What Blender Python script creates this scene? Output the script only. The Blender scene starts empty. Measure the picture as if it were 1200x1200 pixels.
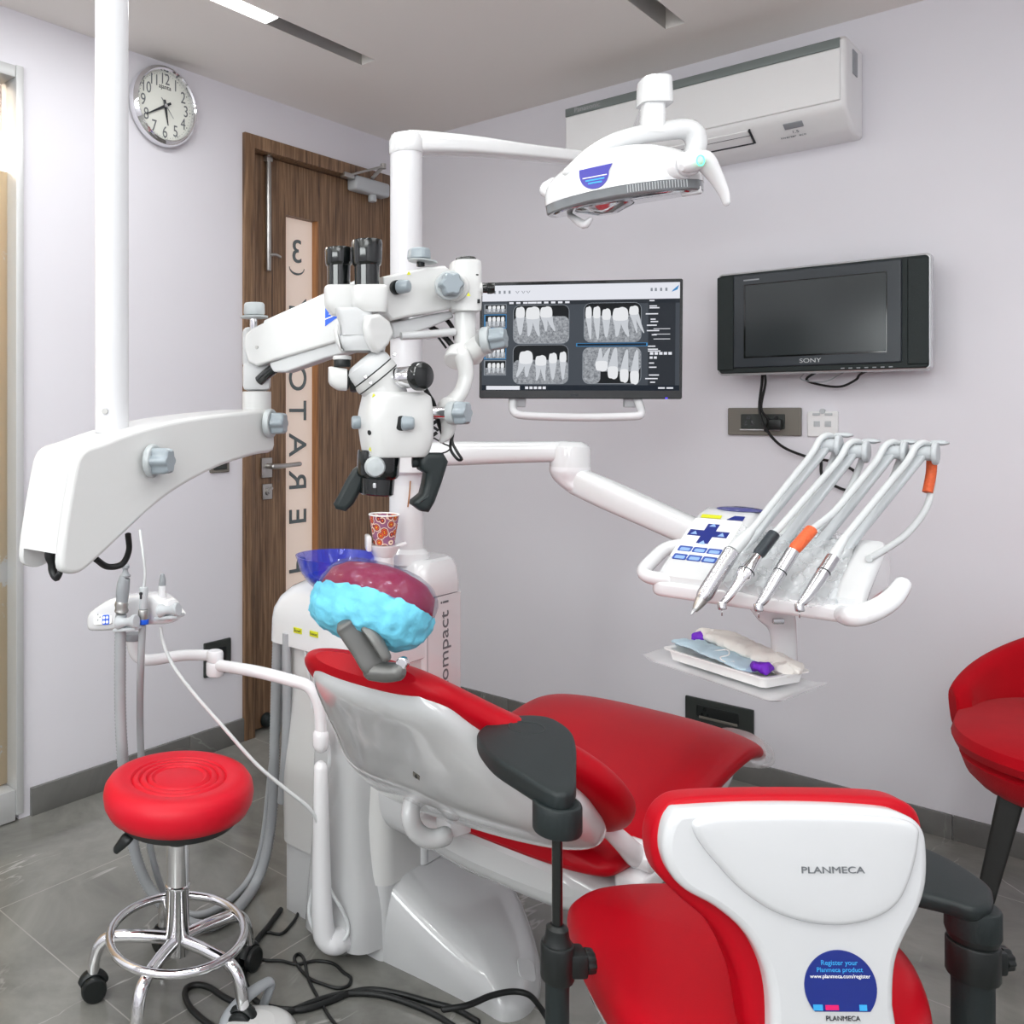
import bpy, bmesh, math, random
from mathutils import Vector, Matrix, noise

random.seed(7)
SC = bpy.context.scene
COL = SC.collection
PI = math.pi
V = Vector

# ------------------------------------------------------------------ camera
# room frame: the far corner of the room is the origin, the back wall is y=0
# (x grows to the right along it), the left wall is x=0, z is up.
FPX = 996.0                     # pixels per metre at one unit of depth
KD = 1.0331                     # depth unit
CX, HOR = 330.0, 484.0          # principal point (the picture is the right part of a wider view)
SX, SY = 0.889, 1.162           # drafting units -> metres for objects drafted along the room axes
CAM = V((2.69 * SX, -2.655 * SY, 1.2))
YAW = math.radians(45.37)
RT = V((math.cos(YAW), math.sin(YAW), 0))
FW = V((-math.sin(YAW), math.cos(YAW), 0))
UP = V((0, 0, 1))
cam = bpy.data.cameras.new('camera')
cam.sensor_width = 36.0
cam.lens = FPX * KD / 1200 * 36.0
cam.shift_x = (600 - CX) / 1200
cam.shift_y = (HOR - 600) / 1200
cam.clip_start = 0.02
camo = bpy.data.objects.new('camera', cam)
camo.location = CAM
camo.rotation_euler = (PI / 2, 0, YAW)
COL.objects.link(camo)
SC.camera = camo

# ------------------------------------------------------------------ world, exposure
w = bpy.data.worlds.new('world')
SC.world = w
w.use_nodes = True
w.node_tree.nodes['Background'].inputs[0].default_value = (0.9, 0.95, 1.0, 1)
w.node_tree.nodes['Background'].inputs[1].default_value = 0.3
SC.view_settings.view_transform = 'Standard'
SC.view_settings.look = 'None'
SC.view_settings.exposure = -0.14
SC.view_settings.gamma = 1.0
SC.view_settings.use_curve_mapping = False
SC.cycles.max_bounces = 10
SC.cycles.diffuse_bounces = 6
SC.cycles.glossy_bounces = 5
SC.cycles.transmission_bounces = 8
SC.cycles.transparent_max_bounces = 12
SC.cycles.sample_clamp_indirect = 4.0
SC.cycles.caustics_reflective = False
SC.cycles.caustics_refractive = False
SC.cycles.use_denoising = True

CEIL = 2.385
ROOM_X, ROOM_Y = 4.0, -5.4


def area(name, loc, sx, sy, power, color=(1, 1, 1), rot=(0, 0, 0)):
    l = bpy.data.lights.new(name, 'AREA')
    l.shape = 'RECTANGLE'
    l.size, l.size_y = sx, sy
    l.energy = power
    l.color = color
    o = bpy.data.objects.new(name, l)
    o.location = loc
    o.rotation_euler = rot
    COL.objects.link(o)
    return o


LAMPW = (0.965, 1.0, 0.995)
# the room's own ceiling lamps: recessed LED strips (running along y); the unseen panels are added fill
area('strip_lamp', (0.4845, -2.75, CEIL - 0.012), 0.05, 2.9, 15, LAMPW)
area('strip_lamp', (1.325, -2.75, CEIL - 0.012), 0.05, 2.9, 15, LAMPW)
area('strip_lamp', (2.33, -2.75, CEIL - 0.012), 0.05, 2.9, 15, LAMPW)
area('added_panel_lamp', (1.33, -4.1, CEIL - 0.012), 1.1, 1.1, 4, LAMPW)
area('added_panel_lamp', (3.1, -4.1, CEIL - 0.012), 1.1, 1.1, 27, LAMPW)
# daylight through the window in the wall behind the camera
area('window_daylight', (2.05, ROOM_Y + 0.09, 1.95), 2.6, 0.62, 44, (0.95, 1.0, 1.0), (math.radians(106), 0, 0))
area('added_panel_lamp', (3.25, -1.9, CEIL - 0.012), 1.1, 1.1, 12, LAMPW)
area('corridor_lamp', (-0.7, -2.0, 2.3), 0.4, 1.5, 30, (1.0, 0.84, 0.62))

# ------------------------------------------------------------------ photo geometry -> room points


DRAFT = [False]                 # True while an object is drafted in room-axis units (scaled to metres when built)


def undraft(p):
    return V((p.x / SX, p.y / SY, p.z)) if DRAFT[0] else p


def P(u, v, d):
    return undraft(CAM + FW * (d * KD) + RT * ((u - CX) / FPX * d) - UP * ((v - HOR) / FPX * d))


def RAY(u, v):
    return (FW * KD + RT * ((u - CX) / FPX) - UP * ((v - HOR) / FPX))


def ON(u, v, p, n):
    r = RAY(u, v)
    t = (V(p) - CAM).dot(V(n)) / r.dot(V(n))
    return undraft(CAM + r * t)


def PX(u, v, x=0.0):
    return ON(u, v, (x, 0, 0), (1, 0, 0))


def PY(u, v, y=0.0):
    return ON(u, v, (0, y, 0), (0, 1, 0))


def PZ(u, v, z=0.0):
    return ON(u, v, (0, 0, z), (0, 0, 1))


# ------------------------------------------------------------------ materials
def mat(name, col=(0.8, 0.8, 0.8), rough=0.5, metal=0.0, coat=0.0, spec=0.5, trans=0.0, ior=1.45, alpha=1.0,
        emit=None, emit_s=0.0, sheen=0.0, sss=0.0, bump=0.0, bscale=200.0, var=0.0, vscale=6.0):
    m = bpy.data.materials.new(name)
    m.use_nodes = True
    nt = m.node_tree
    b = nt.nodes['Principled BSDF']
    b.inputs['Base Color'].default_value = (*col, 1)
    b.inputs['Roughness'].default_value = rough
    b.inputs['Metallic'].default_value = metal
    b.inputs['Coat Weight'].default_value = coat
    b.inputs['Coat Roughness'].default_value = 0.06
    b.inputs['Specular IOR Level'].default_value = spec
    b.inputs['Transmission Weight'].default_value = trans
    b.inputs['IOR'].default_value = ior
    b.inputs['Alpha'].default_value = alpha
    b.inputs['Sheen Weight'].default_value = sheen
    if emit:
        b.inputs['Emission Color'].default_value = (*emit, 1)
        b.inputs['Emission Strength'].default_value = emit_s
    tc = nt.nodes.new('ShaderNodeTexCoord')
    if var > 0:
        n = nt.nodes.new('ShaderNodeTexNoise')
        n.inputs['Scale'].default_value = vscale
        n.inputs['Detail'].default_value = 5
        nt.links.new(tc.outputs['Object'], n.inputs['Vector'])
        mx = nt.nodes.new('ShaderNodeMixRGB')
        mx.blend_type = 'MIX'
        mx.inputs[1].default_value = (*[c * (1 - var) for c in col], 1)
        mx.inputs[2].default_value = (*[min(1, c * (1 + var)) for c in col], 1)
        nt.links.new(n.outputs['Fac'], mx.inputs[0])
        nt.links.new(mx.outputs[0], b.inputs['Base Color'])
    if bump > 0:
        n2 = nt.nodes.new('ShaderNodeTexNoise')
        n2.inputs['Scale'].default_value = bscale
        n2.inputs['Detail'].default_value = 3
        nt.links.new(tc.outputs['Object'], n2.inputs['Vector'])
        bp = nt.nodes.new('ShaderNodeBump')
        bp.inputs['Strength'].default_value = bump
        bp.inputs['Distance'].default_value = 0.002
        nt.links.new(n2.outputs['Fac'], bp.inputs['Height'])
        nt.links.new(bp.outputs[0], b.inputs['Normal'])
    return m


def srgb(r, g, b):
    f = lambda c: (c / 255) / 12.92 if c / 255 <= 0.04045 else ((c / 255 + 0.055) / 1.055) ** 2.4
    return (f(r), f(g), f(b))


M = {}
M['wall'] = mat('wall_paint', srgb(226, 224, 230), 0.6, bump=0.06, bscale=300, var=0.015)
M['ceil'] = mat('ceiling_paint', srgb(240, 236, 231), 0.75, bump=0.03, bscale=300)
M['white'] = mat('gloss_white_plastic', srgb(230, 230, 232), 0.22, coat=0.5, var=0.008)
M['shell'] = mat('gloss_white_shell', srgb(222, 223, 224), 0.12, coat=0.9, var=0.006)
M['shell2'] = mat('gloss_shaded_shell', srgb(194, 195, 196), 0.12, coat=0.9, var=0.006)  # white shell greyed: shade on the downward-facing chair back put into the colour
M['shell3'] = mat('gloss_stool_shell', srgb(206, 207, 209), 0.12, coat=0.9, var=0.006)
M['enamel'] = mat('white_enamel', srgb(208, 208, 207), 0.28, coat=0.3, var=0.01)
M['enamel2'] = mat('white_enamel_satin', srgb(198, 199, 200), 0.4, var=0.01)
M['pole'] = mat('white_pole_paint', srgb(212, 212, 215), 0.3, coat=0.2, var=0.01)
M['acwhite'] = mat('ac_white_plastic', srgb(236, 236, 236), 0.35, var=0.008)
M['greyp'] = mat('grey_plastic', srgb(150, 154, 158), 0.45, bump=0.05, var=0.03)
M['ltgrey'] = mat('light_grey_plastic', srgb(190, 194, 197), 0.45, var=0.02)
M['dkgrey'] = mat('dark_grey_metal', srgb(112, 112, 110), 0.35, metal=0.4, var=0.03)
M['knob'] = mat('blue_grey_silicone', srgb(150, 160, 167), 0.3, coat=0.3, trans=0.12, var=0.04, vscale=30)
M['clearknob'] = mat('milky_silicone', srgb(206, 212, 214), 0.3, trans=0.3, var=0.03)
M['black'] = mat('black_plastic', srgb(22, 26, 26), 0.4, bump=0.05, var=0.1)
M['blackgl'] = mat('gloss_black', srgb(14, 18, 18), 0.14, coat=0.5, var=0.1)
M['rubber'] = mat('black_rubber_pad', srgb(27, 35, 36), 0.5, bump=0.12, bscale=500, var=0.08)
M['cable'] = mat('black_cable', srgb(18, 20, 20), 0.45, var=0.1)
M['chrome'] = mat('chrome', (0.82, 0.82, 0.84), 0.09, metal=1.0, var=0.02)
M['steel'] = mat('brushed_steel', (0.60, 0.60, 0.62), 0.27, metal=1.0, var=0.04)
M['satin'] = mat('satin_nickel', (0.50, 0.49, 0.47), 0.33, metal=1.0, var=0.04)
M['red'] = mat('red_leatherette', srgb(176, 4, 24), 0.42, spec=0.22, bump=0.07, bscale=420, var=0.04)
M['redstool'] = mat('bright_red_leatherette', srgb(208, 18, 40), 0.4, spec=0.35, bump=0.07, bscale=420, var=0.03)
M['velvet'] = mat('red_velvet', srgb(172, 4, 22), 0.9, spec=0.15, sheen=0.06, bump=0.3, bscale=350, var=0.12, vscale=18)
M['blackwood'] = mat('black_stained_wood', srgb(26, 26, 24), 0.5, var=0.2, vscale=20)
M['cuff'] = mat('orange_woven_sleeve', srgb(224, 98, 52), 0.5, bump=0.9, bscale=260, var=0.25, vscale=220)
M['cuffb'] = mat('black_ribbed_sleeve', srgb(38, 46, 52), 0.4, bump=0.5, bscale=200, var=0.1)
M['hose'] = mat('light_grey_hose', srgb(208, 211, 212), 0.4, var=0.02)
M['corr'] = mat('grey_corrugated_hose', srgb(165, 168, 171), 0.45, var=0.04, vscale=40)
M['bowl'] = mat('cobalt_glass', srgb(38, 66, 205), 0.04, alpha=0.5, spec=0.7, coat=0.6, var=0.02)
M['water'] = mat('blue_bowl_bottom', srgb(20, 60, 220), 0.06, trans=0.3, var=0.03)
M['film'] = mat('clear_plastic_film', (0.92, 0.94, 0.95), 0.1, trans=0.0, alpha=0.34, spec=1.0, coat=1.0, bump=1.0, bscale=60)
M['capfilm'] = mat('bluish_clear_film', srgb(70, 84, 128), 0.12, alpha=0.34, spec=0.9, bump=1.0, bscale=42)
M['cap'] = mat('cyan_nonwoven', srgb(112, 200, 226), 0.7, bump=1.0, bscale=60, var=0.3, vscale=22)
M['screenoff'] = mat('dark_tv_screen', srgb(42, 48, 50), 0.22, spec=0.6, var=0.05)
M['tvgrey'] = mat('dark_tv_bezel', srgb(44, 50, 56), 0.35, var=0.05)
M['tvspk'] = mat('tv_speaker_cloth', srgb(24, 34, 34), 0.6, bump=0.4, bscale=600, var=0.1)
M['silver'] = mat('silver_trim', srgb(208, 210, 212), 0.25, metal=0.5, var=0.02)
M['plateg'] = mat('bronze_grey_plate', srgb(122, 118, 110), 0.4, metal=0.3, var=0.03)
M['plated'] = mat('dark_grey_plate', srgb(56, 60, 58), 0.4, metal=0.2, var=0.05)
M['ink'] = mat('dark_ink', srgb(45, 48, 52), 0.6, var=0.02)
M['greyink'] = mat('grey_lettering', srgb(120, 124, 128), 0.45, metal=0.4, var=0.02)
M['letter'] = mat('grey_door_letters', srgb(98, 108, 110), 0.5, var=0.06)
M['blue'] = mat('navy_print', srgb(22, 42, 128), 0.35, coat=0.3, var=0.03)
M['skyblue'] = mat('sky_blue_print', srgb(60, 168, 232), 0.4, var=0.03)
M['logo'] = mat('blue_logo_print', srgb(22, 92, 220), 0.4, var=0.02)
M['violet'] = mat('violet_blue_print', srgb(60, 56, 168), 0.3, coat=0.3, var=0.05)
M['btn'] = mat('blue_keypad', srgb(52, 82, 168), 0.35, var=0.08, vscale=60)
M['btnl'] = mat('pale_blue_key', srgb(150, 182, 232), 0.35, var=0.05)
M['yellow'] = mat('yellow_label', srgb(214, 216, 40), 0.5, var=0.05)
M['pink'] = mat('pink_print', srgb(226, 30, 110), 0.5, var=0.02)
M['glove'] = mat('white_latex', srgb(246, 242, 234), 0.55, bump=0.4, bscale=60, var=0.04)
M['mask'] = mat('pale_blue_mask', srgb(196, 222, 234), 0.7, bump=0.3, bscale=70, var=0.06)
M['purple'] = mat('purple_paper', srgb(120, 40, 200), 0.6, var=0.12, vscale=40)
M['dial'] = mat('cream_dial', srgb(232, 234, 226), 0.5, var=0.01)
M['paper'] = mat('white_card', srgb(245, 245, 243), 0.5, var=0.01)
M['lens'] = mat('clear_grey_lens', srgb(150, 155, 158), 0.1, trans=0.35, coat=0.4, var=0.1, vscale=60)
M['reflector'] = mat('lamp_reflector', (0.66, 0.67, 0.7), 0.12, metal=0.9, var=0.1, vscale=50)
M['bluepane'] = mat('violet_window', srgb(70, 72, 128), 0.12, coat=0.5, var=0.15, vscale=40)
M['green_led'] = mat('green_led', (0.1, 0.9, 0.35), 0.4, emit=(0.1, 1.0, 0.4), emit_s=2.0, var=0.02)
M['led'] = mat('led_diffuser', (1, 1, 1), 0.5, emit=(1.0, 0.99, 0.97), emit_s=6.0, var=0.01)
M['tan'] = mat('tan_corridor', srgb(214, 168, 112), 0.7, var=0.05)
M['alu'] = mat('aluminium_frame', srgb(205, 206, 206), 0.4, metal=0.3, var=0.02)
M['dark_recess'] = mat('grey_slot_paint', srgb(176, 173, 168), 0.7, var=0.02)


def emis(name, col, s=1.0):
    return mat(name, (0.0, 0.0, 0.0), 0.3, spec=0.2, emit=col, emit_s=s)


M['s_bg'] = emis('screen_charcoal', srgb(68, 74, 82))
M['s_dark'] = emis('screen_dark', srgb(42, 47, 54))
M['s_white'] = emis('screen_white', srgb(236, 238, 246))
M['s_blue'] = emis('screen_blue', srgb(60, 140, 200))
M['s_black'] = emis('screen_xray_black', srgb(18, 22, 26))
M['s_mid'] = emis('screen_grey_line', srgb(140, 146, 154))
M['s_tooth'] = emis('screen_tooth', srgb(238, 240, 243))
M['s_root'] = emis('screen_root', srgb(208, 212, 218))
M['s_task'] = emis('screen_taskbar', srgb(20, 30, 42))
M['s_red'] = emis('screen_red', srgb(190, 50, 80))
M['s_yel'] = emis('screen_yellow', srgb(190, 180, 60))

# bone texture of the radiographs: noise driven emission
m = emis('screen_bone', (0.3, 0.3, 0.3))
nt = m.node_tree
b = nt.nodes['Principled BSDF']
tc = nt.nodes.new('ShaderNodeTexCoord')
n = nt.nodes.new('ShaderNodeTexNoise')
n.inputs['Scale'].default_value = 160
n.inputs['Detail'].default_value = 6
n.inputs['Roughness'].default_value = 0.7
r = nt.nodes.new('ShaderNodeValToRGB')
r.color_ramp.elements[0].position = 0.32
r.color_ramp.elements[0].color = (*srgb(96, 100, 106), 1)
r.color_ramp.elements[1].position = 0.68
r.color_ramp.elements[1].color = (*srgb(188, 192, 198), 1)
nt.links.new(tc.outputs['Object'], n.inputs['Vector'])
nt.links.new(n.outputs['Fac'], r.inputs[0])
nt.links.new(r.outputs[0], b.inputs['Emission Color'])
M['s_bone'] = m

# printed paper cup: warm blotches
m = mat('printed_cup', (0.8, 0.3, 0.1), 0.5)
nt = m.node_tree
b = nt.nodes['Principled BSDF']
tc = nt.nodes.new('ShaderNodeTexCoord')
vo = nt.nodes.new('ShaderNodeTexVoronoi')
vo.inputs['Scale'].default_value = 62
r = nt.nodes.new('ShaderNodeValToRGB')
r.color_ramp.interpolation = 'CONSTANT'
els = r.color_ramp.elements
els[0].color = (*srgb(232, 170, 40), 1)
els[1].position = 0.2
els[1].color = (*srgb(176, 40, 40), 1)
for p_, c_ in ((0.34, srgb(226, 110, 60)), (0.48, srgb(120, 30, 60)), (0.62, srgb(238, 214, 190)), (0.76, srgb(150, 96, 130))):
    e = els.new(p_)
    e.color = (*c_, 1)
sc_ = nt.nodes.new('ShaderNodeMath')
sc_.operation = 'MULTIPLY'
sc_.inputs[1].default_value = 1.3
nt.links.new(tc.outputs['Object'], vo.inputs['Vector'])
nt.links.new(vo.outputs['Distance'], sc_.inputs[0])
nt.links.new(sc_.outputs[0], r.inputs[0])
nt.links.new(r.outputs[0], b.inputs['Base Color'])
M['cup'] = m


def stone(name, c0, c1, vein, tile=True, rough=0.12, off=(0, 0)):
    """grey marble-look porcelain: mottling, thin pale veins, tile joints from world coordinates"""
    m = bpy.data.materials.new(name)
    m.use_nodes = True
    nt = m.node_tree
    L = nt.links.new
    b = nt.nodes['Principled BSDF']
    g = nt.nodes.new('ShaderNodeNewGeometry')
    n = nt.nodes.new('ShaderNodeTexNoise')
    n.inputs['Scale'].default_value = 2.6
    n.inputs['Detail'].default_value = 8
    n.inputs['Roughness'].default_value = 0.62
    n.inputs['Distortion'].default_value = 0.8
    L(g.outputs['Position'], n.inputs['Vector'])
    r = nt.nodes.new('ShaderNodeValToRGB')
    r.color_ramp.elements[0].position = 0.3
    r.color_ramp.elements[0].color = (*c0, 1)
    r.color_ramp.elements[1].position = 0.7
    r.color_ramp.elements[1].color = (*c1, 1)
    L(n.outputs['Fac'], r.inputs[0])
    # veins: thin band of a distorted noise around 0.5
    mp = nt.nodes.new('ShaderNodeMapping')
    mp.inputs['Rotation'].default_value = (0, 0, 0.5)
    mp.inputs['Scale'].default_value = (2.6, 0.9, 1.6)
    L(g.outputs['Position'], mp.inputs['Vector'])
    n2 = nt.nodes.new('ShaderNodeTexNoise')
    n2.inputs['Scale'].default_value = 1.3
    n2.inputs['Detail'].default_value = 5
    n2.inputs['Distortion'].default_value = 1.3
    L(mp.outputs[0], n2.inputs['Vector'])
    s1 = nt.nodes.new('ShaderNodeMath')
    s1.operation = 'SUBTRACT'
    s1.inputs[1].default_value = 0.52
    L(n2.outputs['Fac'], s1.inputs[0])
    s2 = nt.nodes.new('ShaderNodeMath')
    s2.operation = 'ABSOLUTE'
    L(s1.outputs[0], s2.inputs[0])
    s3 = nt.nodes.new('ShaderNodeMapRange')
    s3.inputs[1].default_value = 0.0
    s3.inputs[2].default_value = 0.008
    s3.inputs[3].default_value = 0.5
    s3.inputs[4].default_value = 0.0
    L(s2.outputs[0], s3.inputs[0])
    # break the veins up
    n3 = nt.nodes.new('ShaderNodeTexNoise')
    n3.inputs['Scale'].default_value = 3.0
    L(g.outputs['Position'], n3.inputs['Vector'])
    q = nt.nodes.new('ShaderNodeMapRange')
    q.inputs[1].default_value = 0.48
    q.inputs[2].default_value = 0.62
    L(n3.outputs['Fac'], q.inputs[0])
    qm = nt.nodes.new('ShaderNodeMath')
    qm.operation = 'MULTIPLY'
    L(s3.outputs[0], qm.inputs[0])
    L(q.outputs[0], qm.inputs[1])
    mx = nt.nodes.new('ShaderNodeMixRGB')
    mx.inputs[2].default_value = (*vein, 1)
    L(qm.outputs[0], mx.inputs[0])
    L(r.outputs[0], mx.inputs[1])
    last = mx.outputs[0]
    if tile:
        mp2 = nt.nodes.new('ShaderNodeMapping')
        mp2.inputs['Location'].default_value = (off[0], off[1], 0)
        L(g.outputs['Position'], mp2.inputs['Vector'])
        br = nt.nodes.new('ShaderNodeTexBrick')
        br.offset = 0.0
        br.inputs['Scale'].default_value = 1.0
        br.inputs['Brick Width'].default_value = 0.6
        br.inputs['Row Height'].default_value = 0.6
        br.inputs['Mortar Size'].default_value = 0.0016
        br.inputs['Mortar Smooth'].default_value = 0.1
        br.inputs['Color1'].default_value = (0, 0, 0, 1)
        br.inputs['Color2'].default_value = (0, 0, 0, 1)
        br.inputs['Mortar'].default_value = (1, 1, 1, 1)
        L(mp2.outputs[0], br.inputs['Vector'])
        mx2 = nt.nodes.new('ShaderNodeMixRGB')
        mx2.inputs[2].default_value = (*srgb(158, 156, 150), 1)
        L(br.outputs['Color'], mx2.inputs[0])
        L(last, mx2.inputs[1])
        last = mx2.outputs[0]
    L(last, b.inputs['Base Color'])
    b.inputs['Roughness'].default_value = rough
    b.inputs['Specular IOR Level'].default_value = 0.5
    return m


M['floor'] = stone('grey_marble_tile', srgb(98, 98, 94), srgb(146, 145, 139), srgb(210, 208, 203), True, 0.13, (0.2, 0.28))
M['base'] = stone('grey_skirting_tile', srgb(92, 92, 90), srgb(116, 115, 112), srgb(150, 150, 146), False, 0.25)


def wood(name, c0, c1, c2):
    m = bpy.data.materials.new(name)
    m.use_nodes = True
    nt = m.node_tree
    L = nt.links.new
    b = nt.nodes['Principled BSDF']
    g = nt.nodes.new('ShaderNodeNewGeometry')
    mp = nt.nodes.new('ShaderNodeMapping')
    mp.inputs['Scale'].default_value = (60, 60, 2.2)
    L(g.outputs['Position'], mp.inputs['Vector'])
    n = nt.nodes.new('ShaderNodeTexNoise')
    n.inputs['Scale'].default_value = 1.6
    n.inputs['Detail'].default_value = 6
    n.inputs['Roughness'].default_value = 0.65
    n.inputs['Distortion'].default_value = 0.5
    L(mp.outputs[0], n.inputs['Vector'])
    r = nt.nodes.new('ShaderNodeValToRGB')
    r.color_ramp.elements[0].position = 0.33
    r.color_ramp.elements[0].color = (*c0, 1)
    r.color_ramp.elements[1].position = 0.66
    r.color_ramp.elements[1].color = (*c2, 1)
    e = r.color_ramp.elements.new(0.5)
    e.color = (*c1, 1)
    L(n.outputs['Fac'], r.inputs[0])
    L(r.outputs[0], b.inputs['Base Color'])
    b.inputs['Roughness'].default_value = 0.42
    bp = nt.nodes.new('ShaderNodeBump')
    bp.inputs['Strength'].default_value = 0.15
    bp.inputs['Distance'].default_value = 0.002
    L(n.outputs['Fac'], bp.inputs['Height'])
    L(bp.outputs[0], b.inputs['Normal'])
    return m


M['wood'] = wood('walnut_laminate', srgb(78, 57, 42), srgb(122, 93, 68), srgb(152, 122, 94))
M['woodlt'] = wood('walnut_edge', srgb(132, 88, 52), srgb(158, 108, 66), srgb(176, 124, 80))
M['doorglass'] = mat('frosted_door_glass', srgb(232, 220, 212), 0.55, trans=0.35, emit=srgb(235, 215, 200), emit_s=0.25, var=0.03)  # weak emission stands in for corridor light coming through the glass

# frosted film with pale dandelion prints on the glazed partition
m = mat('printed_frosted_film', srgb(216, 190, 150), 0.5, trans=0.55)
nt = m.node_tree
b = nt.nodes['Principled BSDF']
L = nt.links.new
g = nt.nodes.new('ShaderNodeNewGeometry')
mp = nt.nodes.new('ShaderNodeMapping')
mp.inputs['Scale'].default_value = (1, 1, 1)
L(g.outputs['Position'], mp.inputs['Vector'])
vo = nt.nodes.new('ShaderNodeTexVoronoi')
vo.inputs['Scale'].default_value = 7.0
vo.inputs['Randomness'].default_value = 0.7
L(mp.outputs[0], vo.inputs['Vector'])
nz = nt.nodes.new('ShaderNodeTexNoise')
nz.inputs['Scale'].default_value = 90
L(mp.outputs[0], nz.inputs['Vector'])
a1 = nt.nodes.new('ShaderNodeMath')
a1.operation = 'MULTIPLY_ADD'
a1.inputs[1].default_value = 0.5
L(nz.outputs['Fac'], a1.inputs[0])
L(vo.outputs['Distance'], a1.inputs[2])
mr = nt.nodes.new('ShaderNodeMapRange')
mr.inputs[1].default_value = 0.5
mr.inputs[2].default_value = 0.58
mr.inputs[3].default_value = 1
mr.inputs[4].default_value = 0
L(a1.outputs[0], mr.inputs[0])
mx = nt.nodes.new('ShaderNodeMixRGB')
mx.inputs[1].default_value = (*srgb(214, 196, 166), 1)
mx.inputs[2].default_value = (*srgb(226, 228, 228), 1)
L(mr.outputs[0], mx.inputs[0])
L(mx.outputs[0], b.inputs['Base Color'])
M['filmglass'] = m


# ------------------------------------------------------------------ mesh building
def cr(pts, n=8, closed=False):
    """Catmull-Rom through vectors (any dimension)"""
    pts = [Vector(p) for p in pts]
    m_ = len(pts)
    out = []
    segs = m_ if closed else m_ - 1
    for i in range(segs):
        if closed:
            p0, p1, p2, p3 = pts[(i - 1) % m_], pts[i], pts[(i + 1) % m_], pts[(i + 2) % m_]
        else:
            p1, p2 = pts[i], pts[i + 1]
            p0 = pts[i - 1] if i > 0 else p1 * 2 - p2
            p3 = pts[i + 2] if i + 2 < m_ else p2 * 2 - p1
        for k in range(n):
            t = k / n
            out.append(0.5 * ((2 * p1) + (p2 - p0) * t + (2 * p0 - 5 * p1 + 4 * p2 - p3) * t * t + (3 * p1 - p0 - 3 * p2 + p3) * t ** 3))
    if not closed:
        out.append(pts[-1].copy())
    return out


def perp(d):
    d = d.normalized()
    a = V((0, 0, 1)) if abs(d.z) < 0.9 else V((1, 0, 0))
    x = d.cross(a).normalized()
    return x, d.cross(x).normalized()


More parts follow.
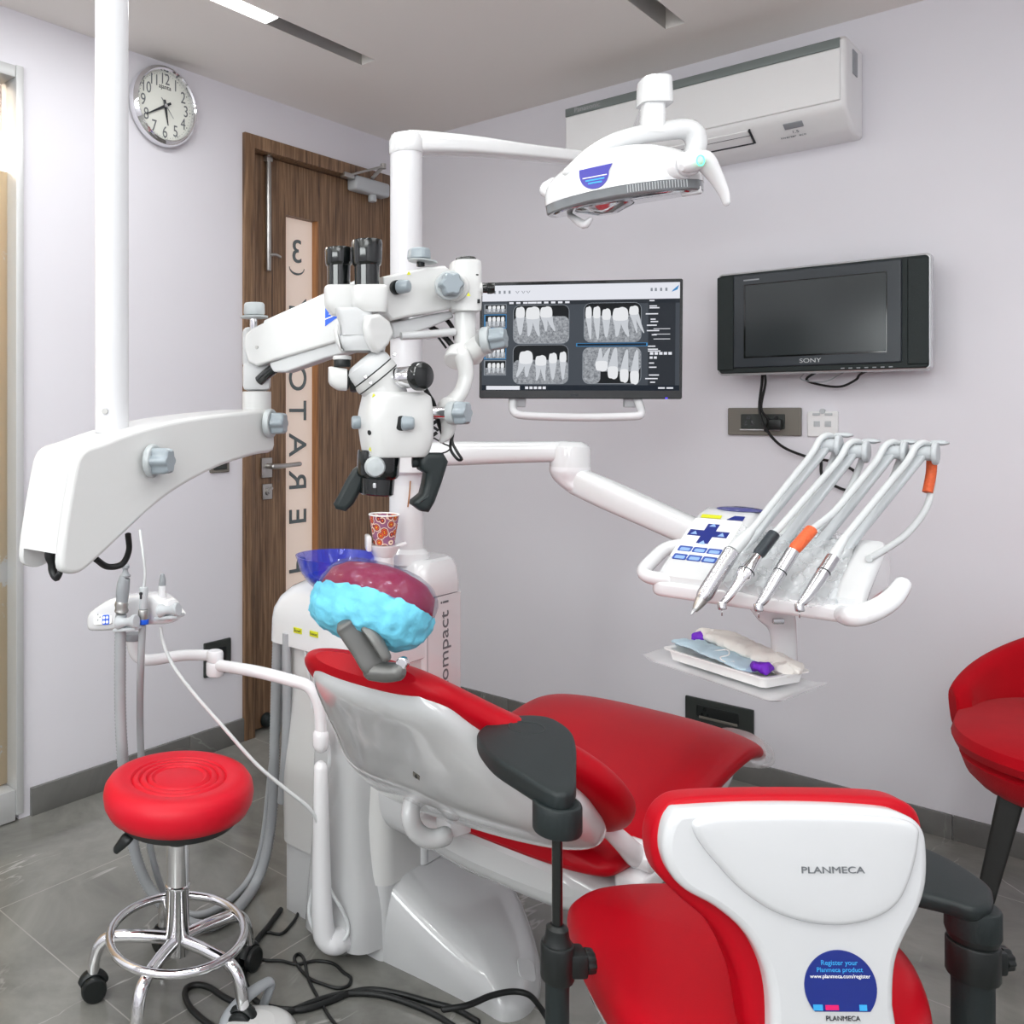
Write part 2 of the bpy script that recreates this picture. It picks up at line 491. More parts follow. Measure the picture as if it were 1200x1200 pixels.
class MB:
    def __init__(s):
        s.bm = bmesh.new()

    def _ring(s, pts):
        return [s.bm.verts.new(p) for p in pts]

    def loft(s, rings, cap0=True, cap1=True, closed=True):
        rs = [s._ring(r) for r in rings]
        n = len(rs[0])
        for a, b in zip(rs, rs[1:]):
            for i in range(n if closed else n - 1):
                j = (i + 1) % n
                try:
                    s.bm.faces.new((a[i], a[j], b[j], b[i]))
                except ValueError:
                    pass
        if closed:
            if cap0:
                s.bm.faces.new(list(reversed(rs[0])))
            if cap1:
                s.bm.faces.new(rs[-1])
        return s

    def tube(s, pts, r, seg=12, n=0, closed=False, cap=True, round_end=False, ell=None):
        """tube along pts; r number or list per key point; n>0 smooths; ell=(kx,ky) flattens"""
        pts = [V(p) for p in pts]
        rr = list(r) if isinstance(r, (list, tuple)) else [r] * len(pts)
        if n > 0:
            q = cr([(*p, a) for p, a in zip(pts, rr)], n, closed)
            pts = [V(a[:3]) for a in q]
            rr = [max(a[3], 1e-4) for a in q]
        m_ = len(pts)
        tang = []
        for i in range(m_):
            if closed:
                t = pts[(i + 1) % m_] - pts[(i - 1) % m_]
            else:
                t = pts[min(i + 1, m_ - 1)] - pts[max(i - 1, 0)]
            tang.append(t.normalized())
        x, y = perp(tang[0])
        rings = []
        for i in range(m_):
            if i:
                x = (x - tang[i] * x.dot(tang[i])).normalized()
                y = tang[i].cross(x)
            kx, ky = ell or (1, 1)
            rings.append([pts[i] + (x * math.cos(2 * PI * k / seg) * kx + y * math.sin(2 * PI * k / seg) * ky) * rr[i] for k in range(seg)])
        if closed:
            rs = [s._ring(g) for g in rings]
            # align the seam
            best = min(range(seg), key=lambda k: (rings[0][k] - rings[-1][0]).length)
            for i in range(m_):
                a, b = rs[i], rs[(i + 1) % m_]
                o = best if i == m_ - 1 else 0
                for k in range(seg):
                    s.bm.faces.new((a[k], a[(k + 1) % seg], b[(k + 1 + o) % seg], b[(k + o) % seg]))
            return s
        if round_end:
            def endcap(c, ring, t, rad):
                out = []
                for q_ in (0.35, 0.7, 0.92):
                    f = math.sqrt(1 - q_ * q_)
                    out.append([c + (p - c) * f + t * (rad * q_) for p in ring])
                return out
            e1 = endcap(pts[-1], rings[-1], tang[-1], rr[-1])
            e0 = endcap(pts[0], rings[0], -tang[0], rr[0])
            rings = list(reversed(e0)) + rings + e1
        return s.loft(rings, cap, cap)

    def cyl(s, a, b, r, r2=None, seg=24, bev=0.0):
        a, b = V(a), V(b)
        r2 = r if r2 is None else r2
        d = (b - a)
        L_ = d.length
        if bev > 0:
            bev = min(bev, L_ * 0.45, r * 0.9)
            prof = [(r - bev, 0), (r - bev * 0.3, bev * 0.3), (r, bev), (r2, L_ - bev), (r2 - bev * 0.3, L_ - bev * 0.3), (r2 - bev, L_)]
        else:
            prof = [(r, 0), (r2, L_)]
        return s.lathe(prof, a, d, seg)

    def lathe(s, prof, o, axis=(0, 0, 1), seg=32, cap0=True, cap1=True):
        o = V(o)
        a = V(axis).normalized()
        x, y = perp(a)
        rings = []
        for r, h in prof:
            r = max(r, 1e-5)
            rings.append([o + a * h + (x * math.cos(2 * PI * k / seg) + y * math.sin(2 * PI * k / seg)) * r for k in range(seg)])
        return s.loft(rings, cap0, cap1)

    def box(s, c, size, ex=(1, 0, 0), ey=(0, 1, 0), ez=None, bev=0.0, seg=2):
        c = V(c)
        ex, ey = V(ex).normalized(), V(ey).normalized()
        ez = ex.cross(ey) if ez is None else V(ez).normalized()
        t = bmesh.new()
        bmesh.ops.create_cube(t, size=1.0)
        for v in t.verts:
            v.co = V((v.co.x * size[0], v.co.y * size[1], v.co.z * size[2]))
        if bev > 0:
            bmesh.ops.bevel(t, geom=t.edges[:] + t.verts[:], offset=min(bev, min(size) * 0.49), segments=seg, profile=0.5, affect='EDGES')
        for v in t.verts:
            v.co = c + ex * v.co.x + ey * v.co.y + ez * v.co.z
        s._merge(t)
        return s

    def _merge(s, t):
        me = bpy.data.meshes.new('tmp')
        t.to_mesh(me)
        t.free()
        s.bm.from_mesh(me)
        bpy.data.meshes.remove(me)

    def ball(s, c, r, ex=(1, 0, 0), ey=(0, 1, 0), ez=(0, 0, 1), seg=20, rings=12):
        r = r if isinstance(r, (tuple, list)) else (r, r, r)
        c = V(c)
        ex, ey, ez = V(ex), V(ey), V(ez)
        rs = []
        for i in range(1, rings):
            th = PI * i / rings
            rs.append([c + ex * (r[0] * math.sin(th) * math.cos(2 * PI * k / seg)) + ey * (r[1] * math.sin(th) * math.sin(2 * PI * k / seg)) - ez * (r[2] * math.cos(th)) for k in range(seg)])
        return s.loft(rs)

    def pad(s, pts, O, ex, ey, ez, h0, h1, r=0.004, n=3, r0=None, dome=0.0, taper=0.0):
        """2D outline (in ex,ey from O) thickened along ez from h0 to h1 with rounded edges"""
        O, ex, ey, ez = V(O), V(ex), V(ey), V(ez)
        pts = [Vector((p[0], p[1])) for p in pts]
        A = sum(p.x * q.y - q.x * p.y for p, q in zip(pts, pts[1:] + pts[:1]))
        if A < 0:
            pts.reverse()
        m_ = len(pts)
        nr = []
        for i in range(m_):
            a, b_ = pts[i] - pts[i - 1], pts[(i + 1) % m_] - pts[i]
            na = Vector((a.y, -a.x)).normalized() if a.length > 1e-9 else Vector((0, 0))
            nb = Vector((b_.y, -b_.x)).normalized() if b_.length > 1e-9 else na
            t = na + nb
            if t.length < 1e-6:
                t = na
            t.normalize()
            k = max(0.45, t.dot(na) if na.length else 1)
            nr.append(t / k)
        r0 = r if r0 is None else r0
        rings = []
        # where the outline turns tightly the inset stays inside its radius of curvature
        lim = []
        for i in range(m_):
            a, b_, c_ = pts[i - 2], pts[i], pts[(i + 2) % m_]
            cr_ = (b_.x - a.x) * (c_.y - b_.y) - (b_.y - a.y) * (c_.x - b_.x)
            la, lb, lc = (b_ - a).length, (c_ - b_).length, (c_ - a).length
            R_ = la * lb * lc / (2 * cr_) if cr_ > 1e-12 else 9.0
            lim.append(0.75 * R_ if m_ > 16 else 9.0)
        for _ in range(3):
            lim = [min(lim[i], 0.5 * (lim[i] + min(lim[i - 1], lim[(i + 1) % m_])) + 0.0008) for i in range(m_)]

        def ring(ins, h):
            return [O + ex * (p.x - q.x * min(ins, l_)) + ey * (p.y - q.y * min(ins, l_)) + ez * h for p, q, l_ in zip(pts, nr, lim)]
        if r0 > 0:
            for i in range(n + 1):
                a = PI / 2 * i / n
                rings.append(ring(r0 * (1 - math.sin(a)) + taper, h0 + r0 * (1 - math.cos(a))))
        else:
            rings.append(ring(taper, h0))
        if r > 0:
            for i in range(n + 1):
                a = PI / 2 * i / n
                rings.append(ring(r * (1 - math.cos(a)), h1 - r + r * math.sin(a)))
        else:
            rings.append(ring(0, h1))
        if dome:
            cen = sum(rings[-1], V()) / m_
            last = rings[-1]
            for k in (0.85, 0.65, 0.4, 0.15):
                rings.append([cen + (p - cen) * k + ez * (dome * (1 - k * k)) for p in last])
        return s.loft(rings)

    def outline(s, px, p, nrm, thick, r=0.004, smooth=0, n=3, r0=None, dome=0.0, behind=True):
        """photo outline traced on the plane (p, nrm) and given real thickness away from the camera"""
        nrm = V(nrm).normalized()
        if (CAM - V(p)).dot(nrm) < 0:
            nrm = -nrm
        q = [ON(u, v, p, nrm) for u, v in px]
        O = q[0]
        ex, ey = perp(nrm)
        if ex.cross(ey).dot(nrm) < 0:
            ey = -ey
        pts = [((a - O).dot(ex), (a - O).dot(ey)) for a in q]
        if smooth:
            pts = [tuple(a) for a in cr(pts, smooth, True)]
        if behind:
            return s.pad(pts, O, ex, ey, nrm, -thick, 0, r, n, r0, dome)
        return s.pad(pts, O, ex, ey, nrm, 0, thick, r, n, r0, dome)

    def text(s, body, size, O, ex, ey, depth=0.0008, align='CENTER', squash=1.0):
        cu = bpy.data.curves.new('t', 'FONT')
        cu.body = body
        cu.size = size
        cu.extrude = depth / 2
        cu.align_x = align
        cu.align_y = 'CENTER'
        o = bpy.data.objects.new('t', cu)
        COL.objects.link(o)
        bpy.context.view_layer.update()
        me = bpy.data.meshes.new_from_object(o.evaluated_get(bpy.context.evaluated_depsgraph_get()))
        bpy.data.objects.remove(o)
        bpy.data.curves.remove(cu)
        ex, ey = V(ex).normalized(), V(ey).normalized()
        ez = ex.cross(ey)
        for v in me.vertices:
            v.co = V(O) + ex * (v.co.x * squash) + ey * v.co.y + ez * v.co.z
        s.bm.from_mesh(me)
        bpy.data.meshes.remove(me)
        return s

    def grid(s, f, nu, nv):
        vs = [[s.bm.verts.new(f(i / nu, j / nv)) for j in range(nv + 1)] for i in range(nu + 1)]
        for i in range(nu):
            for j in range(nv):
                s.bm.faces.new((vs[i][j], vs[i + 1][j], vs[i + 1][j + 1], vs[i][j + 1]))
        return s

    def thicken(s, t):
        r_ = bmesh.ops.solidify(s.bm, geom=s.bm.faces[:], thickness=t)
        return s

    def wrinkle(s, amp, freq, seed=0.0):
        for v in s.bm.verts:
            q = v.co * freq + V((seed, seed * 1.7, seed * 0.3))
            v.co = v.co + noise.noise_vector(q) * amp
        return s

    def build(s, name, m, parent=None, label=None, sharp=38.0):
        bm = s.bm
        if DRAFT[0]:
            for v in bm.verts:
                v.co = V((v.co.x * SX, v.co.y * SY, v.co.z))
        bmesh.ops.remove_doubles(bm, verts=bm.verts[:], dist=1e-6)
        bmesh.ops.recalc_face_normals(bm, faces=bm.faces[:])
        lim = math.radians(sharp)
        for f in bm.faces:
            f.smooth = len(f.verts) <= 4
        for e in bm.edges:
            if len(e.link_faces) == 2:
                e.smooth = e.calc_face_angle(0) < lim
        me = bpy.data.meshes.new(name)
        if parent is None:
            zs = [v.co.z for v in bm.verts]
            xs = [v.co.x for v in bm.verts]
            ys = [v.co.y for v in bm.verts]
            org = V(((min(xs) + max(xs)) / 2, (min(ys) + max(ys)) / 2, min(zs)))
        else:
            org = worg(parent)
        bmesh.ops.translate(bm, verts=bm.verts[:], vec=-org)
        bm.to_mesh(me)
        bm.free()
        me.materials.append(m)
        o = bpy.data.objects.new(name, me)
        COL.objects.link(o)
        if parent is None:
            o.location = org
        else:
            o.parent = parent
        if label:
            o['label'] = label
        return o


def worg(o):
    p = V((0, 0, 0))
    while o:
        p = p + o.location
        o = o.parent
    return p


def tag(o, label=None, cat=None, group=None, kind=None):
    if label:
        o['label'] = label
    if cat:
        o['category'] = cat
    if group:
        o['group'] = group
    if kind:
        o['kind'] = kind
    return o


def thing(name, loc, label, cat, group=None):
    o = bpy.data.objects.new(name, None)
    o.empty_display_size = 0.05
    o.location = (loc[0] * SX, loc[1] * SY, loc[2]) if DRAFT[0] else loc
    COL.objects.link(o)
    return tag(o, label, cat, group)


def setting(o):
    o['kind'] = 'structure'
    return o


def rrect(x0, y0, x1, y1, r, n=5):
    out = []
    for cx, cy, a0 in ((x1 - r, y0 + r, -90), (x1 - r, y1 - r, 0), (x0 + r, y1 - r, 90), (x0 + r, y0 + r, 180)):
        for k in range(n + 1):
            a = math.radians(a0 + 90 * k / n)
            out.append((cx + r * math.cos(a), cy + r * math.sin(a)))
    return out


def sup(c, ax, ay, w, h, e=2.6, n=32):
    """superellipse ring, half sizes w,h"""
    out = []
    for k in range(n):
        a = 2 * PI * k / n
        ca, sa = math.cos(a), math.sin(a)
        out.append(c + ax * (w * math.copysign(abs(ca) ** (2 / e), ca)) + ay * (h * math.copysign(abs(sa) ** (2 / e), sa)))
    return out


def hull(keys, n=6, seg=36):
    """keys: (center, ax, ay, w, h, exp) -> interpolated superellipse rings"""
    vec = [(*V(k[0]), *V(k[1]), *V(k[2]), k[3], k[4], k[5]) for k in keys]
    q = cr(vec, n) if n else [Vector(a) for a in vec]
    return [sup(V(a[0:3]), V(a[3:6]).normalized(), V(a[6:9]).normalized(), max(a[9], 1e-4), max(a[10], 1e-4), max(a[11], 1.2), seg) for a in q]


X, Y, Z = V((1, 0, 0)), V((0, 1, 0)), V((0, 0, 1))
NX, NY = -X, -Y

# ================================================================== the room
setting(MB().box(((ROOM_X - 1.3) / 2, ROOM_Y / 2, -0.03), (ROOM_X + 1.5, -ROOM_Y + 0.3, 0.06)).build('floor', M['floor']))
# ceiling: boards between the three recessed light slots
SLOTS = ((0.4845, -0.79, -1.243), (1.325, -0.337, -1.16), (2.33, -0.337, -1.16))
SW = 0.03
b = MB()
edges = [-0.12]
for sx, ye, yl in SLOTS:
    edges += [sx - SW, sx + SW]
edges.append(ROOM_X + 0.1)
for i in range(0, len(edges), 2):
    b.box(((edges[i] + edges[i + 1]) / 2, ROOM_Y / 2, CEIL + 0.05), (edges[i + 1] - edges[i], -ROOM_Y + 0.2, 0.1))
for sx, ye, yl in SLOTS:
    b.box((sx, (ye + 0.1) / 2, CEIL + 0.05), (SW * 2, 0.1 - ye, 0.1))
    b.box((sx, (-4.25 + ROOM_Y) / 2, CEIL + 0.05), (SW * 2, abs(ROOM_Y + 4.25), 0.1))
b.box((ROOM_X / 2, ROOM_Y / 2, CEIL + 0.13), (ROOM_X + 0.3, -ROOM_Y + 0.3, 0.06))
setting(b.build('ceiling', M['ceil']))
lits = ['bright lit LED strip at the top left, recessed in the ceiling near the clock', 'LED strip in the ceiling slot that points at the wall air conditioner', 'LED strip in the ceiling slot farthest from the door']
for (sx, ye, yl), lb in zip(SLOTS, lits):
    t = thing('ceiling_strip_light', (sx, -2.3, CEIL), lb, 'ceiling light', 'recessed ceiling LED strips')
    MB().box((sx, (yl - 4.2) / 2, CEIL + 0.004), (SW * 2 - 0.006, abs(-4.2 - yl), 0.012), bev=0.002).build('diffuser', M['led'], t)
    MB().box((sx, (yl - 4.2) / 2, CEIL + 0.05), (SW * 2 - 0.002, abs(-4.2 - yl), 0.05)).build('housing', M['alu'], t)

# door opening on the left wall
DY0 = PX(284, 600).y           # left edge of the frame
DY1 = -0.01
DZ = PX(284, 155).z
GY1 = PX(22, 500).y            # glazed partition right edge
GY0 = GY1 - 0.95
GZ1 = PX(22, 79).z
GZ0 = 0.02
b = MB()
T = 0.12
segs = [(ROOM_Y - 0.1, GY0, 0, CEIL), (GY0, GY1, GZ1, CEIL), (GY1, DY0, 0, CEIL), (DY0, DY1, DZ, CEIL), (DY1, 0.1, 0, CEIL)]
for y0, y1, z0, z1 in segs:
    b.box((-T / 2, (y0 + y1) / 2, (z0 + z1) / 2), (T, y1 - y0, z1 - z0))
setting(b.build('wall_left', M['wall']))
setting(MB().box((ROOM_X / 2, 0.06, CEIL / 2), (ROOM_X + 0.4, 0.12, CEIL)).build('wall_back', M['wall']))
setting(MB().box((ROOM_X + 0.06, ROOM_Y / 2, CEIL / 2), (0.12, -ROOM_Y + 0.2, CEIL)).build('wall_right', M['wall']))
setting(MB().box((ROOM_X / 2, ROOM_Y - 0.06, CEIL / 2), (ROOM_X + 0.4, 0.12, CEIL)).build('wall_front', M['wall']))
w2 = setting(thing('window_2', (2.05, ROOM_Y, 1.6), None, None))
b = MB()
for sz in ((-1.33, 0), (1.33, 0), (0, 0)):
    b.box((2.05 + sz[0], ROOM_Y + 0.03, 1.95), (0.06, 0.06, 0.70), bev=0.004)
for z_ in (1.60, 2.30):
    b.box((2.05, ROOM_Y + 0.03, z_), (2.72, 0.056, 0.06), bev=0.004)
b.build('window_frame', M['alu'], w2)
MB().box((2.05, ROOM_Y + 0.012, 1.95), (2.62, 0.01, 0.64)).build('bright_pane', emis('daylight_pane', (0.95, 1.0, 1.0), 3.0), w2)
# skirting tiles
b = MB()
yy = GY1 + 0.035
while yy < DY0 - 0.01:
    y2 = min(yy + 0.6, DY0)
    b.box((0.006, (yy + y2) / 2, 0.0415), (0.012, y2 - yy - 0.002, 0.083), bev=0.001)
    yy = y2
setting(b.build('baseboard_left', M['base']))
b = MB()
xx = 0.012
for x2 in (0.55, 1.15, 1.75, 1.96, 2.08, 2.6, 3.2, 3.8, ROOM_X):
    b.box(((xx + x2) / 2, -0.006, 0.034), (x2 - xx - 0.002, 0.012, 0.068), bev=0.001)
    xx = x2
setting(b.build('baseboard_back', M['base']))

# corridor seen through the glazed partition and the door glass
setting(MB().box((-1.3, -2.4, 1.2), (0.06, 5.4, 2.6)).build('wall_corridor', M['tan']))
setting(MB().box((-0.72, -2.4, 2.43), (1.2, 5.4, 0.06)).build('ceiling_corridor', M['ceil']))

setting(MB().box((-1.22, -2.4, 0.36), (0.08, 5.4, 0.72)).build('baseboard_corridor', M['dkgrey']))

# glazed partition
win = setting(thing('window_1', (0, (GY0 + GY1) / 2, GZ0), None, None))
b = MB()
fw = 0.035
b.box((-0.03, GY1 - fw / 2 + 0.014, (GZ0 + GZ1) / 2), (0.09, 0.024, GZ1 - GZ0), bev=0.002)
b.box((-0.03, GY0 + fw / 2, (GZ0 + GZ1) / 2), (0.09, fw, GZ1 - GZ0), bev=0.002)
b.box((-0.031, (GY0 + GY1) / 2 - 0.006, GZ1 - fw / 2 - 0.001), (0.084, GY1 - GY0 - 0.02, fw), bev=0.002)
b.box((-0.031, (GY0 + GY1) / 2 - 0.006, GZ0 + 0.03), (0.084, GY1 - GY0 - 0.02, 0.09), bev=0.002)
b.build('window_frame', M['alu'], win)
zf = PX(8, 197).z
MB().box((-0.045, (GY0 + GY1) / 2, (GZ0 + 0.08 + zf) / 2), (0.008, GY1 - GY0 - 0.03, zf - GZ0 - 0.08)).build('frosted_pane', M['filmglass'], win)
mclear = mat('clear_glass', (1, 1, 1), 0.02, trans=1.0, ior=1.02)
MB().box((-0.045, (GY0 + GY1) / 2, (GZ1 - fw + zf) / 2), (0.008, GY1 - GY0 - 0.03, GZ1 - fw - zf)).build('clear_pane', mclear, win)
t = thing('corridor_light', (-0.3, GY1 - 0.2, 2.36), 'bright white light fitting in the corridor behind the partition', 'ceiling light')
MB().box((-0.62, GY1 - 0.42, 2.08), (0.35, 1.0, 0.05), bev=0.006).build('diffuser', M['led'], t)

# ------------------------------------------------------------------ the door
door = setting(thing('door_1', (0, (DY0 + DY1) / 2, 0), None, None))
fwid = abs(PX(296, 600).y - DY0)
b = MB()
b.box((-0.035, DY0 + fwid / 2, DZ / 2), (0.1, fwid, DZ), bev=0.003)
b.box((-0.035, (DY0 + fwid + DY1) / 2, DZ - fwid / 2), (0.1, DY1 - DY0 - fwid, fwid), bev=0.003)
b.build('door_frame', M['wood'], door)
XD = -0.03                       # leaf face
g0, g1 = PX(335, 400, XD).y, PX(373, 400, XD).y
gz1 = PX(338, 252, XD).z
gz0 = 0.35
ly0, ly1 = DY0 + fwid + 0.004, DY1 - 0.001
lz = DZ - fwid - 0.004
b = MB()
for y0, y1, z0, z1 in ((ly0, g0, 0.008, lz), (g1, ly1, 0.008, lz), (g0, g1, gz1, lz), (g0, g1, 0.008, gz0)):
    b.box((XD - 0.02, (y0 + y1) / 2, (z0 + z1) / 2), (0.04, y1 - y0, z1 - z0))
b.build('door_leaf', M['wood'], door)
b = MB()
b.box((XD - 0.012, g1 - 0.005, (gz0 + gz1) / 2), (0.028, 0.009, gz1 - gz0))
b.build('glazing_bead', M['woodlt'], door)
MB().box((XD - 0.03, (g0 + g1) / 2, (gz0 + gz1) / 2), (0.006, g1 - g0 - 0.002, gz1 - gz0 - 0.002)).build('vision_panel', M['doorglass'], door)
# letters: OPERATORY reads from the other side, so it is mirrored here (tops to the right, reading upwards)
XL = XD - 0.025
gc = (g0 + g1) / 2 - 0.006
for ch, v in (('P', 662), ('E', 605), ('R', 563), ('A', 521), ('T', 481), ('O', 443), ('R', 399), ('Y', 362)):
    if ch == 'R' and v == 399:
        continue
    MB().text(ch, 0.138, (XL, gc, PX(354, v, XL).z), Z, Y, 0.004).build('letter', M['letter'], door)
MB().text('3', 0.132, (XL, gc, PX(353, 297, XL).z), NY, Z, 0.004).build('letter', M['letter'], door)
# tooth arc under the digit
b = MB()
c = V((XL, gc, PX(353, 316, XL).z))
o1 = [(0.042 * math.cos(a), 0.03 * math.sin(a)) for a in [PI + PI * k / 14 for k in range(15)]]
o2 = [(0.042 * math.cos(a), 0.022 * math.sin(a)) for a in [PI + PI * k / 14 for k in range(15)]]
b.pad(o1 + list(reversed(o2)), c + Z * 0.005, Y, Z, X, -0.002, 0.002, 0)
b.build('arc_print', M['letter'], door)
# lever handle and lock
h = MB().box((XD + 0.005, PX(311, 548, XD).y, PX(311, 548, XD).z), (0.01, 0.055, 0.075), bev=0.002).build('handle_plate', M['satin'], door)
hy, hz = PX(312, 546, XD).y, PX(312, 546, XD).z
MB().cyl((XD + 0.005, hy, hz), (XD + 0.05, hy, hz), 0.011, bev=0.002).tube([(XD + 0.045, hy - 0.005, hz), (XD + 0.05, hy + 0.03, hz), (XD + 0.05, hy + 0.08, hz + 0.002), (XD + 0.047, hy + 0.135, hz + 0.004)], [0.011, 0.01, 0.0085, 0.009], n=5, round_end=True).build('lever', M['satin'], h)
l_ = MB().box((XD + 0.004, PX(312, 576, XD).y, PX(312, 576, XD).z), (0.008, 0.05, 0.058), bev=0.002).build('lock_plate', M['satin'], door)
MB().cyl((XD + 0.006, PX(312, 576, XD).y, PX(312, 576, XD).z), (XD + 0.016, PX(312, 576, XD).y, PX(312, 576, XD).z), 0.014, bev=0.002).box((XD + 0.018, PX(313, 574, XD).y, PX(313, 574, XD).z), (0.006, 0.03, 0.012), ey=V((0, 0.7, 0.7)), ez=V((0, -0.7, 0.7)), bev=0.002).build('thumb_turn', M['satin'], l_)
# tower bolt
ty = PX(312, 250, XD).y
tz1, tz0 = PX(312, 178, XD).z, PX(312, 318, XD).z
b = MB().cyl((XD + 0.012, ty, tz0), (XD + 0.012, ty, tz1 - 0.02), 0.011, bev=0.002)
b.box((XD + 0.012, ty - 0.002, tz1 - 0.03), (0.022, 0.03, 0.02), bev=0.002)
bo = b.build('tower_bolt', M['satin'], door)
MB().cyl((XD + 0.016, ty, tz1 - 0.03), (XD + 0.016, ty - 0.006, tz1 + 0.035), 0.007).build('bolt_tip', M['chrome'], bo)
MB().tube([(XD + 0.02, ty, tz0 + 0.06), (XD + 0.03, ty + 0.02, tz0 + 0.062), (XD + 0.032, ty + 0.045, tz0 + 0.055)], 0.006, n=4).build('bolt_knob', M['satin'], bo)
# door closer
ca, cb = PX(406, 215, XD), PX(446, 224, XD)
b = MB().box(((XD + 0.028), (ca.y + cb.y) / 2, (ca.z + cb.z) / 2 - 0.005), (0.055, abs(cb.y - ca.y), 0.06), bev=0.012, seg=3)
cl = b.build('door_closer', M['ltgrey'], door)
yk = PX(430, 200, XD).y
MB().cyl((XD + 0.03, yk, ca.z - 0.06), (XD + 0.03, yk, ca.z - 0.03), 0.018, bev=0.005).build('closer_knob', M['ltgrey'], cl)
pv = PX(433, 214, XD + 0.03)
el = ON(449, 195, (0.075, 0, 0), (1, 0, 0))
an2 = PX(407, 206, 0.012)
MB().cyl(pv - Z * 0.03, pv + Z * 0.012, 0.012).tube([pv + Z * 0.006, el], 0.0085, ell=(1.4, 0.6)).tube([el, an2], 0.0085, ell=(1.4, 0.6)).cyl(el - Z * 0.01, el + Z * 0.01, 0.012).box(an2, (0.03, 0.06, 0.02), bev=0.003).build('closer_arm', M['satin'], cl)
# door stop
sp = PX(311, 843, XD)
MB().cyl((XD, sp.y, sp.z), (XD + 0.03, sp.y, sp.z), 0.028, 0.022, bev=0.005).build('door_stop', M['rubber'], door)

# ------------------------------------------------------------------ wall clock
cc = PX(189, 126)
R0 = (PX(189, 79).z - PX(189, 174).z) / 2 * 0.985
ck = thing('wall_clock', cc, 'round white wall clock with a chrome rim showing twenty to six', 'clock')
MB().lathe([(R0 * 0.94, 0), (R0, 0.006), (R0, 0.018), (R0 * 0.97, 0.03), (R0 * 0.9, 0.038), (R0 * 0.86, 0.034), (R0 * 0.84, 0.022), (R0 * 0.84, 0.02)], cc, X, 64, True, False).build('bezel', M['chrome'], ck)
MB().lathe([(R0 * 0.86, 0.012), (R0 * 0.86, 0.02)], cc, X, 64).build('dial', M['dial'], ck)
b = MB()
xf = 0.0206
for i in range(1, 13):
    a = PI / 2 - i * PI / 6
    b.text(str(i), 0.055 if i < 10 else 0.052, cc + X * xf + Y * (R0 * 0.66 * math.cos(a)) + Z * (R0 * 0.66 * math.sin(a)), Y, Z, 0.0006, squash=0.8)
b.build('numerals', M['greyink'], ck)
b = MB()
for i in range(60):
    a = i * PI / 30
    p = cc + X * xf + Y * (R0 * 0.79 * math.cos(a)) + Z * (R0 * 0.79 * math.sin(a))
    b.cyl(p, p + X * 0.0008, 0.0021 if i % 5 == 0 else 0.0011, seg=8)
b.build('minute_dots', M['greyink'], ck)
MB().text('ajanta', 0.022, cc + X * xf + Z * (R0 * 0.47), Y, Z, 0.0006).build('maker_name', M['ink'], ck)


def hand(ang, l, wd, back, m_, nm, xo):
    d = Y * math.sin(ang) + Z * math.cos(ang)
    s_ = X.cross(d)
    MB().pad([(-wd * 0.8, -back), (wd * 0.8, -back), (wd, 0), (wd * 0.25, l), (-wd * 0.25, l), (-wd, 0)], cc, s_, d, X, xf + xo, xf + xo + 0.0012, 0).build(nm, m_, ck)


hand(math.radians(170), R0 * 0.48, 0.0055, 0.02, M['ink'], 'hour_hand', 0.002)
hand(math.radians(240), R0 * 0.68, 0.005, 0.025, M['ink'], 'minute_hand', 0.004)
hand(math.radians(140), R0 * 0.36, 0.0012, 0.03, M['greyink'], 'second_hand', 0.006)
MB().cyl(cc + X * xf, cc + X * (xf + 0.008), 0.006).build('hand_boss', M['silver'], ck)

# ------------------------------------------------------------------ wall sockets
def plate(name, p0, p1, n, m_, lab, cat='socket', th=0.01, group=None):
    """p0 top-left, p1 bottom-right on a wall with outward normal n"""
    ex = Z.cross(n).normalized()
    w_ = abs((p1 - p0).dot(ex))
    h_ = abs((p1 - p0).z)
    c = (p0 + p1) / 2
    t = thing(name, c - Z * h_ / 2, lab, cat, group)
    MB().pad(rrect(-w_ / 2, -h_ / 2, w_ / 2, h_ / 2, 0.004), c, ex, Z, n, 0, th, 0.003).build('cover_plate', m_, t)
    return t, c, ex, w_, h_


t, c, ex, w_, h_ = plate('wall_socket', PY(854, 478), PY(940, 511), NY, M['plateg'], 'grey double wall socket below the television with a black plug', 'socket', group='wall sockets')
gx = -w_ * 0.05
MB().pad(rrect(-w_ * 0.31, -h_ * 0.26, w_ * 0.29, h_ * 0.27, 0.003), c, ex, Z, NY, 0.0095, 0.013, 0.002).build('socket_module', M['plated'], t)
b = MB()
for ox in (-0.2, 0.18):
    for px_, pz_, rr_ in ((0, 0.14, 0.006), (-0.045, -0.1, 0.004), (0.045, -0.1, 0.004), (-0.045, 0.0, 0.0035), (0.045, 0.0, 0.0035)):
        p = c + ex * (w_ * (ox + px_)) + Z * (h_ * pz_) + NY * 0.0128
        b.cyl(p, p + NY * 0.0006, rr_, seg=12)
b.build('pin_holes', M['blackgl'], t)
MB().box(c + ex * (-0.01) + NY * 0.014 - Z * h_ * 0.3, (w_ * 0.55, 0.004, 0.004), bev=0.001).build('rocker_strip', M['silver'], t)
sock_plug = c + ex * (w_ * 0.18) - Z * h_ * 0.1 + NY * 0.013

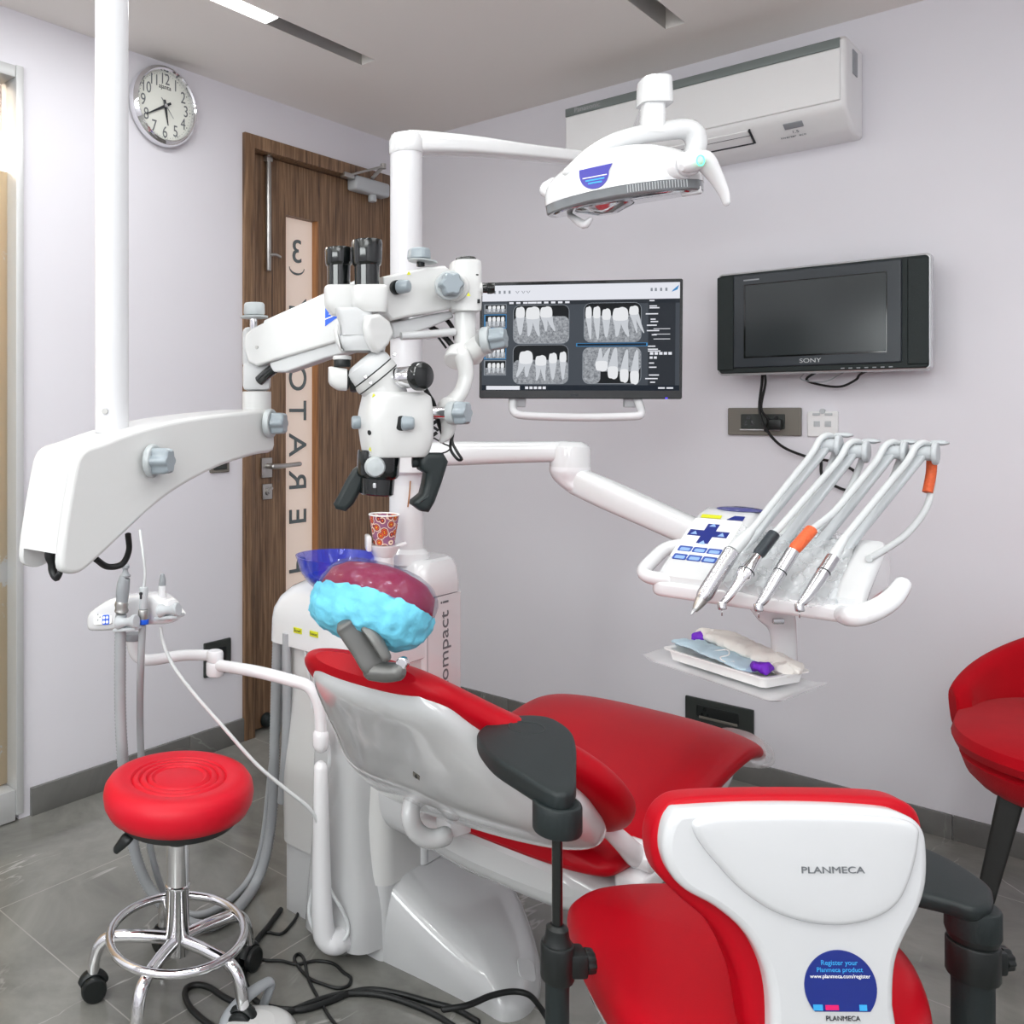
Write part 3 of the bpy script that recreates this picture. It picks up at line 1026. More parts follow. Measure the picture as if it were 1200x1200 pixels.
t, c, ex, w_, h_ = plate('data_outlet', PY(947, 482), PY(983, 512), NY, M['acwhite'], 'white two port data outlet right of the grey socket', 'socket')
b = MB()
for ox in (-0.18, 0.18):
    b.box(c + ex * (w_ * ox) + NY * 0.0105, (w_ * 0.2, 0.003, h_ * 0.22), bev=0.0005)
b.build('port', M['ltgrey'], t)
b = MB()
for ox in (-0.2, 0.2):
    b.box(c + ex * (w_ * ox) + Z * h_ * 0.38 + NY * 0.0108, (w_ * 0.24, 0.004, h_ * 0.1), bev=0.001)
b.cyl(c + Z * h_ * 0.5 + NY * 0.004, c + Z * h_ * 0.5 + NY * 0.014, 0.008, seg=12)
b.build('shutter_tab', M['ltgrey'], t)

t, c, ex, w_, h_ = plate('wall_socket', PY(804, 814), PY(884, 863), NY, M['plated'], 'dark grey wall socket low on the wall beneath the instrument tray', 'socket', group='wall sockets')
MB().pad(rrect(-w_ * 0.32, -h_ * 0.22, w_ * 0.3, h_ * 0.25, 0.003), c, ex, Z, NY, 0.0095, 0.012, 0.002).build('socket_module', M['black'], t)
b = MB()
for px_, pz_, rr_ in ((-0.2, 0.12, 0.006), (-0.24, -0.08, 0.004), (-0.15, -0.08, 0.004)):
    p = c + ex * (w_ * px_) + Z * (h_ * pz_) + NY * 0.0118
    b.cyl(p, p + NY * 0.0008, rr_, seg=12)
b.build('pin_holes', M['blackgl'], t)
MB().box(c + NY * 0.0125 - Z * h_ * 0.2, (w_ * 0.56, 0.004, 0.008), bev=0.001).build('rocker_strip', M['plateg'], t)

t, c, ex, w_, h_ = plate('wall_socket', PX(238, 754), PX(269, 786), X, M['plated'], 'dark square wall socket on the left wall behind the suction arm', 'socket', group='wall sockets')
MB().pad(rrect(-w_ * 0.3, -h_ * 0.3, w_ * 0.3, h_ * 0.3, 0.003), c, ex, Z, X, 0.0095, 0.012, 0.002).build('socket_module', M['black'], t)
MB().box(c + X * 0.0125 - Z * h_ * 0.2, (0.004, w_ * 0.4, 0.006), bev=0.001).build('rocker_strip', M['plateg'], t)
t, c, ex, w_, h_ = plate('light_switch', PX(245, 537), PX(267, 553), X, M['plateg'], 'small grey switch plate under the microscope arm near the door', 'switch')
MB().pad(rrect(-w_ * 0.35, -h_ * 0.3, w_ * 0.35, h_ * 0.3, 0.003), c, ex, Z, X, 0.0095, 0.012, 0.002).build('switch_rocker', M['plated'], t)

# ------------------------------------------------------------------ air conditioner (back wall)
# outer box on the wall: its right side face is visible
dep = 0.2
xl = PY(662, 150, -dep).x
xr = PY(991, 100, -dep).x
zt = PY(990, 37, -dep).z
zb = PY(1003, 165, 0).z
yf = -dep
ac = thing('air_conditioner', ((xl + xr) / 2, 0, zb), 'long white wall mounted air conditioner with a grey stripe', 'air conditioner')
hh = zt - zb
prof = [(0, zb), (0, zt - 0.004), (-0.03, zt), (-dep + 0.02, zt - 0.004), (-dep, zt - 0.02), (-dep, zb + hh * 0.24), (-dep + 0.015, zb + hh * 0.16), (-dep * 0.62, zb + 0.012), (-dep * 0.5, zb)]
MB().pad([(p[0], p[1] - zb) for p in prof], (xl, 0, zb), Y, Z, X, 0, xr - xl, 0.012, 3).build('body', M['acwhite'], ac)
MB().pad(rrect(xl + 0.006, zb + hh * 0.27, xr - 0.012, zt - hh * 0.165, 0.004), (0, -dep, 0), X, Z, NY, -0.004, 0.008, 0.004).build('front_panel', M['acwhite'], ac)
st = MB().pad([(xl + 0.004, zt - hh * 0.155), (xr - 0.014, zt - hh * 0.155), (xr - 0.014, zt - hh * 0.05), (xl + 0.004, zt - hh * 0.05)], (0, -dep, 0), X, Z, NY, -0.01, 0.006, 0.002).build('stripe', mat('ac_grey_stripe', srgb(116, 124, 122), 0.35, var=0.03), ac)
MB().text('Panasonic', 0.024, (xl + 0.085, -dep - 0.0065, zt - hh * 0.1), X, Z, 0.0006).build('maker_name', M['silver'], st)
# louver: lower sloping face
la, lb = V((0, -dep + 0.012, zb + hh * 0.185)), V((0, -dep * 0.66, zb + 0.022))
ld = (lb - la).normalized()
ln = X.cross(ld)
if ln.y > 0:
    ln = -ln
llen = (lb - la).length
xlv = xr - 0.26
lo = MB().box(V(((xl + 0.03 + xlv) / 2, 0, 0)) + (la + lb) / 2 + ln * 0.003, (xlv - xl - 0.03, llen * 0.92, 0.008), X, ld, ln, bev=0.002).build('louver', M['acwhite'], ac)
b = MB()
b.box(V((xlv + 0.004, 0, 0)) + (la + lb) / 2 + ln * 0.004, (0.005, llen, 0.01), X, ld, ln)
b.box(V(((xl + 0.03 + xlv) / 2, 0, 0)) + lb + ln * 0.003, (xlv - xl - 0.03, 0.006, 0.008), X, ld, ln)
b.box(V(((xl + 0.03 + xlv) / 2, 0, 0)) + la * 0.62 + lb * 0.38 + ln * 0.0068, (xlv - xl - 0.03, 0.002, 0.001), X, ld, ln)
b.build('louver_gap', M['ink'], ac)
pc = V((xr - 0.14, 0, 0)) + la * 0.6 + lb * 0.4
MB().box(pc + ln * 0.005 - ld * 0.006, (0.05, 0.024, 0.006), X, ld, ln, bev=0.001).build('display_window', M['greyp'], ac)
b = MB()
b.text('1.5', 0.016, pc + ld * 0.02 + ln * 0.009, X, -ld, 0.0006)
b.text('inverter  eco', 0.013, pc + ld * 0.038 + ln * 0.009 - X * 0.01, X, -ld, 0.0006)
b.build('panel_print', M['greyink'], ac)
MB().box((xr + 0.0005, -dep * 0.5, zt - hh * 0.24), (0.004, 0.05, 0.07), bev=0.001).build('side_label', M['greyp'], ac)

# ================================================================== television
yt = -0.11
tl, tr, br_, bl = PY(841, 322, yt), PY(1092, 295, yt), PY(1088, 433, yt), PY(840, 441, yt)
tv = thing('television', V(((tl.x + tr.x) / 2, 0, bl.z)), 'black wide flat television with a silver rim, switched off, on the wall', 'television')
x0, x1 = tl.x, tr.x
z1, z0 = (tl.z + tr.z) / 2, (bl.z + br_.z) / 2
tx, tz = (x0 + x1) / 2, (z0 + z1) / 2
hw, hh = (x1 - x0) / 2, (z1 - z0) / 2
O = V((tx, yt, tz))
MB().pad(rrect(-hw, -hh, hw, hh, 0.014), O, X, Z, NY, -0.05, 0, 0.006, r0=0.02).build('rim', M['silver'], tv)
MB().pad(rrect(-hw + 0.006, -hh + 0.006, hw - 0.006, hh - 0.006, 0.01), O, X, Z, NY, -0.02, 0.006, 0.004).build('housing', M['tvspk'], tv)
MB().pad(rrect(-hw * 0.82, -hh * 0.86, hw * 0.76, hh * 0.93, 0.006), O, X, Z, NY, 0.0, 0.012, 0.004).build('bezel', M['tvgrey'], tv)
MB().pad(rrect(-hw * 0.71, -hh * 0.68, hw * 0.64, hh * 0.74, 0.002), O, X, Z, NY, 0.011, 0.0126, 0.001).build('screen_edge', M['blackgl'], tv)
MB().pad(rrect(-hw * 0.69, -hh * 0.65, hw * 0.63, hh * 0.72, 0.002), O, X, Z, NY, 0.012, 0.0136, 0.001).build('screen', M['screenoff'], tv)
for s_, xx in (('left', -hw * 0.92), ('right', hw * 0.88)):
    MB().pad(rrect(xx - hw * 0.075, -hh * 0.9, xx + hw * 0.1, hh * 0.93, 0.004), O, X, Z, NY, 0.004, 0.009, 0.003).build('speaker', M['tvspk'], tv)
MB().text('SONY', 0.018, O + NY * 0.0126 - Z * hh * 0.77 - X * hw * 0.05, X, Z, 0.0006, squash=1.2).build('maker_name', M['silver'], tv)
b = MB()
for i in range(7):
    b.box(O + NY * 0.0125 + X * hw * (0.25 + 0.07 * i) - Z * hh * (0.93), (0.009, 0.002, 0.003))
b.box(O + NY * 0.0125 - X * hw * 0.63 + Z * hh * 0.82, (0.045, 0.001, 0.004))
b.build('button_marks', M['greyp'], tv)
b = MB()
b.box((tx, -0.035, tz), (0.3, 0.06, 0.2), bev=0.004)
b.box((tx, -0.006, tz), (0.36, 0.012, 0.3), bev=0.003)
b.build('wall_bracket', M['dkgrey'], tv)

c1 = [(tx - 0.16, -0.07, z0 + 0.02), PY(893, 448, -0.05), PY(890, 478, -0.04), PY(896, 500, -0.05), PY(915, 522, -0.03), PY(945, 535, -0.02), PY(975, 541, -0.02), PY(1001, 552, -0.02), PY(1003, 568, -0.015), PY(990, 574, -0.015), PY(965, 560, -0.012), PY(962, 540, -0.012)]
o = MB().tube(c1, 0.0042, 8, n=8, round_end=True).build('cable', M['cable'])
tag(o, 'black television cable looping down the wall past the sockets', 'cable', 'television cables')
o = MB().tube([(tx - 0.155, -0.075, z0 + 0.02), PY(897, 448, -0.06), PY(892, 478, -0.05), PY(900, 492, -0.035), sock_plug - Z * 0.02 + NY * 0.01 - X * 0.03, sock_plug + NY * 0.02], 0.0038, 8, n=8).build('power_cord', M['cable'])
tag(o, 'black power cord from the television into the grey wall socket', 'cable', 'television cables')
MB().box(sock_plug + NY * 0.012, (0.04, 0.024, 0.034), bev=0.006).build('plug', M['black'], o)
o = MB().tube([(tx + 0.02, -0.07, z0 + 0.02), PY(945, 444, -0.06), PY(962, 451, -0.05), PY(985, 453, -0.05), PY(1003, 445, -0.055), PY(1011, 437, -0.06), (tx + 0.19, -0.07, z0 + 0.03)], 0.0036, 8, n=8).build('cable', M['cable'])
tag(o, 'short black cable sagging under the television bottom edge', 'cable', 'television cables')
o = MB().tube([(tx - 0.02, -0.08, z0 + 0.02), PY(938, 443, -0.07), PY(950, 447, -0.06), PY(968, 447, -0.06), PY(984, 439, -0.06), (tx + 0.11, -0.07, z0 + 0.03)], 0.0018, 6, n=8).build('thin_cable', M['greyp'])
tag(o, 'thin grey wire sagging under the television bottom edge', 'cable', 'television cables')

# ================================================================== treatment unit column with pillar
UX0, UX1, UY0, UY1 = 0.935 * SX, 1.345 * SX, -1.38 * SY, -1.125 * SY
ux, uy = (UX0 + UX1) / 2, (UY0 + UY1) / 2
un = thing('treatment_unit', (ux, uy, 0), 'white treatment unit column with rinsing basin top and tall lamp pillar', 'dental unit')


def rr(x0, y0, x1, y1, r, z, n=6):
    return [V((p[0], p[1], z)) for p in rrect(x0, y0, x1, y1, r, n)]


MB().loft([rr(UX0 + 0.045, UY0 + 0.02, UX1 - 0.01, UY1, 0.02, 0.0), rr(UX0 + 0.045, UY0 + 0.02, UX1 - 0.01, UY1, 0.02, 0.17)]).build('plinth', M['enamel2'], un)
b = MB()
b.loft([rr(UX0 + 0.032, UY0 + 0.012, UX1 - 0.004, UY1, 0.04, 0.165), rr(UX0 + 0.032, UY0 + 0.01, UX1 - 0.003, UY1, 0.04, 0.30), rr(UX0 + 0.03, UY0 + 0.022, UX1 - 0.003, UY1, 0.045, 0.655)])
b.build('column', M['enamel'], un)
# rear right cabinet with the narrow door
# basin head
z_h = 0.655
b = MB()
rings = []
for t_, z_, ins, rad in ((0, 0.640, 0.008, 0.035), (0, 0.644, 0.0, 0.04), (0, 0.70, 0.0, 0.045), (0, 0.725, 0.002, 0.05), (0, 0.752, 0.012, 0.055), (0, 0.775, 0.03, 0.06), (0, 0.79, 0.055, 0.055), (0, 0.795, 0.08, 0.04)):
    rings.append(rr(UX0 + ins, UY0 + ins, UX1 - ins * 0.6 + 0.003, UY1 + 0.004 - ins * 0.1, rad, z_, 8))
b.loft(rings)
b.build('basin_top', M['shell'], un)
b = MB()
rings = []
for z_, ins, rad in ((0.777, 0.001, 0.03), (0.80, 0.0, 0.03), (0.835, 0.008, 0.03), (0.853, 0.022, 0.03), (0.858, 0.04, 0.03)):
    rings.append(rr(1.13 * SX + ins, UY1 - 0.155 + ins, UX1 + 0.006 - ins * 0.6, UY1 + 0.010 - ins * 0.3, rad, z_, 6))
b.loft(rings)
b.build('rear_cover', M['shell'], un)
b = MB()
b.loft([rr(1.14 * SX, UY1 - 0.15, UX1 + 0.004, UY1 + 0.008, 0.012, z_) for z_ in (0.172, 0.774)])
b.build('rear_cabinet', M['shell'], un)
for txt_, u_, v_, sz_ in (('Bowl', 349, 739, 0.011), ('Faucet', 368, 743, 0.009)):
    p = PY(u_, v_, UY0 - 0.0005)
    yl = MB().box((p.x, UY0 - 0.001, p.z), (0.026, 0.002, 0.013)).build('tap_label', M['yellow'], un)
    MB().text(txt_, sz_, (p.x, UY0 - 0.0025, p.z), X, Z, 0.0004).build('label_print', M['ink'], yl)
pt = PX(522, 735, UX1)
XF = UX1 + 0.004
pt = PX(521, 756, XF)
MB().text('compact i', 0.047, (XF + 0.0008, pt.y, pt.z), Z, NY, 0.0008, squash=1.15).build('model_print', M['greyink'], un)
pg = PX(501, 740, XF)
MB().box((XF - 0.0015, pg.y, 0.47), (0.004, 0.0025, 0.59)).build('door_gap', M['greyp'], un)
pbl = PX(492, 716, XF)
MB().box((XF - 0.001, pbl.y, pbl.z), (0.005, 0.018, 0.018)).build('blue_badge', M['blue'], un)
# pillar
PC = P(476, 484, 2.025)
px_, py_ = PC.x, PC.y
RP = 0.038
zt1 = P(476, 181, 2.025).z
b = MB().lathe([(0.058, 0.845), (0.054, 0.87), (RP + 0.004, 0.88), (RP + 0.003, 0.9), (RP + 0.002, 1.03)], (px_, py_, 0), Z, 40)
b.build('pillar_foot', M['shell'], un)
b = MB().lathe([(RP, 1.02), (RP, zt1)], (px_, py_, 0), Z, 40)
b.build('pillar', M['pole'], un)
# crack like brown stain drip on the pillar foot
b = MB().tube([ON(478, 562, (px_, py_ - 0.0, 0), -FW) - FW * 0.042, ON(477, 575, (px_, py_, 0), -FW) - FW * 0.0425, ON(475, 592, (px_, py_, 0), -FW) - FW * 0.042], 0.0016, 6, n=4)
b.build('brown_stain', M['woodlt'], un)
# cup holder post
cph = P(450, 680, 1.93)
cx_, cy_ = cph.x, cph.y
cz = P(450, 636, 1.93).z
b = MB().tube([(cx_, cy_, 0.74), (cx_, cy_, cz - 0.02)], [0.027, 0.022], 24)
b.lathe([(0.024, cz - 0.03), (0.035, cz - 0.012), (0.037, cz - 0.004), (0.0, cz - 0.004)], (cx_, cy_, 0), Z, 24)
b.box(V((cx_, cy_, cz)) - RT * 0.036, (0.012, 0.05, 0.035), RT, FW, UP, bev=0.004)
b.box(V((cx_, cy_, cz - 0.004)) + RT * 0.035, (0.03, 0.03, 0.006), (RT + Z * 0.3).normalized(), FW, bev=0.002)
b.build('cup_holder', M['white'], un)
# paper cup (stands on the holder)
cup = MB().lathe([(0.024, 0.0), (0.0255, 0.012), (0.034, 0.066), (0.0325, 0.066), (0.022, 0.004)], (cx_, cy_, cz - 0.003), Z, 32).build('paper_cup', M['cup'])
tag(cup, 'small paper cup with a red and yellow floral print on the cup holder', 'cup')
MB().tube([(cx_ + 0.0335 * math.cos(2 * PI * k / 32), cy_ + 0.0335 * math.sin(2 * PI * k / 32), cz + 0.064) for k in range(32)], 0.0018, 8, closed=True).build('rolled_rim', M['paper'], cup)
# rinsing bowl
bc = P(398, 650, 1.98)
bz = 0.782
br = 52 / FPX * 1.98
bt = P(398, 651, 1.98).z
hb = bt - bz
prof = [(0.028, 0), (0.05, 0.003), (br * 0.72, hb * 0.28), (br * 0.9, hb * 0.6), (br * 0.98, hb * 0.95), (br, hb), (br - 0.004, hb), (br * 0.94, hb * 0.92), (br * 0.86, hb * 0.6), (br * 0.68, hb * 0.32), (0.05, 0.01), (0.0, 0.006)]
bw = MB().lathe(prof, (bc.x, bc.y, bz), Z, 56).build('rinsing_bowl', M['bowl'])
tag(bw, 'cobalt blue glass rinsing bowl on top of the treatment unit', 'bowl')
MB().lathe([(0.0, hb * 0.2), (br * 0.56, hb * 0.24), (br * 0.62, hb * 0.34), (br * 0.7, hb * 0.4), (br * 0.73, hb * 0.46), (br * 0.6, hb * 0.3), (0.0, hb * 0.22)], (bc.x, bc.y, bz), Z, 48, False, False).build('bowl_liner', M['water'], bw)

# ================================================================== operating light
TOPZ = zt1
lc = V((px_, py_, TOPZ))
ol = thing('operating_light', (px_, py_, TOPZ), 'white operating light on a jointed arm from the pillar top', 'operating light')
# corner cap and first arm
A1 = P(690, 188, 2.15)
A0 = V((px_, py_, P(476, 172, 2.02).z))
b = MB()
b.lathe([(RP + 0.001, 0.0), (RP + 0.003, 0.004), (RP + 0.003, 0.03), (RP - 0.002, 0.045), (RP - 0.02, 0.052), (0.0, 0.054)], (px_, py_, TOPZ), Z, 36)
d_ = (A1 - A0)
dn = d_.normalized()
sd = dn.cross(Z).normalized()
upn = sd.cross(dn)
A2 = A0 + d_ * 1.22
keys = [(A0 + Z * 0.008 - dn * 0.0, sd, upn, 0.030, 0.030, 4), (A0 + dn * 0.05 + Z * 0.012, sd, upn, 0.029, 0.026, 4.5), (A0 + d_ * 0.35 + Z * 0.014, sd, upn, 0.025, 0.021, 5), (A0 + d_ * 0.7 + Z * 0.008, sd, upn, 0.023, 0.016, 5), (A2, sd, upn, 0.022, 0.014, 5)]
b.loft(hull(keys, 6, 28))
b.cyl(A2 - Z * 0.03, A2 + Z * 0.03, 0.03, bev=0.006)
b.build('lamp_arm', M['shell'], ol)
# balance arm rising from the joint towards the viewer, elbow cap and stalk
LD = 1.72
EL = P(767, 106, LD)
b = MB()
b.tube([A2 + Z * 0.02, EL + V((0, 0, -0.005)) + FW * 0.03], 0.0085, 12, ell=(1, 1.6))
b.build('balance_arm', M['shell'], ol)
b = MB()
rg = []
for v_, wd in ((95, 13), (92.5, 14.5), (93.5, 16), (97, 17.2), (110, 17.5), (121, 18), (122.5, 17)):
    pass
for v_, wd in ((92, 12), (93, 15.5), (96, 17), (110, 17.6), (123, 18.2)):
    c_ = P(767, v_, LD)
    rg.append(sup(c_, RT, FW, wd / FPX * LD, 0.027, 4.5, 28))
b.loft(rg)
b.build('elbow_cap', M['shell'], ol)
b = MB()
rg = []
for v_, wd, du in ((112, 12.5, -1), (135, 12.5, -1), (150, 13.5, -2), (158, 17, -3)):
    rg.append(sup(P(766 + du, v_, LD), RT, FW, wd / FPX * LD, 0.02, 4, 28))
b.loft(rg)
b.build('stalk', M['shell'], ol)
# yoke: thick bar running over the head (left end, hump, right side)
yk = [(665, 202), (690, 182), (716, 168), (745, 159), (775, 154), (800, 151), (812, 156), (816, 168), (812, 182), (806, 190)]
wds = [0.010, 0.015, 0.018, 0.019, 0.020, 0.021, 0.022, 0.021, 0.020, 0.018]
b = MB().tube([P(u, v, LD) for u, v in yk], wds, 16, n=6, round_end=True, ell=(1, 1))
b.build('yoke', M['shell'], ol)
# head: a flattened shell, wider than deep
hc = P(728, 214, LD)
hx = (P(812, 196, LD - 0.07) - P(645, 226, LD + 0.06)).normalized()
hz = (Z * 0.96 + FW * -0.20 + RT * 0.12)
hz = (hz - hx * hz.dot(hx)).normalized()
hy = hz.cross(hx)


def HL(a, b_, c_):
    return hc + hx * a + hy * b_ + hz * c_


def ringh(c_, wx, wy, e, dz=0.012):
    """ring around the head with the underside arched along its length"""
    out = []
    for k in range(48):
        a = 2 * PI * k / 48
        ca, sa = math.cos(a), math.sin(a)
        x_ = wx * math.copysign(abs(ca) ** (2 / e), ca)
        y_ = wy * math.copysign(abs(sa) ** (2 / e), sa)
        out.append(HL(x_, y_, c_ - dz * (x_ / 0.15) ** 2 * 1.0))
    return out


hw_ = 0.150
WY = 0.072
MB().loft([ringh(-0.014, hw_, WY, 3.4), ringh(0.004, hw_ * 0.995, WY * 0.99, 3.4), ringh(0.024, hw_ * 0.965, WY * 0.95, 3.2, 0.014), ringh(0.042, hw_ * 0.90, WY * 0.86, 3.0, 0.022), ringh(0.057, hw_ * 0.78, WY * 0.70, 2.8, 0.030), ringh(0.066, hw_ * 0.58, WY * 0.48, 2.6, 0.036), ringh(0.070, hw_ * 0.25, WY * 0.2, 2.4, 0.036)]).build('lamp_head', M['shell'], ol)
ln = MB().loft([ringh(-0.034, hw_ * 0.965, WY * 0.95, 3.4), ringh(-0.031, hw_ * 0.985, WY * 0.985, 3.4), ringh(-0.013, hw_ * 0.99, WY * 0.99, 3.4)]).build('lens_rim', M['lens'], ol)
MB().loft([ringh(-0.0345, hw_ * 0.90, WY * 0.87, 3.4), ringh(-0.037, hw_ * 0.88, WY * 0.85, 3.4)]).build('reflector', M['reflector'], ln)
b = MB()
for i in range(22):
    x_ = 0.02 + 0.005 * i
    b.box(HL(x_, -WY * 0.993, -0.023 - 0.012 * (x_ / 0.15) ** 2), (0.0012, 0.002, 0.014), hx, hy, hz)
b.build('lens_ribs', M['ltgrey'], ln)
# lower centre housing hanging under the lens
MB().loft([sup(HL(-0.035, 0.0, -0.030), hx, hy, 0.07, 0.05, 2.2), sup(HL(-0.035, 0, -0.046), hx, hy, 0.055, 0.04, 2.2), sup(HL(-0.03, 0, -0.058), hx, hy, 0.02, 0.02, 2)]).build('sensor_housing', M['reflector'], ol)
# pivots and handles
b = MB()
p1, p2 = P(790, 198, LD - 0.085), P(812, 190, LD - 0.13)
b.cyl(p1 - (p2 - p1) * 0.5, p1 + (p2 - p1) * 0.6, 0.026, bev=0.003)
b.cyl(p1 + (p2 - p1) * 0.62, p2, 0.023, bev=0.004)
b.build('pivot', M['white'], ol)
LH = LD - 0.135
b = MB().tube([P(810, 192, LH), P(824, 188, LH), P(838, 206, LH), P(848, 225, LH), P(851, 236, LH)], [0.021, 0.024, 0.017, 0.012, 0.009], 18, n=6, round_end=True, ell=(1, 0.75))
ha = b.build('handle', M['white'], ol)
MB().tube([P(821, 188, LH - 0.026) + RT * (0.0068 * math.cos(a)) + UP * (0.0095 * math.sin(a)) for a in [2 * PI * k / 24 for k in range(24)]], 0.0013, 6, closed=True).build('status_ring', M['green_led'], ha)
b = MB().tube([P(644, 226, LD + 0.07), P(641, 222, LD + 0.09), P(648, 215, LD + 0.1)], [0.012, 0.016, 0.013], 14, n=4, round_end=True)
b.build('far_handle', M['white'], ol)
b = MB().tube([P(668, 252, LD + 0.06), P(684, 263, LD + 0.03), P(692, 257, LD + 0.02)], [0.006, 0.009, 0.005], 12, n=4, round_end=True)
b.build('lower_grip', M['white'], ol)
MB().box(HL(0.128, -0.02, -0.043), (0.036, 0.03, 0.014), hx, hy, hz, bev=0.003).build('latch', M['white'], ol)
# badge on the front of the shell
bpy.context.view_layer.update()
lhead = [o for o in ol.children if o.name.startswith('lamp_head')][0]
r_ = RAY(697, 206).normalized()
ok_, lo1, no1, _ = lhead.ray_cast(CAM - worg(lhead), r_)
stp = lo1 + worg(lhead) if ok_ else P(697, 203, LD - 0.085)
sn = no1 if ok_ else (hy * -1 + hz * 0.55).normalized()
se = (hx - sn * hx.dot(sn)).normalized()
sv = sn.cross(se)
if sv.z < 0:
    sv = -sv
half = [(-0.029, 0.0165)] + [(0.029 * math.cos(PI + PI * k / 16) * (1 if k < 9 else 0.93), 0.004 + 0.03 * math.sin(PI + PI * k / 16)) for k in range(17)] + [(0.034, 0.018)]
bd = MB().pad(half, stp, se, sv, sn, -0.006, 0.0015, 0).build('badge', M['violet'], ol)
b = MB()
b.box(stp - sv * 0.002 + sn * 0.0017, (0.046, 0.0018, 0.001), se, sv)
b.build('badge_panel', M['paper'], bd)
b = MB().box(stp - sv * 0.008 + sn * 0.0017, (0.036, 0.003, 0.001), se, sv).box(stp - sv * 0.014 + sn * 0.0017, (0.026, 0.003, 0.001), se, sv)
b.build('badge_lines', M['skyblue'], bd)

# ================================================================== monitor with dental radiographs
mn = (-FW).lerp(V((0, 0, 0)), 0)
psi = math.radians(11)
mn = (-FW * math.cos(psi) - RT * math.sin(psi) * 1.0).normalized()
mo = P(684, 398, 2.22)
TL, TR, BL, BR = [ON(u, v, mo, mn) for u, v in ((565, 331), (803.5, 326.5), (559.5, 467), (796.5, 467.5))]
mex = ((TR - TL) + (BR - BL)).normalized()
mey = ((BL - TL) + (BR - TR))
mey = (mey - mex * mey.dot(mex)).normalized()
mnz = mex.cross(-mey).normalized()
mc = (TL + TR + BL + BR) / 4
mw = ((TR - TL).length + (BR - BL).length) / 4
mh = ((BL - TL).length + (BR - TR).length) / 4
mon = thing('monitor', mc - Z * mh, 'wide monitor showing four dental radiographs above a white handle', 'monitor')
mup = -mey
MB().pad(rrect(-mw, -mh, mw, mh, 0.005), mc, mex, mup, mnz, -0.03, 0, 0.002, r0=0.006).build('housing', M['blackgl'], mon)


def scr(x0, y0, x1, y1, m_, nm, lift, parent, r=0.0):
    """rectangle on the screen, fractions from top-left of the housing"""
    a0, a1 = -mw + 2 * mw * x0, -mw + 2 * mw * x1
    b0, b1 = mh - 2 * mh * y1, mh - 2 * mh * y0
    pts = rrect(a0, b0, a1, b1, r) if r else [(a0, b0), (a1, b0), (a1, b1), (a0, b1)]
    return MB().pad(pts, mc, mex, mup, mnz, lift - 0.0005, lift, 0).build(nm, m_, parent)


def SP(x, y, lift):
    return mc + mex * (-mw + 2 * mw * x) + mup * (mh - 2 * mh * y) + mnz * lift


sc = scr(0.012, 0.025, 0.985, 0.93, M['s_bg'], 'screen', 0.0008, mon)
scr(0.012, 0.03, 0.985, 0.135, M['s_white'], 'menu_bar', 0.0014, sc)
scr(0.012, 0.135, 0.985, 0.165, M['s_white'], 'tool_row', 0.0014, sc)
scr(0.14, 0.165, 0.985, 0.2, M['s_dark'], 'image_toolbar', 0.0014, sc)
scr(0.835, 0.165, 0.965, 0.885, M['s_dark'], 'tool_panel', 0.0014, sc)
scr(0.012, 0.885, 0.985, 0.93, M['s_task'], 'taskbar', 0.0014, sc)
scr(0.035, 0.892, 0.205, 0.925, M['s_white'], 'search_box', 0.0020, sc)
b = MB()
for i, xx in enumerate((0.24, 0.262, 0.284, 0.306, 0.328)):
    b.box(SP(xx, 0.908, 0.002), (0.008, 0.0006, 0.007), mex, mnz)
for yy in (0.17, 0.185):
    pass
for i in range(9):
    b.box(SP(0.16 + 0.035 * i, 0.182, 0.002), (0.011 if i != 3 else 0.022, 0.0006, 0.005), mex, mnz)
for i, yy in enumerate((0.18, 0.225, 0.24, 0.29, 0.335, 0.355, 0.385, 0.43, 0.465, 0.56, 0.585, 0.6, 0.7, 0.735, 0.8, 0.83, 0.86)):
    b.box(SP(0.852 + 0.006 * (i % 3), yy, 0.002), (0.012 + 0.006 * (i % 4), 0.0006, 0.003), mex, mnz)
for yy in (0.415, 0.46, 0.5):
    b.box(SP(0.9, yy, 0.002), (0.04, 0.0006, 0.0015), mex, mnz)
for k in range(5):
    b.box(SP(0.852 + 0.022 * k, 0.62, 0.002), (0.008, 0.0006, 0.007), mex, mnz)
for k in range(2):
    b.box(SP(0.85 + 0.02 * k, 0.655, 0.002), (0.007, 0.0006, 0.006), mex, mnz)
for xx in (0.9, 0.94):
    b.box(SP(xx, 0.908, 0.002), (0.016, 0.0006, 0.004), mex, mnz)
b.build('panel_icons', M['s_white'], sc)
b = MB()
for i, xx in enumerate((0.055, 0.075, 0.1, 0.125, 0.15, 0.85, 0.87, 0.895, 0.92)):
    b.box(SP(xx, 0.088, 0.002), (0.005, 0.0006, 0.008), mex, mnz)
for xx in (0.19, 0.22, 0.245):
    b.tube([SP(xx - 0.008, 0.08, 0.002), SP(xx, 0.1, 0.002), SP(xx + 0.008, 0.08, 0.002)], 0.0009, 4)
b.build('menu_icons', M['s_mid'], sc)
MB().pad([(0, 0), (0.014, 0.006), (0.018, 0.018), (0.004, 0.006)], SP(0.945, 0.11, 0.002), mex, mup, mnz, 0, 0.0005, 0).build('menu_logo', M['s_blue'], sc)


def blob(b_, pts, lift, n=6):
    q = [(-mw + 2 * mw * p[0], mh - 2 * mh * p[1]) for p in cr([(x, y) for x, y in pts], n, True)]
    b_.pad([tuple(a) for a in q], mc, mex, mup, mnz, lift - 0.0004, lift, 0)


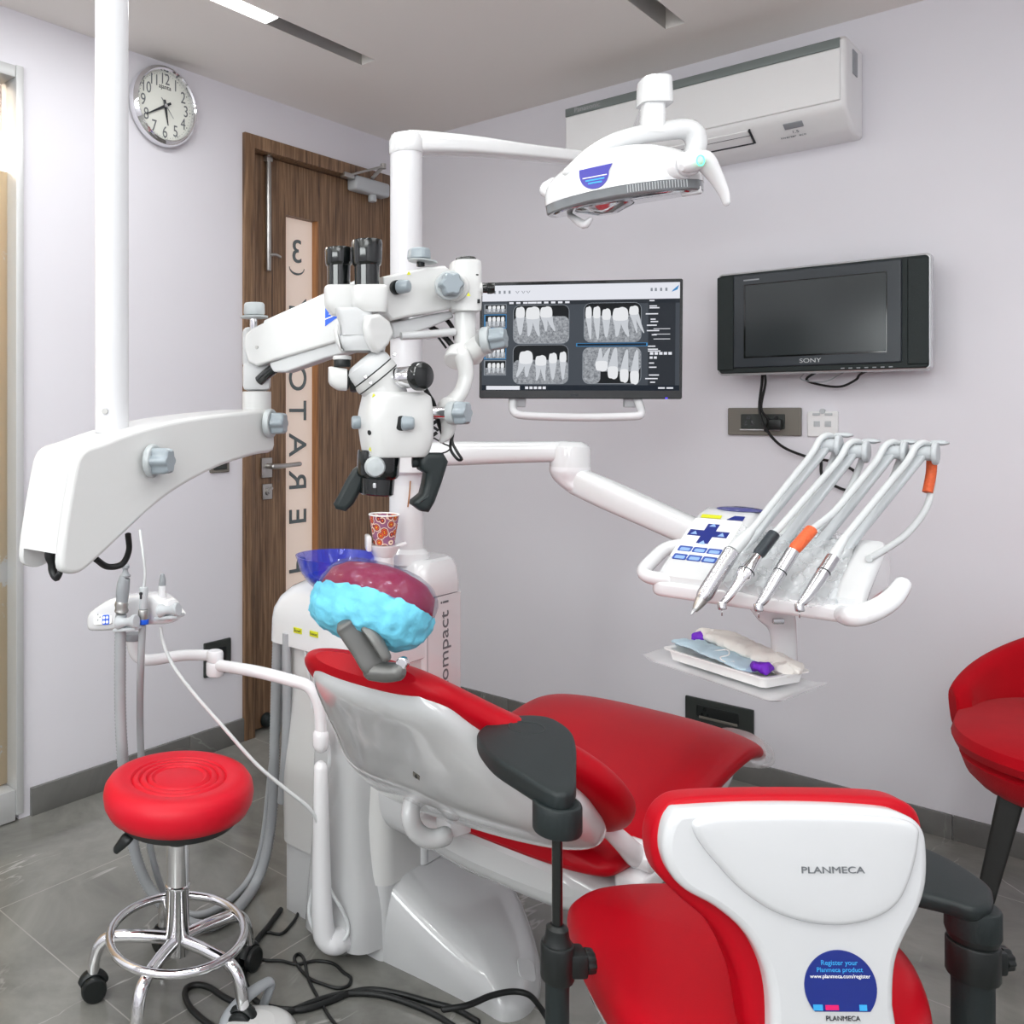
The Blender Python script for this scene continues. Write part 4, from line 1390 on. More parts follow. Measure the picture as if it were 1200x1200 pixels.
def tooth(bc_, br2, cx, cy, w_, hcrown, hroot, lean=0.0, flip=1, roots=2):
    """a crown and its roots; flip=-1 hangs the roots upwards"""
    f = flip
    blob(bc_, [(cx - w_ * .5, cy), (cx - w_ * .42, cy - f * hcrown * .8), (cx - w_ * .1, cy - f * hcrown * .92), (cx + w_ * .15, cy - f * hcrown), (cx + w_ * .45, cy - f * hcrown * .75), (cx + w_ * .5, cy), (cx + w_ * .3, cy + f * hcrown * .25), (cx - w_ * .3, cy + f * hcrown * .25)], 0.0034)
    if roots == 1:
        rs_ = [(0, 0.42)]
    else:
        rs_ = [(-0.24, 0.24), (0.24, 0.24)]
    for ox, rw in rs_:
        x_ = cx + ox * w_
        blob(br2, [(x_ - rw * w_, cy + f * .0), (x_ + rw * w_, cy), (x_ + rw * w_ * .8 + lean * .5, cy + f * hroot * .5), (x_ + rw * w_ * .35 + lean + ox * w_ * .5, cy + f * hroot), (x_ - rw * w_ * .3 + lean + ox * w_ * .5, cy + f * hroot), (x_ - rw * w_ * .8 + lean * .5, cy + f * hroot * .5)], 0.0029)


shots = [
    ('upper left', 0.172, 0.205, 0.448, 0.528, [(0.205, 0.29, 0.045, .075, .16, .0, 1, 1), (0.268, 0.30, 0.07, .085, .16, .005, 1, 2), (0.335, 0.29, 0.06, .075, .13, .02, 1, 2)], 0.30),
    ('upper right', 0.525, 0.195, 0.80, 0.52, [(0.545, 0.30, 0.03, .08, .19, 0.01, 1, 1), (0.585, 0.30, 0.035, .08, .19, 0.005, 1, 1), (0.632, 0.315, 0.042, .075, .16, 0.0, 1, 1), (0.70, 0.32, 0.075, .09, .15, 0.01, 1, 2), (0.765, 0.28, 0.045, .06, .16, 0.03, 1, 2)], 0.30),
    ('lower left', 0.172, 0.545, 0.445, 0.872, [(0.235, 0.68, 0.068, .09, .13, -0.02, 1, 2), (0.31, 0.70, 0.055, .07, .14, 0.0, 1, 2), (0.37, 0.68, 0.04, .07, .15, 0.0, 1, 1), (0.42, 0.67, 0.034, .07, .16, 0.0, 1, 1)], 0.67),
    ('lower right', 0.52, 0.57, 0.80, 0.87, [(0.61, 0.70, 0.06, .07, .12, 0.015, -1, 2), (0.665, 0.75, 0.05, .085, .17, 0.012, -1, 1), (0.72, 0.775, 0.042, .09, .18, 0.012, -1, 1), (0.77, 0.79, 0.042, .09, .19, 0.01, -1, 1)], None)]
for nm, x0, y0, x1, y1, teeth, bone in shots:
    fr = scr(x0 - 0.003, y0 - 0.005, x1 + 0.003, y1 + 0.005, M['s_mid'], 'radiograph', 0.0014, sc, 0.018)
    scr(x0, y0, x1, y1, M['s_black'], 'radiograph_ground', 0.0019, fr, 0.016)
    if bone:
        scr(x0, bone, x1, y1, M['s_bone'], 'radiograph_bone', 0.0024, fr, 0.014)
    else:
        scr(x0, y0, x1, y0 + 0.2, M['s_bone'], 'radiograph_bone', 0.0024, fr, 0.014)
        scr(x0, y0 + 0.1, x0 + 0.085, y1, M['s_bone'], 'radiograph_jaw', 0.0024, fr, 0.014)
    b1, b2 = MB(), MB()
    for t_ in teeth:
        tooth(b1, b2, *t_)
    b2.build('radiograph_roots', M['s_root'], fr)
    b1.build('radiograph_crowns', M['s_tooth'], fr)
scr(0.485, 0.53, 0.832, 0.558, M['s_blue'], 'caption_bar', 0.003, sc)
scr(0.49, 0.534, 0.825, 0.554, M['s_task'], 'caption_ground', 0.0034, sc)
# thumbnails at the left edge
yy = 0.19
for i, h_ in enumerate((0.08, 0.12, 0.13, 0.12, 0.13)):
    fr = scr(0.022, yy, 0.135, yy + h_, M['s_blue'] if i in (1, 2, 3) else M['s_mid'], 'thumbnail', 0.0014, sc)
    scr(0.028, yy + 0.006, 0.132, yy + h_ - 0.006, M['s_black'], 'thumbnail_ground', 0.0019, fr)
    scr(0.03, yy + h_ * 0.5, 0.13, yy + h_ - 0.008, M['s_bone'], 'thumbnail_bone', 0.0024, fr)
    b1, b2 = MB(), MB()
    for k in range(4):
        tooth(b1, b2, 0.05 + 0.022 * k, yy + h_ * 0.42, 0.017, h_ * 0.25, h_ * 0.4, 0, 1, 1)
    b2.build('thumbnail_roots', M['s_root'], fr)
    b1.build('thumbnail_crowns', M['s_tooth'], fr)
    yy += h_ + 0.008
MB().text('acer', 0.012, SP(0.48, 0.965, 0.0006), mex, mup, 0.0004).build('maker_name', M['tvgrey'], mon)
MB().box(SP(0.925, 0.992, 0.0), (0.006, 0.002, 0.004), mex, mnz).build('power_light', emis('blue_led', srgb(90, 70, 240), 1.5), mon)
# handle below
b = MB()
hp = [ON(u, v, mo, mn) + mnz * dz for u, v, dz in ((604, 462, -0.03), (601, 473, -0.01), (602, 483, 0.03), (615, 487, 0.035), (675, 489, 0.035), (735, 488, 0.035), (748, 485, 0.03), (750, 474, -0.01), (747, 462, -0.03))]
b.tube(hp, 0.0105, 14, n=6, round_end=True)
b.build('handle', M['white'], mon)
b = MB()
for u in (607, 744):
    b.box(ON(u, 466, mo, mn) - mnz * 0.03, (0.045, 0.02, 0.05), mex, mnz, bev=0.004)
b.build('handle_bracket', M['ltgrey'], mon)
# arm from the pillar to the back of the monitor
am = V((px_, py_, P(480, 385, 2.0).z))
b = MB().cyl(am - Z * 0.02, am + Z * 0.02, RP + 0.012, bev=0.004)
bk = mc - mnz * 0.09
b.tube([am, P(500, 390, 2.16), P(540, 392, 2.40), P(620, 398, 2.42), bk - mnz * 0.04, mc - mnz * 0.035], 0.018, 14, n=6)
b.box(mc - mnz * 0.04, (0.1, 0.02, 0.1), mex, mnz, bev=0.004)
b.build('support_arm', M['shell'], mon)

# ================================================================== instrument console on its arm
ZC = 0.898
con = thing('instrument_console', (2.12 * SX, -1.2 * SY, ZC - 0.02), 'white dentist instrument console with keypad on a long jointed arm', 'instrument console')
# arm: pivot on the pillar, first arm level to the elbow, second arm sloping down to the console
a0 = V((px_, py_, P(490, 533, 2.0).z))
a1 = P(664, 529, 1.93)
b = MB()
b.lathe([(RP + 0.006, -0.045), (RP + 0.012, -0.04), (RP + 0.012, 0.04), (RP + 0.006, 0.046)], a0, Z, 32)
d_ = a1 - a0
dn = d_.normalized()
sd = dn.cross(Z).normalized()
b.loft(hull([(a0 + dn * 0.01 - Z * 0.0, sd, Z, 0.032, 0.028, 3), (a0 + d_ * 0.3, sd, Z, 0.032, 0.0285, 3), (a0 + d_ * 0.6, sd, Z, 0.030, 0.026, 3), (a0 + d_ * 0.9, sd, Z, 0.030, 0.024, 3), (a0 + d_ * 1.0, sd, Z, 0.026, 0.024, 3)], 6, 28))
el = P(668, 531, 1.93)
b.lathe([(0.0, 0.027), (0.03, 0.025), (0.043, 0.016), (0.045, 0.008), (0.045, -0.03)], el, Z, 32, False, True)
b.build('upper_arm', M['shell'], con)
b = MB()
k0 = P(668, 552, 1.93)
k1 = P(690, 575, 1.9)
b.loft(hull([(el - Z * 0.03, RT, FW, 0.045, 0.045, 2), (P(668, 553, 1.93), RT, FW, 0.0445, 0.044, 2.1), (P(671, 563, 1.93), RT, FW, 0.040, 0.04, 2.2), (P(676, 574, 1.92), RT, FW, 0.026, 0.032, 2.2), (P(678, 581, 1.92), RT, FW, 0.008, 0.012, 2)], 5, 32))
b.build('elbow', M['white'], con)
q0, q1 = P(668, 560, 1.93), P(835, 634, 1.66)
dn = (q1 - q0).normalized()
sd = dn.cross(Z).normalized()
un_ = sd.cross(dn)
b = MB().loft(hull([(q0 + dn * 0.02, sd, un_, 0.026, 0.031, 3.2), (q0 + dn * 0.1, sd, un_, 0.028, 0.032, 3.2), (q0.lerp(q1, 0.6), sd, un_, 0.028, 0.030, 3.2), (q1, sd, un_, 0.028, 0.028, 3.2)], 5, 28))
b.build('lower_arm', M['shell'], con)

# body: keypad module on the left, instrument bed, right end cap
XA, XB, XD_, XE = 1.955 * SX, 2.075 * SX, 2.265 * SX, 2.315 * SX


def yz(name, prof, x0, x1, m_, r=0.008, lab=None, smooth=0):
    pts = [(p[0] if p[0] < -1.30 else p[0] * SY, p[1]) for p in prof]
    if smooth:
        pts = [tuple(a) for a in cr(pts, smooth, True)]
    return MB().pad(pts, (x0, 0, 0), Y, Z, X, 0, x1 - x0, r, 4).build(name, m_, con, lab)


YF = -1.292 * SY


def yy_(y_):
    """console section drawn with its front lip at -1.292"""
    return y_ * SY if y_ > -1.29 else YF + (y_ + 1.292)

MB().pad(rrect(XA - 0.01, YF - 0.004, XE - 0.005, -1.09 * SY, 0.03, 8), (0, 0, ZC - 0.026), X, Y, Z, 0, 0.028, 0.008, 4).build('base_tray', M['white'], con)
mod = yz('keypad_module', [(YF + 0.002, ZC - 0.005), (YF + 0.004, ZC + 0.012), (YF + 0.03, ZC + 0.028), (-1.12, ZC + 0.108), (-1.09, ZC + 0.116), (-1.055, ZC + 0.112), (-1.04, ZC + 0.09), (-1.05, ZC)], XA, XB, M['shell'], 0.014)
yz('instrument_bed', [(YF + 0.002, ZC - 0.005), (YF + 0.006, ZC + 0.008), (YF + 0.03, ZC + 0.026), (-1.15, ZC + 0.078), (-1.12, ZC + 0.082), (-1.10, ZC + 0.07), (-1.10, ZC)], XB - 0.02, XD_ + 0.01, M['ltgrey'], 0.01)
yz('end_cap', [(YF + 0.01, ZC - 0.005), (YF + 0.012, ZC + 0.012), (YF + 0.035, ZC + 0.03), (-1.16, ZC + 0.082), (-1.145, ZC + 0.086), (-1.115, ZC + 0.05), (-1.135, ZC)], XD_, XE, M['shell'], 0.012)
# crinkled clear film over the bed
p0, p1 = V((0, YF + 0.0, ZC + 0.006)), V((0, -1.115, ZC + 0.09))


def film(u_, v_):
    x_ = XB - 0.012 + (XD_ - XB + 0.02) * u_
    prof = [(YF - 0.003, ZC - 0.012), (YF + 0.0, ZC + 0.01), (YF + 0.03, ZC + 0.031), (-1.2 * SY, ZC + 0.066), (-1.14 * SY, ZC + 0.088), (-1.122 * SY, ZC + 0.088)]
    f = v_ * (len(prof) - 1)
    i = min(int(f), len(prof) - 2)
    t_ = f - i
    y_ = prof[i][0] * (1 - t_) + prof[i + 1][0] * t_
    z_ = prof[i][1] * (1 - t_) + prof[i + 1][1] * t_
    q = V((x_ * 38, y_ * 30, z_ * 30))
    w_ = noise.noise(q) * 0.004 + max(0.0, 1 - 3.2 * abs(noise.noise(q * 1.4 + V((3, 1, 7))))) ** 2 * 0.0055 - 0.001
    return V((x_, y_ - 0.4 * w_, z_ + 0.9 * w_ + 0.002))


MB().grid(film, 110, 90).build('plastic_film', M['film'], con, 'crinkled clear plastic film')
# left loop handle and right grab bar
b = MB()
lz = ZC + 0.004
b.tube([(XA + 0.02, YF + 0.012, lz), (XA - 0.01, YF + 0.012, lz), (XA - 0.03, YF + 0.03, lz + 0.006), (XA - 0.030, YF + 0.07, lz + 0.022), (XA - 0.022, YF + 0.12, lz + 0.04), (XA + 0.02, YF + 0.15, lz + 0.05)], 0.0125, 16, n=6, round_end=True)
b.build('loop_handle', M['white'], con)
gp = [(994, 728, 1.30), (1014, 724, 1.285), (1034, 715, 1.28), (1048, 704, 1.285), (1058, 690, 1.30)]
b = MB()
b.tube([P(978, 716, 1.38)] + [P(u, v - 6 if i == 0 else v - 5, d) for i, (u, v, d) in enumerate(gp)], [0.012, 0.0155, 0.016, 0.015, 0.014, 0.012], 18, n=7, round_end=True, ell=(0.85, 1))
b.build('grab_bar', M['white'], con)

# keypad print on the sloping face of the module
ka, kb = V((0, YF + 0.03, ZC + 0.028)), V((0, -1.12 * SY, ZC + 0.108))
kd = (kb - ka).normalized()
kn = X.cross(kd)


def KP(x_, t_):
    return V((x_, 0, 0)) + ka + (kb - ka) * t_ + kn * 0.0006


xm = (XA + XB) / 2 - 0.006
kp = MB().pad(rrect(-0.04, -0.068, 0.045, 0.072, 0.006), KP(xm, 0.5), X, kd, kn, -0.001, 0.0006, 0).build('keypad', M['paper'], con)
b = MB()
for r_ in range(2):
    for c_ in range(3):
        b.pad(rrect(-0.012, -0.009, 0.012, 0.009, 0.003), KP(xm - 0.022 + 0.0255 * c_, 0.15 + 0.145 * r_), X, kd, kn, 0, 0.0008, 0)
b.build('key_row', M['btn'], kp)
b = MB()
for r_ in range(2):
    for c_ in range(3):
        b.pad(rrect(-0.008, -0.007, 0.009, 0.003, 0.002), KP(xm - 0.022 + 0.0255 * c_, 0.15 + 0.145 * r_), X, kd, kn, 0, 0.0012, 0)
for dx_, dt in ((-0.024, 0), (0.024, 0), (0, 0.165), (0, -0.165)):
    b.pad([(-0.006, -0.006), (0.006, -0.006), (0.0, 0.006)], KP(xm + dx_, 0.6 + dt), X, kd, kn, 0, 0.0012, 0)
b.build('key_symbol', M['btnl'], kp)
b = MB()
w2, l2 = 0.0105, 0.035
b.pad([(-w2, -l2), (w2, -l2), (w2, -w2), (l2, -w2), (l2, w2), (w2, w2), (w2, l2), (-w2, l2), (-w2, w2), (-l2, w2), (-l2, -w2), (-w2, -w2)], KP(xm, 0.6), X, kd, kn, 0, 0.0008, 0)
b.build('cross_pad', M['blue'], kp)
MB().pad(rrect(-0.02, -0.006, 0.016, 0.006, 0.001), KP(xm - 0.012, 0.93), X, kd, kn, 0, 0.0009, 0).build('status_display', M['yellow'], kp)
MB().pad([(-0.014, -0.007), (0.014, -0.007), (0.014, 0.0085), (-0.004, 0.0085)], KP(xm + 0.03, 0.93), X, kd, kn, 0, 0.0009, 0).build('corner_key', M['blue'], kp)
MB().ball(V((xm + 0.022, -1.088 * SY, ZC + 0.1155)), (0.044, 0.02, 0.006), seg=28).build('indicator_window', M['bluepane'], con)

# whip arms with rollers, and the instruments
inst = []
MS, MD = (0.34, 0.76)
specs = [
    # tip, metal end, boot end, hose top, roller centre (u,v), depths
    dict(kind='scaler', tip=(810, 720), a=(822, 703), b=(858, 646), c=(880, 622), roll=(971, 522), d0=1.44, d1=1.60, lab='grey ultrasonic scaler leftmost on the instrument console'),
    dict(kind='contra', tip=(846, 710), a=(868, 680), b=(887, 652), c=(907, 626), roll=(1003, 529), d0=1.42, d1=1.58, lab='silver handpiece with black sleeve second from the left on the console'),
    dict(kind='turbine', tip=(889, 712), a=(906, 684), b=(929, 646), c=(951, 621), roll=(1047, 530), d0=1.39, d1=1.55, lab='silver handpiece with orange sleeve third from the left on the console'),
    dict(kind='turbine2', tip=(937, 712), a=(959, 680), b=(976, 654), c=(990, 630), roll=(1083, 531), d0=1.36, d1=1.52, lab='steel handpiece rightmost on the instrument console'),
]
for i, s_ in enumerate(specs):
    d0, d1 = s_['d0'], s_['d1']
    ru, rv = s_['roll']
    # whip arm: slim bar from the back of the bed up to the roller, rolled grip tip
    base = P(ru - 118 - (6 if i == 0 else 0), rv + 150 - i * 2, d0 + 0.05)
    top = P(ru - 2, rv + 2, d1)
    dd = (top - base).normalized()
    sd = dd.cross(Z).normalized()
    nn = sd.cross(dd)
    b = MB().loft(hull([(base, sd, nn, 0.009, 0.005, 4), (base.lerp(top, 0.5), sd, nn, 0.0085, 0.005, 4), (top, sd, nn, 0.008, 0.005, 4)], 4, 20))
    wa = b.build('whip_arm', M['ltgrey'], con)
    ax = (RT * 0.70 - FW * 0.72).normalized()
    b = MB()
    rc = P(ru, rv, d1)
    b.cyl(rc - ax * 0.02, rc - ax * 0.008, 0.0155, bev=0.003).cyl(rc - ax * 0.01, rc + ax * 0.012, 0.0125).cyl(rc + ax * 0.012, rc + ax * 0.021, 0.021, bev=0.004)
    b.tube([rc - ax * 0.005 + UP * 0.002, P(ru + 8, rv - 12, d1 + 0.005), P(ru + 20, rv - 12, d1), P(ru + 25, rv - 12, d1)], [0.005, 0.005, 0.0085, 0.006], 10, n=4, round_end=True, ell=(1, 0.6))
    b.build('roller', M['ltgrey'], wa)

    root = thing('dental_handpiece', P(*s_['tip'], d0 - 0.05), s_['lab'], 'handpiece', 'handpieces on the instrument console')
    tp, pa, pb, pc_ = P(*s_['tip'], d0 - 0.055), P(*s_['a'], d0 - 0.035), P(*s_['b'], d0 - 0.015), P(*s_['c'], d0 + 0.005)
    ax1 = (pb - pa).normalized()
    if s_['kind'] == 'scaler':
        MB().tube([pa, pa.lerp(pb, 0.06), pa.lerp(pb, 0.12), pb], [0.009, 0.0115, 0.0125, 0.0125], 20).build('body', M['steel'], root)
        MB().tube([pa + (tp - pa) * 0.35 * 0 - ax1 * 0.0, pa - ax1 * 0.012, pa - ax1 * 0.022], [0.0095, 0.007, 0.004], 16, n=3).build('nose_cone', M['satin'], root)
        MB().tube([pa - ax1 * 0.02, pa.lerp(tp, 0.75), tp], [0.0035, 0.0024, 0.0012], 10, n=5, round_end=True).build('scaler_tip', M['silver'], root)
        MB().tube([pb, pb.lerp(pc_, 0.5), pc_], [0.011, 0.0105, 0.007], 16, n=3).build('sleeve', M['hose'], root)
    else:
        r_ = 0.0095
        body = M['chrome'] if s_['kind'] == 'contra' else M['steel']
        tun = [tp + UP * 0.004, tp.lerp(pa, 0.35) + UP * 0.0, pa, pa.lerp(pb, 0.3), pb]
        if s_['kind'] == 'contra':
            rad = [0.0045, 0.006, 0.0085, 0.0125, 0.008]
        else:
            rad = [0.0048, 0.0075, 0.0095, 0.0098, 0.0098]
        MB().tube(tun, rad, 20, n=5).build('body', body, root)
        q_ = pa.lerp(pb, 0.35)
        MB().cyl(q_ - ax1 * 0.001, q_ + ax1 * 0.001, rad[3] + 0.0003).build('ring', M['ink'], root)
        MB().cyl(tp - UP * 0.006 - FW * 0.002, tp + UP * 0.006 + FW * 0.002, 0.0068, bev=0.002).build('head', M['steel'], root)
        MB().cyl(tp - UP * 0.016, tp - UP * 0.005, 0.0008, seg=8).build('bur', M['steel'], root)
        if i < 3:
            MB().tube([pb, pb.lerp(pc_, 0.15), pc_], [0.0075, 0.0095, 0.0095], 16).build('sleeve', M['cuffb'] if i == 1 else M['cuff'], root)
        else:
            MB().tube([pb, pc_], [0.0085, 0.006], 14).build('sleeve', M['hose'], root)
    near = P(ru - 20, rv + 10, d1 - 0.02)
    hp = [pc_, pc_.lerp(near, 0.33) - UP * (0.010 if i == 2 else 0.0), pc_.lerp(near, 0.68) - UP * (0.006 if i == 2 else 0.0), near, P(ru - 10, rv - 7, d1 - 0.006), P(ru, rv - 12, d1), P(ru + 9, rv - 4, d1 + 0.01)]
    if i == 3:
        hp += [P(ru + 8, rv + 12, d1 + 0.01), P(1092, 572, d1 + 0.01), P(1083, 600, d1 - 0.01), P(1060, 628, d1 - 0.06), P(1034, 646, d1 - 0.11), P(1018, 655, d1 - 0.14)]
    else:
        hp += [P(ru + 4, rv + 18, d1 + 0.012), P(ru - 18, rv + 62, (d0 + d1) / 2 + 0.06), P(ru - 70, rv + 120, d0 + 0.07), P(ru - 95, rv + 146, d0 + 0.06)]
    MB().tube(hp, 0.0055, 12, n=8).build('hose', M['hose'], root)
    if i == 3:
        MB().tube([P(1092, 540, d1 + 0.011), P(1091, 556, d1 + 0.011), P(1087, 577, d1 + 0.006)], 0.0082, 14, n=4).build('hose_sleeve', M['cuff'], root, 'orange woven sleeve')

# bracket and steel tray below
b = MB()
t0, t1 = P(910, 722, 1.43), P(915, 765, 1.47)
b.loft(hull([(P(903, 712, 1.53), RT, FW, 0.036, 0.022, 4), (P(910, 727, 1.54), RT, FW, 0.030, 0.018, 4), (P(917, 740, 1.55), RT, FW, 0.022, 0.012, 4), (P(919, 765, 1.56), RT, FW, 0.021, 0.011, 4), (P(919, 784, 1.56), RT, FW, 0.021, 0.011, 4)], 5, 24))
b.build('tray_bracket', M['white'], con)
MB().box(P(912, 728, 1.517), (0.02, 0.006, 0.01), RT, FW, bev=0.002).build('bracket_screw', M['steel'], con)
ZT = 0.715
tp_ = [PZ(u, v, ZT) for u, v in ((752, 772), (914, 828), (979, 804), (803, 754))]
tex = (tp_[1] - tp_[0]).normalized()
tey = Z.cross(tex)
tl_ = (tp_[1] - tp_[0]).length
td = (tp_[3] - tp_[0]).dot(tey)
toff = (tp_[3] - tp_[0]).dot(tex)


def trayf(u_, v_):
    # left edge slanted like the photo; the long edges curl up slightly
    sk = toff * v_
    rl = (tp_[2] - tp_[3]).length
    ln_ = tl_ * (1 - v_) + rl * v_
    p = tp_[0] + tex * (sk + ln_ * u_) + tey * (td * v_)
    cu = max(0, abs(u_ - 0.5) * 2 - 0.80) / 0.20
    cv = max(0, abs(v_ - 0.5) * 2 - 0.75) / 0.25
    return p + Z * (0.011 * cu ** 1.6 * (1 - 0.3 * cv) + 0.006 * cv ** 1.5 - 0.004)


b = MB().grid(trayf, 40, 24)
b.thicken(0.004)
b.build('instrument_tray', M['white'], con, 'pale instrument tray plate')
tray_mid = (tp_[0] + tp_[1] + tp_[2] + tp_[3]) / 4
MB().box(tray_mid - Z * 0.012 + tey * 0.02, (0.16, 0.06, 0.012), tex, tey, bev=0.004).build('tray_support', M['white'], con)
# disposable compartment tray
ft = [PZ(u, v, ZT + 0.012) for u, v in ((778, 766), (896, 803), (955, 790), (812, 748))]
fex = (ft[1] - ft[0]).normalized()
fey = Z.cross(fex)
fl, fd = (ft[1] - ft[0]).length * 1.0, 0.115
fo = ft[0]
b = MB()


def TR_(a, b_, c_):
    return fo + fex * a + fey * b_ + Z * c_


def rect_ring(x0, y0, x1, y1, r, z):
    return [TR_(p[0], p[1], z) for p in rrect(x0, y0, x1, y1, r, 4)]


b.loft([rect_ring(0.008, 0.008, fl - 0.008, fd - 0.008, 0.01, -0.009), rect_ring(0.004, 0.004, fl - 0.004, fd - 0.004, 0.012, 0.008), rect_ring(-0.004, -0.004, fl + 0.004, fd + 0.004, 0.014, 0.010), rect_ring(-0.004, -0.004, fl + 0.004, fd + 0.004, 0.014, 0.0125), rect_ring(0.006, 0.006, fl - 0.006, fd - 0.006, 0.01, 0.0115), rect_ring(0.010, 0.010, fl - 0.010, fd - 0.010, 0.01, -0.005)])
dt = b.build('disposable_tray', M['paper'])
tag(dt, 'white disposable compartment tray on the instrument tray', 'tray')
b = MB()
for f_ in (0.34, 0.66):
    b.box(TR_(fl * f_, fd / 2, 0.0), (0.012, fd - 0.02, 0.012), fex, fey, bev=0.004)
b.build('divider', M['paper'], dt)


def crumple(name, m_, pts, wid, thick, amp, seed, lab, cat):
    """a soft folded sheet following pts with rumpled surface"""
    c_ = cr(pts, 8)
    n = len(c_)
    rings = []
    for i, p in enumerate(c_):
        t_ = (c_[min(i + 1, n - 1)] - c_[max(i - 1, 0)]).normalized()
        s_ = Z.cross(t_).normalized()
        f = i / (n - 1)
        k = min(1, 4 * f + 0.35, 4 * (1 - f) + 0.4)
        rings.append(sup(p, s_, Z, wid * k, thick * (0.6 + 0.4 * k), 2.2, 28))
    o = MB().loft(rings)
    o.wrinkle(amp, 42, seed).wrinkle(amp * 0.5, 110, seed + 3)
    o = o.build(name, m_)
    return tag(o, lab, cat)


crumple('latex_gloves', M['glove'], [TR_(0.0, 0.095, 0.03), TR_(0.05, 0.10, 0.034), TR_(0.10, 0.088, 0.03), TR_(0.155, 0.085, 0.027), TR_(0.20, 0.075, 0.02), TR_(fl - 0.005, 0.06, 0.02)], 0.032, 0.013, 0.007, 1.3, 'crumpled white latex gloves lying at the back of the disposable tray', 'gloves')
mk = crumple('face_mask', M['mask'], [TR_(-0.012, 0.045, 0.017), TR_(0.03, 0.045, 0.022), TR_(0.09, 0.035, 0.022), TR_(0.14, 0.03, 0.018), TR_(0.178, 0.022, 0.012)], 0.032, 0.0055, 0.004, 4.2, 'pale blue folded face mask across the front of the disposable tray', 'face mask')
crumple('purple_wrapper', M['purple'], [TR_(0.178, 0.016, 0.020), TR_(0.192, 0.023, 0.023), TR_(0.207, 0.032, 0.020)], 0.016, 0.008, 0.006, 8.5, 'crumpled purple wrapper at the right end of the blue mask', 'wrapper')
crumple('purple_wrapper', M['purple'], [TR_(0.0, 0.082, 0.024), TR_(0.012, 0.084, 0.028), TR_(0.028, 0.09, 0.022)], 0.018, 0.012, 0.005, 2.5, 'small purple wrapper under the left end of the gloves', 'wrapper')
MB().tube([TR_(0.10, 0.02, 0.028), TR_(0.115, 0.035, 0.032), TR_(0.13, 0.02, 0.028), TR_(0.125, 0.005, 0.024), TR_(0.14, 0.0, 0.02), TR_(0.15, 0.01, 0.022)], 0.0012, 6, n=8).build('ear_loop', M['paper'], mk, 'white elastic ear loop')

# ================================================================== dental patient chair (faces the back wall, +y)
DRAFT[0] = True
ch = thing('dental_chair', (1.6, -1.35, 0), 'red and white reclining dental chair on a wide white base plate', 'dental chair')
# base plate: outline measured on the floor
bp_ = [PZ(u, v, 0.0) for u, v in ((366, 1078), (392, 1096), (440, 1122), (500, 1151), (560, 1182), (590, 1198), (618, 1190), (633, 1166), (633, 1136), (620, 1100), (592, 1060), (552, 1020), (515, 990), (470, 955), (425, 960), (385, 1010))]
q = [tuple(a) for a in cr([(p.x, p.y) for p in bp_], 5, True)]
pcx = sum(p[0] for p in q) / len(q)
pcy = sum(p[1] for p in q) / len(q)


def plate_h(x_):
    t_ = min(1.0, max(0.0, (1.80 - x_) / 0.52))
    return 0.047 + 0.155 * t_ ** 1.7


rings = []
for k_, f_ in ((1.0, 0.0), (1.0, 0.22), (0.993, 0.36), (0.975, 0.52), (0.945, 0.68), (0.90, 0.82), (0.84, 0.92), (0.76, 0.98), (0.62, 1.0), (0.4, 1.0), (0.15, 1.0)):
    rings.append([V((pcx + (p[0] - pcx) * k_, pcy + (p[1] - pcy) * k_, plate_h(pcx + (p[0] - pcx) * k_) * f_)) for p in q])
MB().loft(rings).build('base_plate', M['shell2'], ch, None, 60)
# lift pedestal: rises from the plate and sweeps up behind the backrest
keys = [
    (V((1.215, -1.235, 0.03)), X, Y, 0.115, 0.185, 5),
    (V((1.215, -1.235, 0.12)), X, Y, 0.112, 0.180, 5),
    (V((1.212, -1.235, 0.20)), X, Y, 0.100, 0.175, 5),
    (V((1.210, -1.235, 0.30)), X, Y, 0.094, 0.172, 5),
    (V((1.215, -1.235, 0.44)), X, Y, 0.094, 0.170, 5),
    (V((1.225, -1.24, 0.53)), X, Y, 0.085, 0.155, 4),
    (V((1.235, -1.25, 0.585)), X, Y, 0.055, 0.115, 3),
    (V((1.24, -1.25, 0.605)), X, Y, 0.02, 0.05, 2.4)]
MB().loft(hull(keys, 6, 44)).build('lift_pedestal', M['shell2'], ch)
MB().loft(hull([(V((1.22, -1.25, 0.36)), Z, Y, 0.10, 0.10, 3), (V((1.42, -1.28, 0.37)), Z, Y, 0.09, 0.10, 3), (V((1.65, -1.33, 0.37)), Z, Y, 0.07, 0.10, 3), (V((1.8, -1.30, 0.38)), Z, Y, 0.05, 0.10, 3)], 4, 32)).build('support_beam', M['enamel2'], ch)

# seat tub and seat cushion, built along y
XCS = 1.735


def seatring(y_, zc, w_, h_, e=3.0, xc=XCS):
    return (V((xc, y_, zc)), X, Z, w_, h_, e)


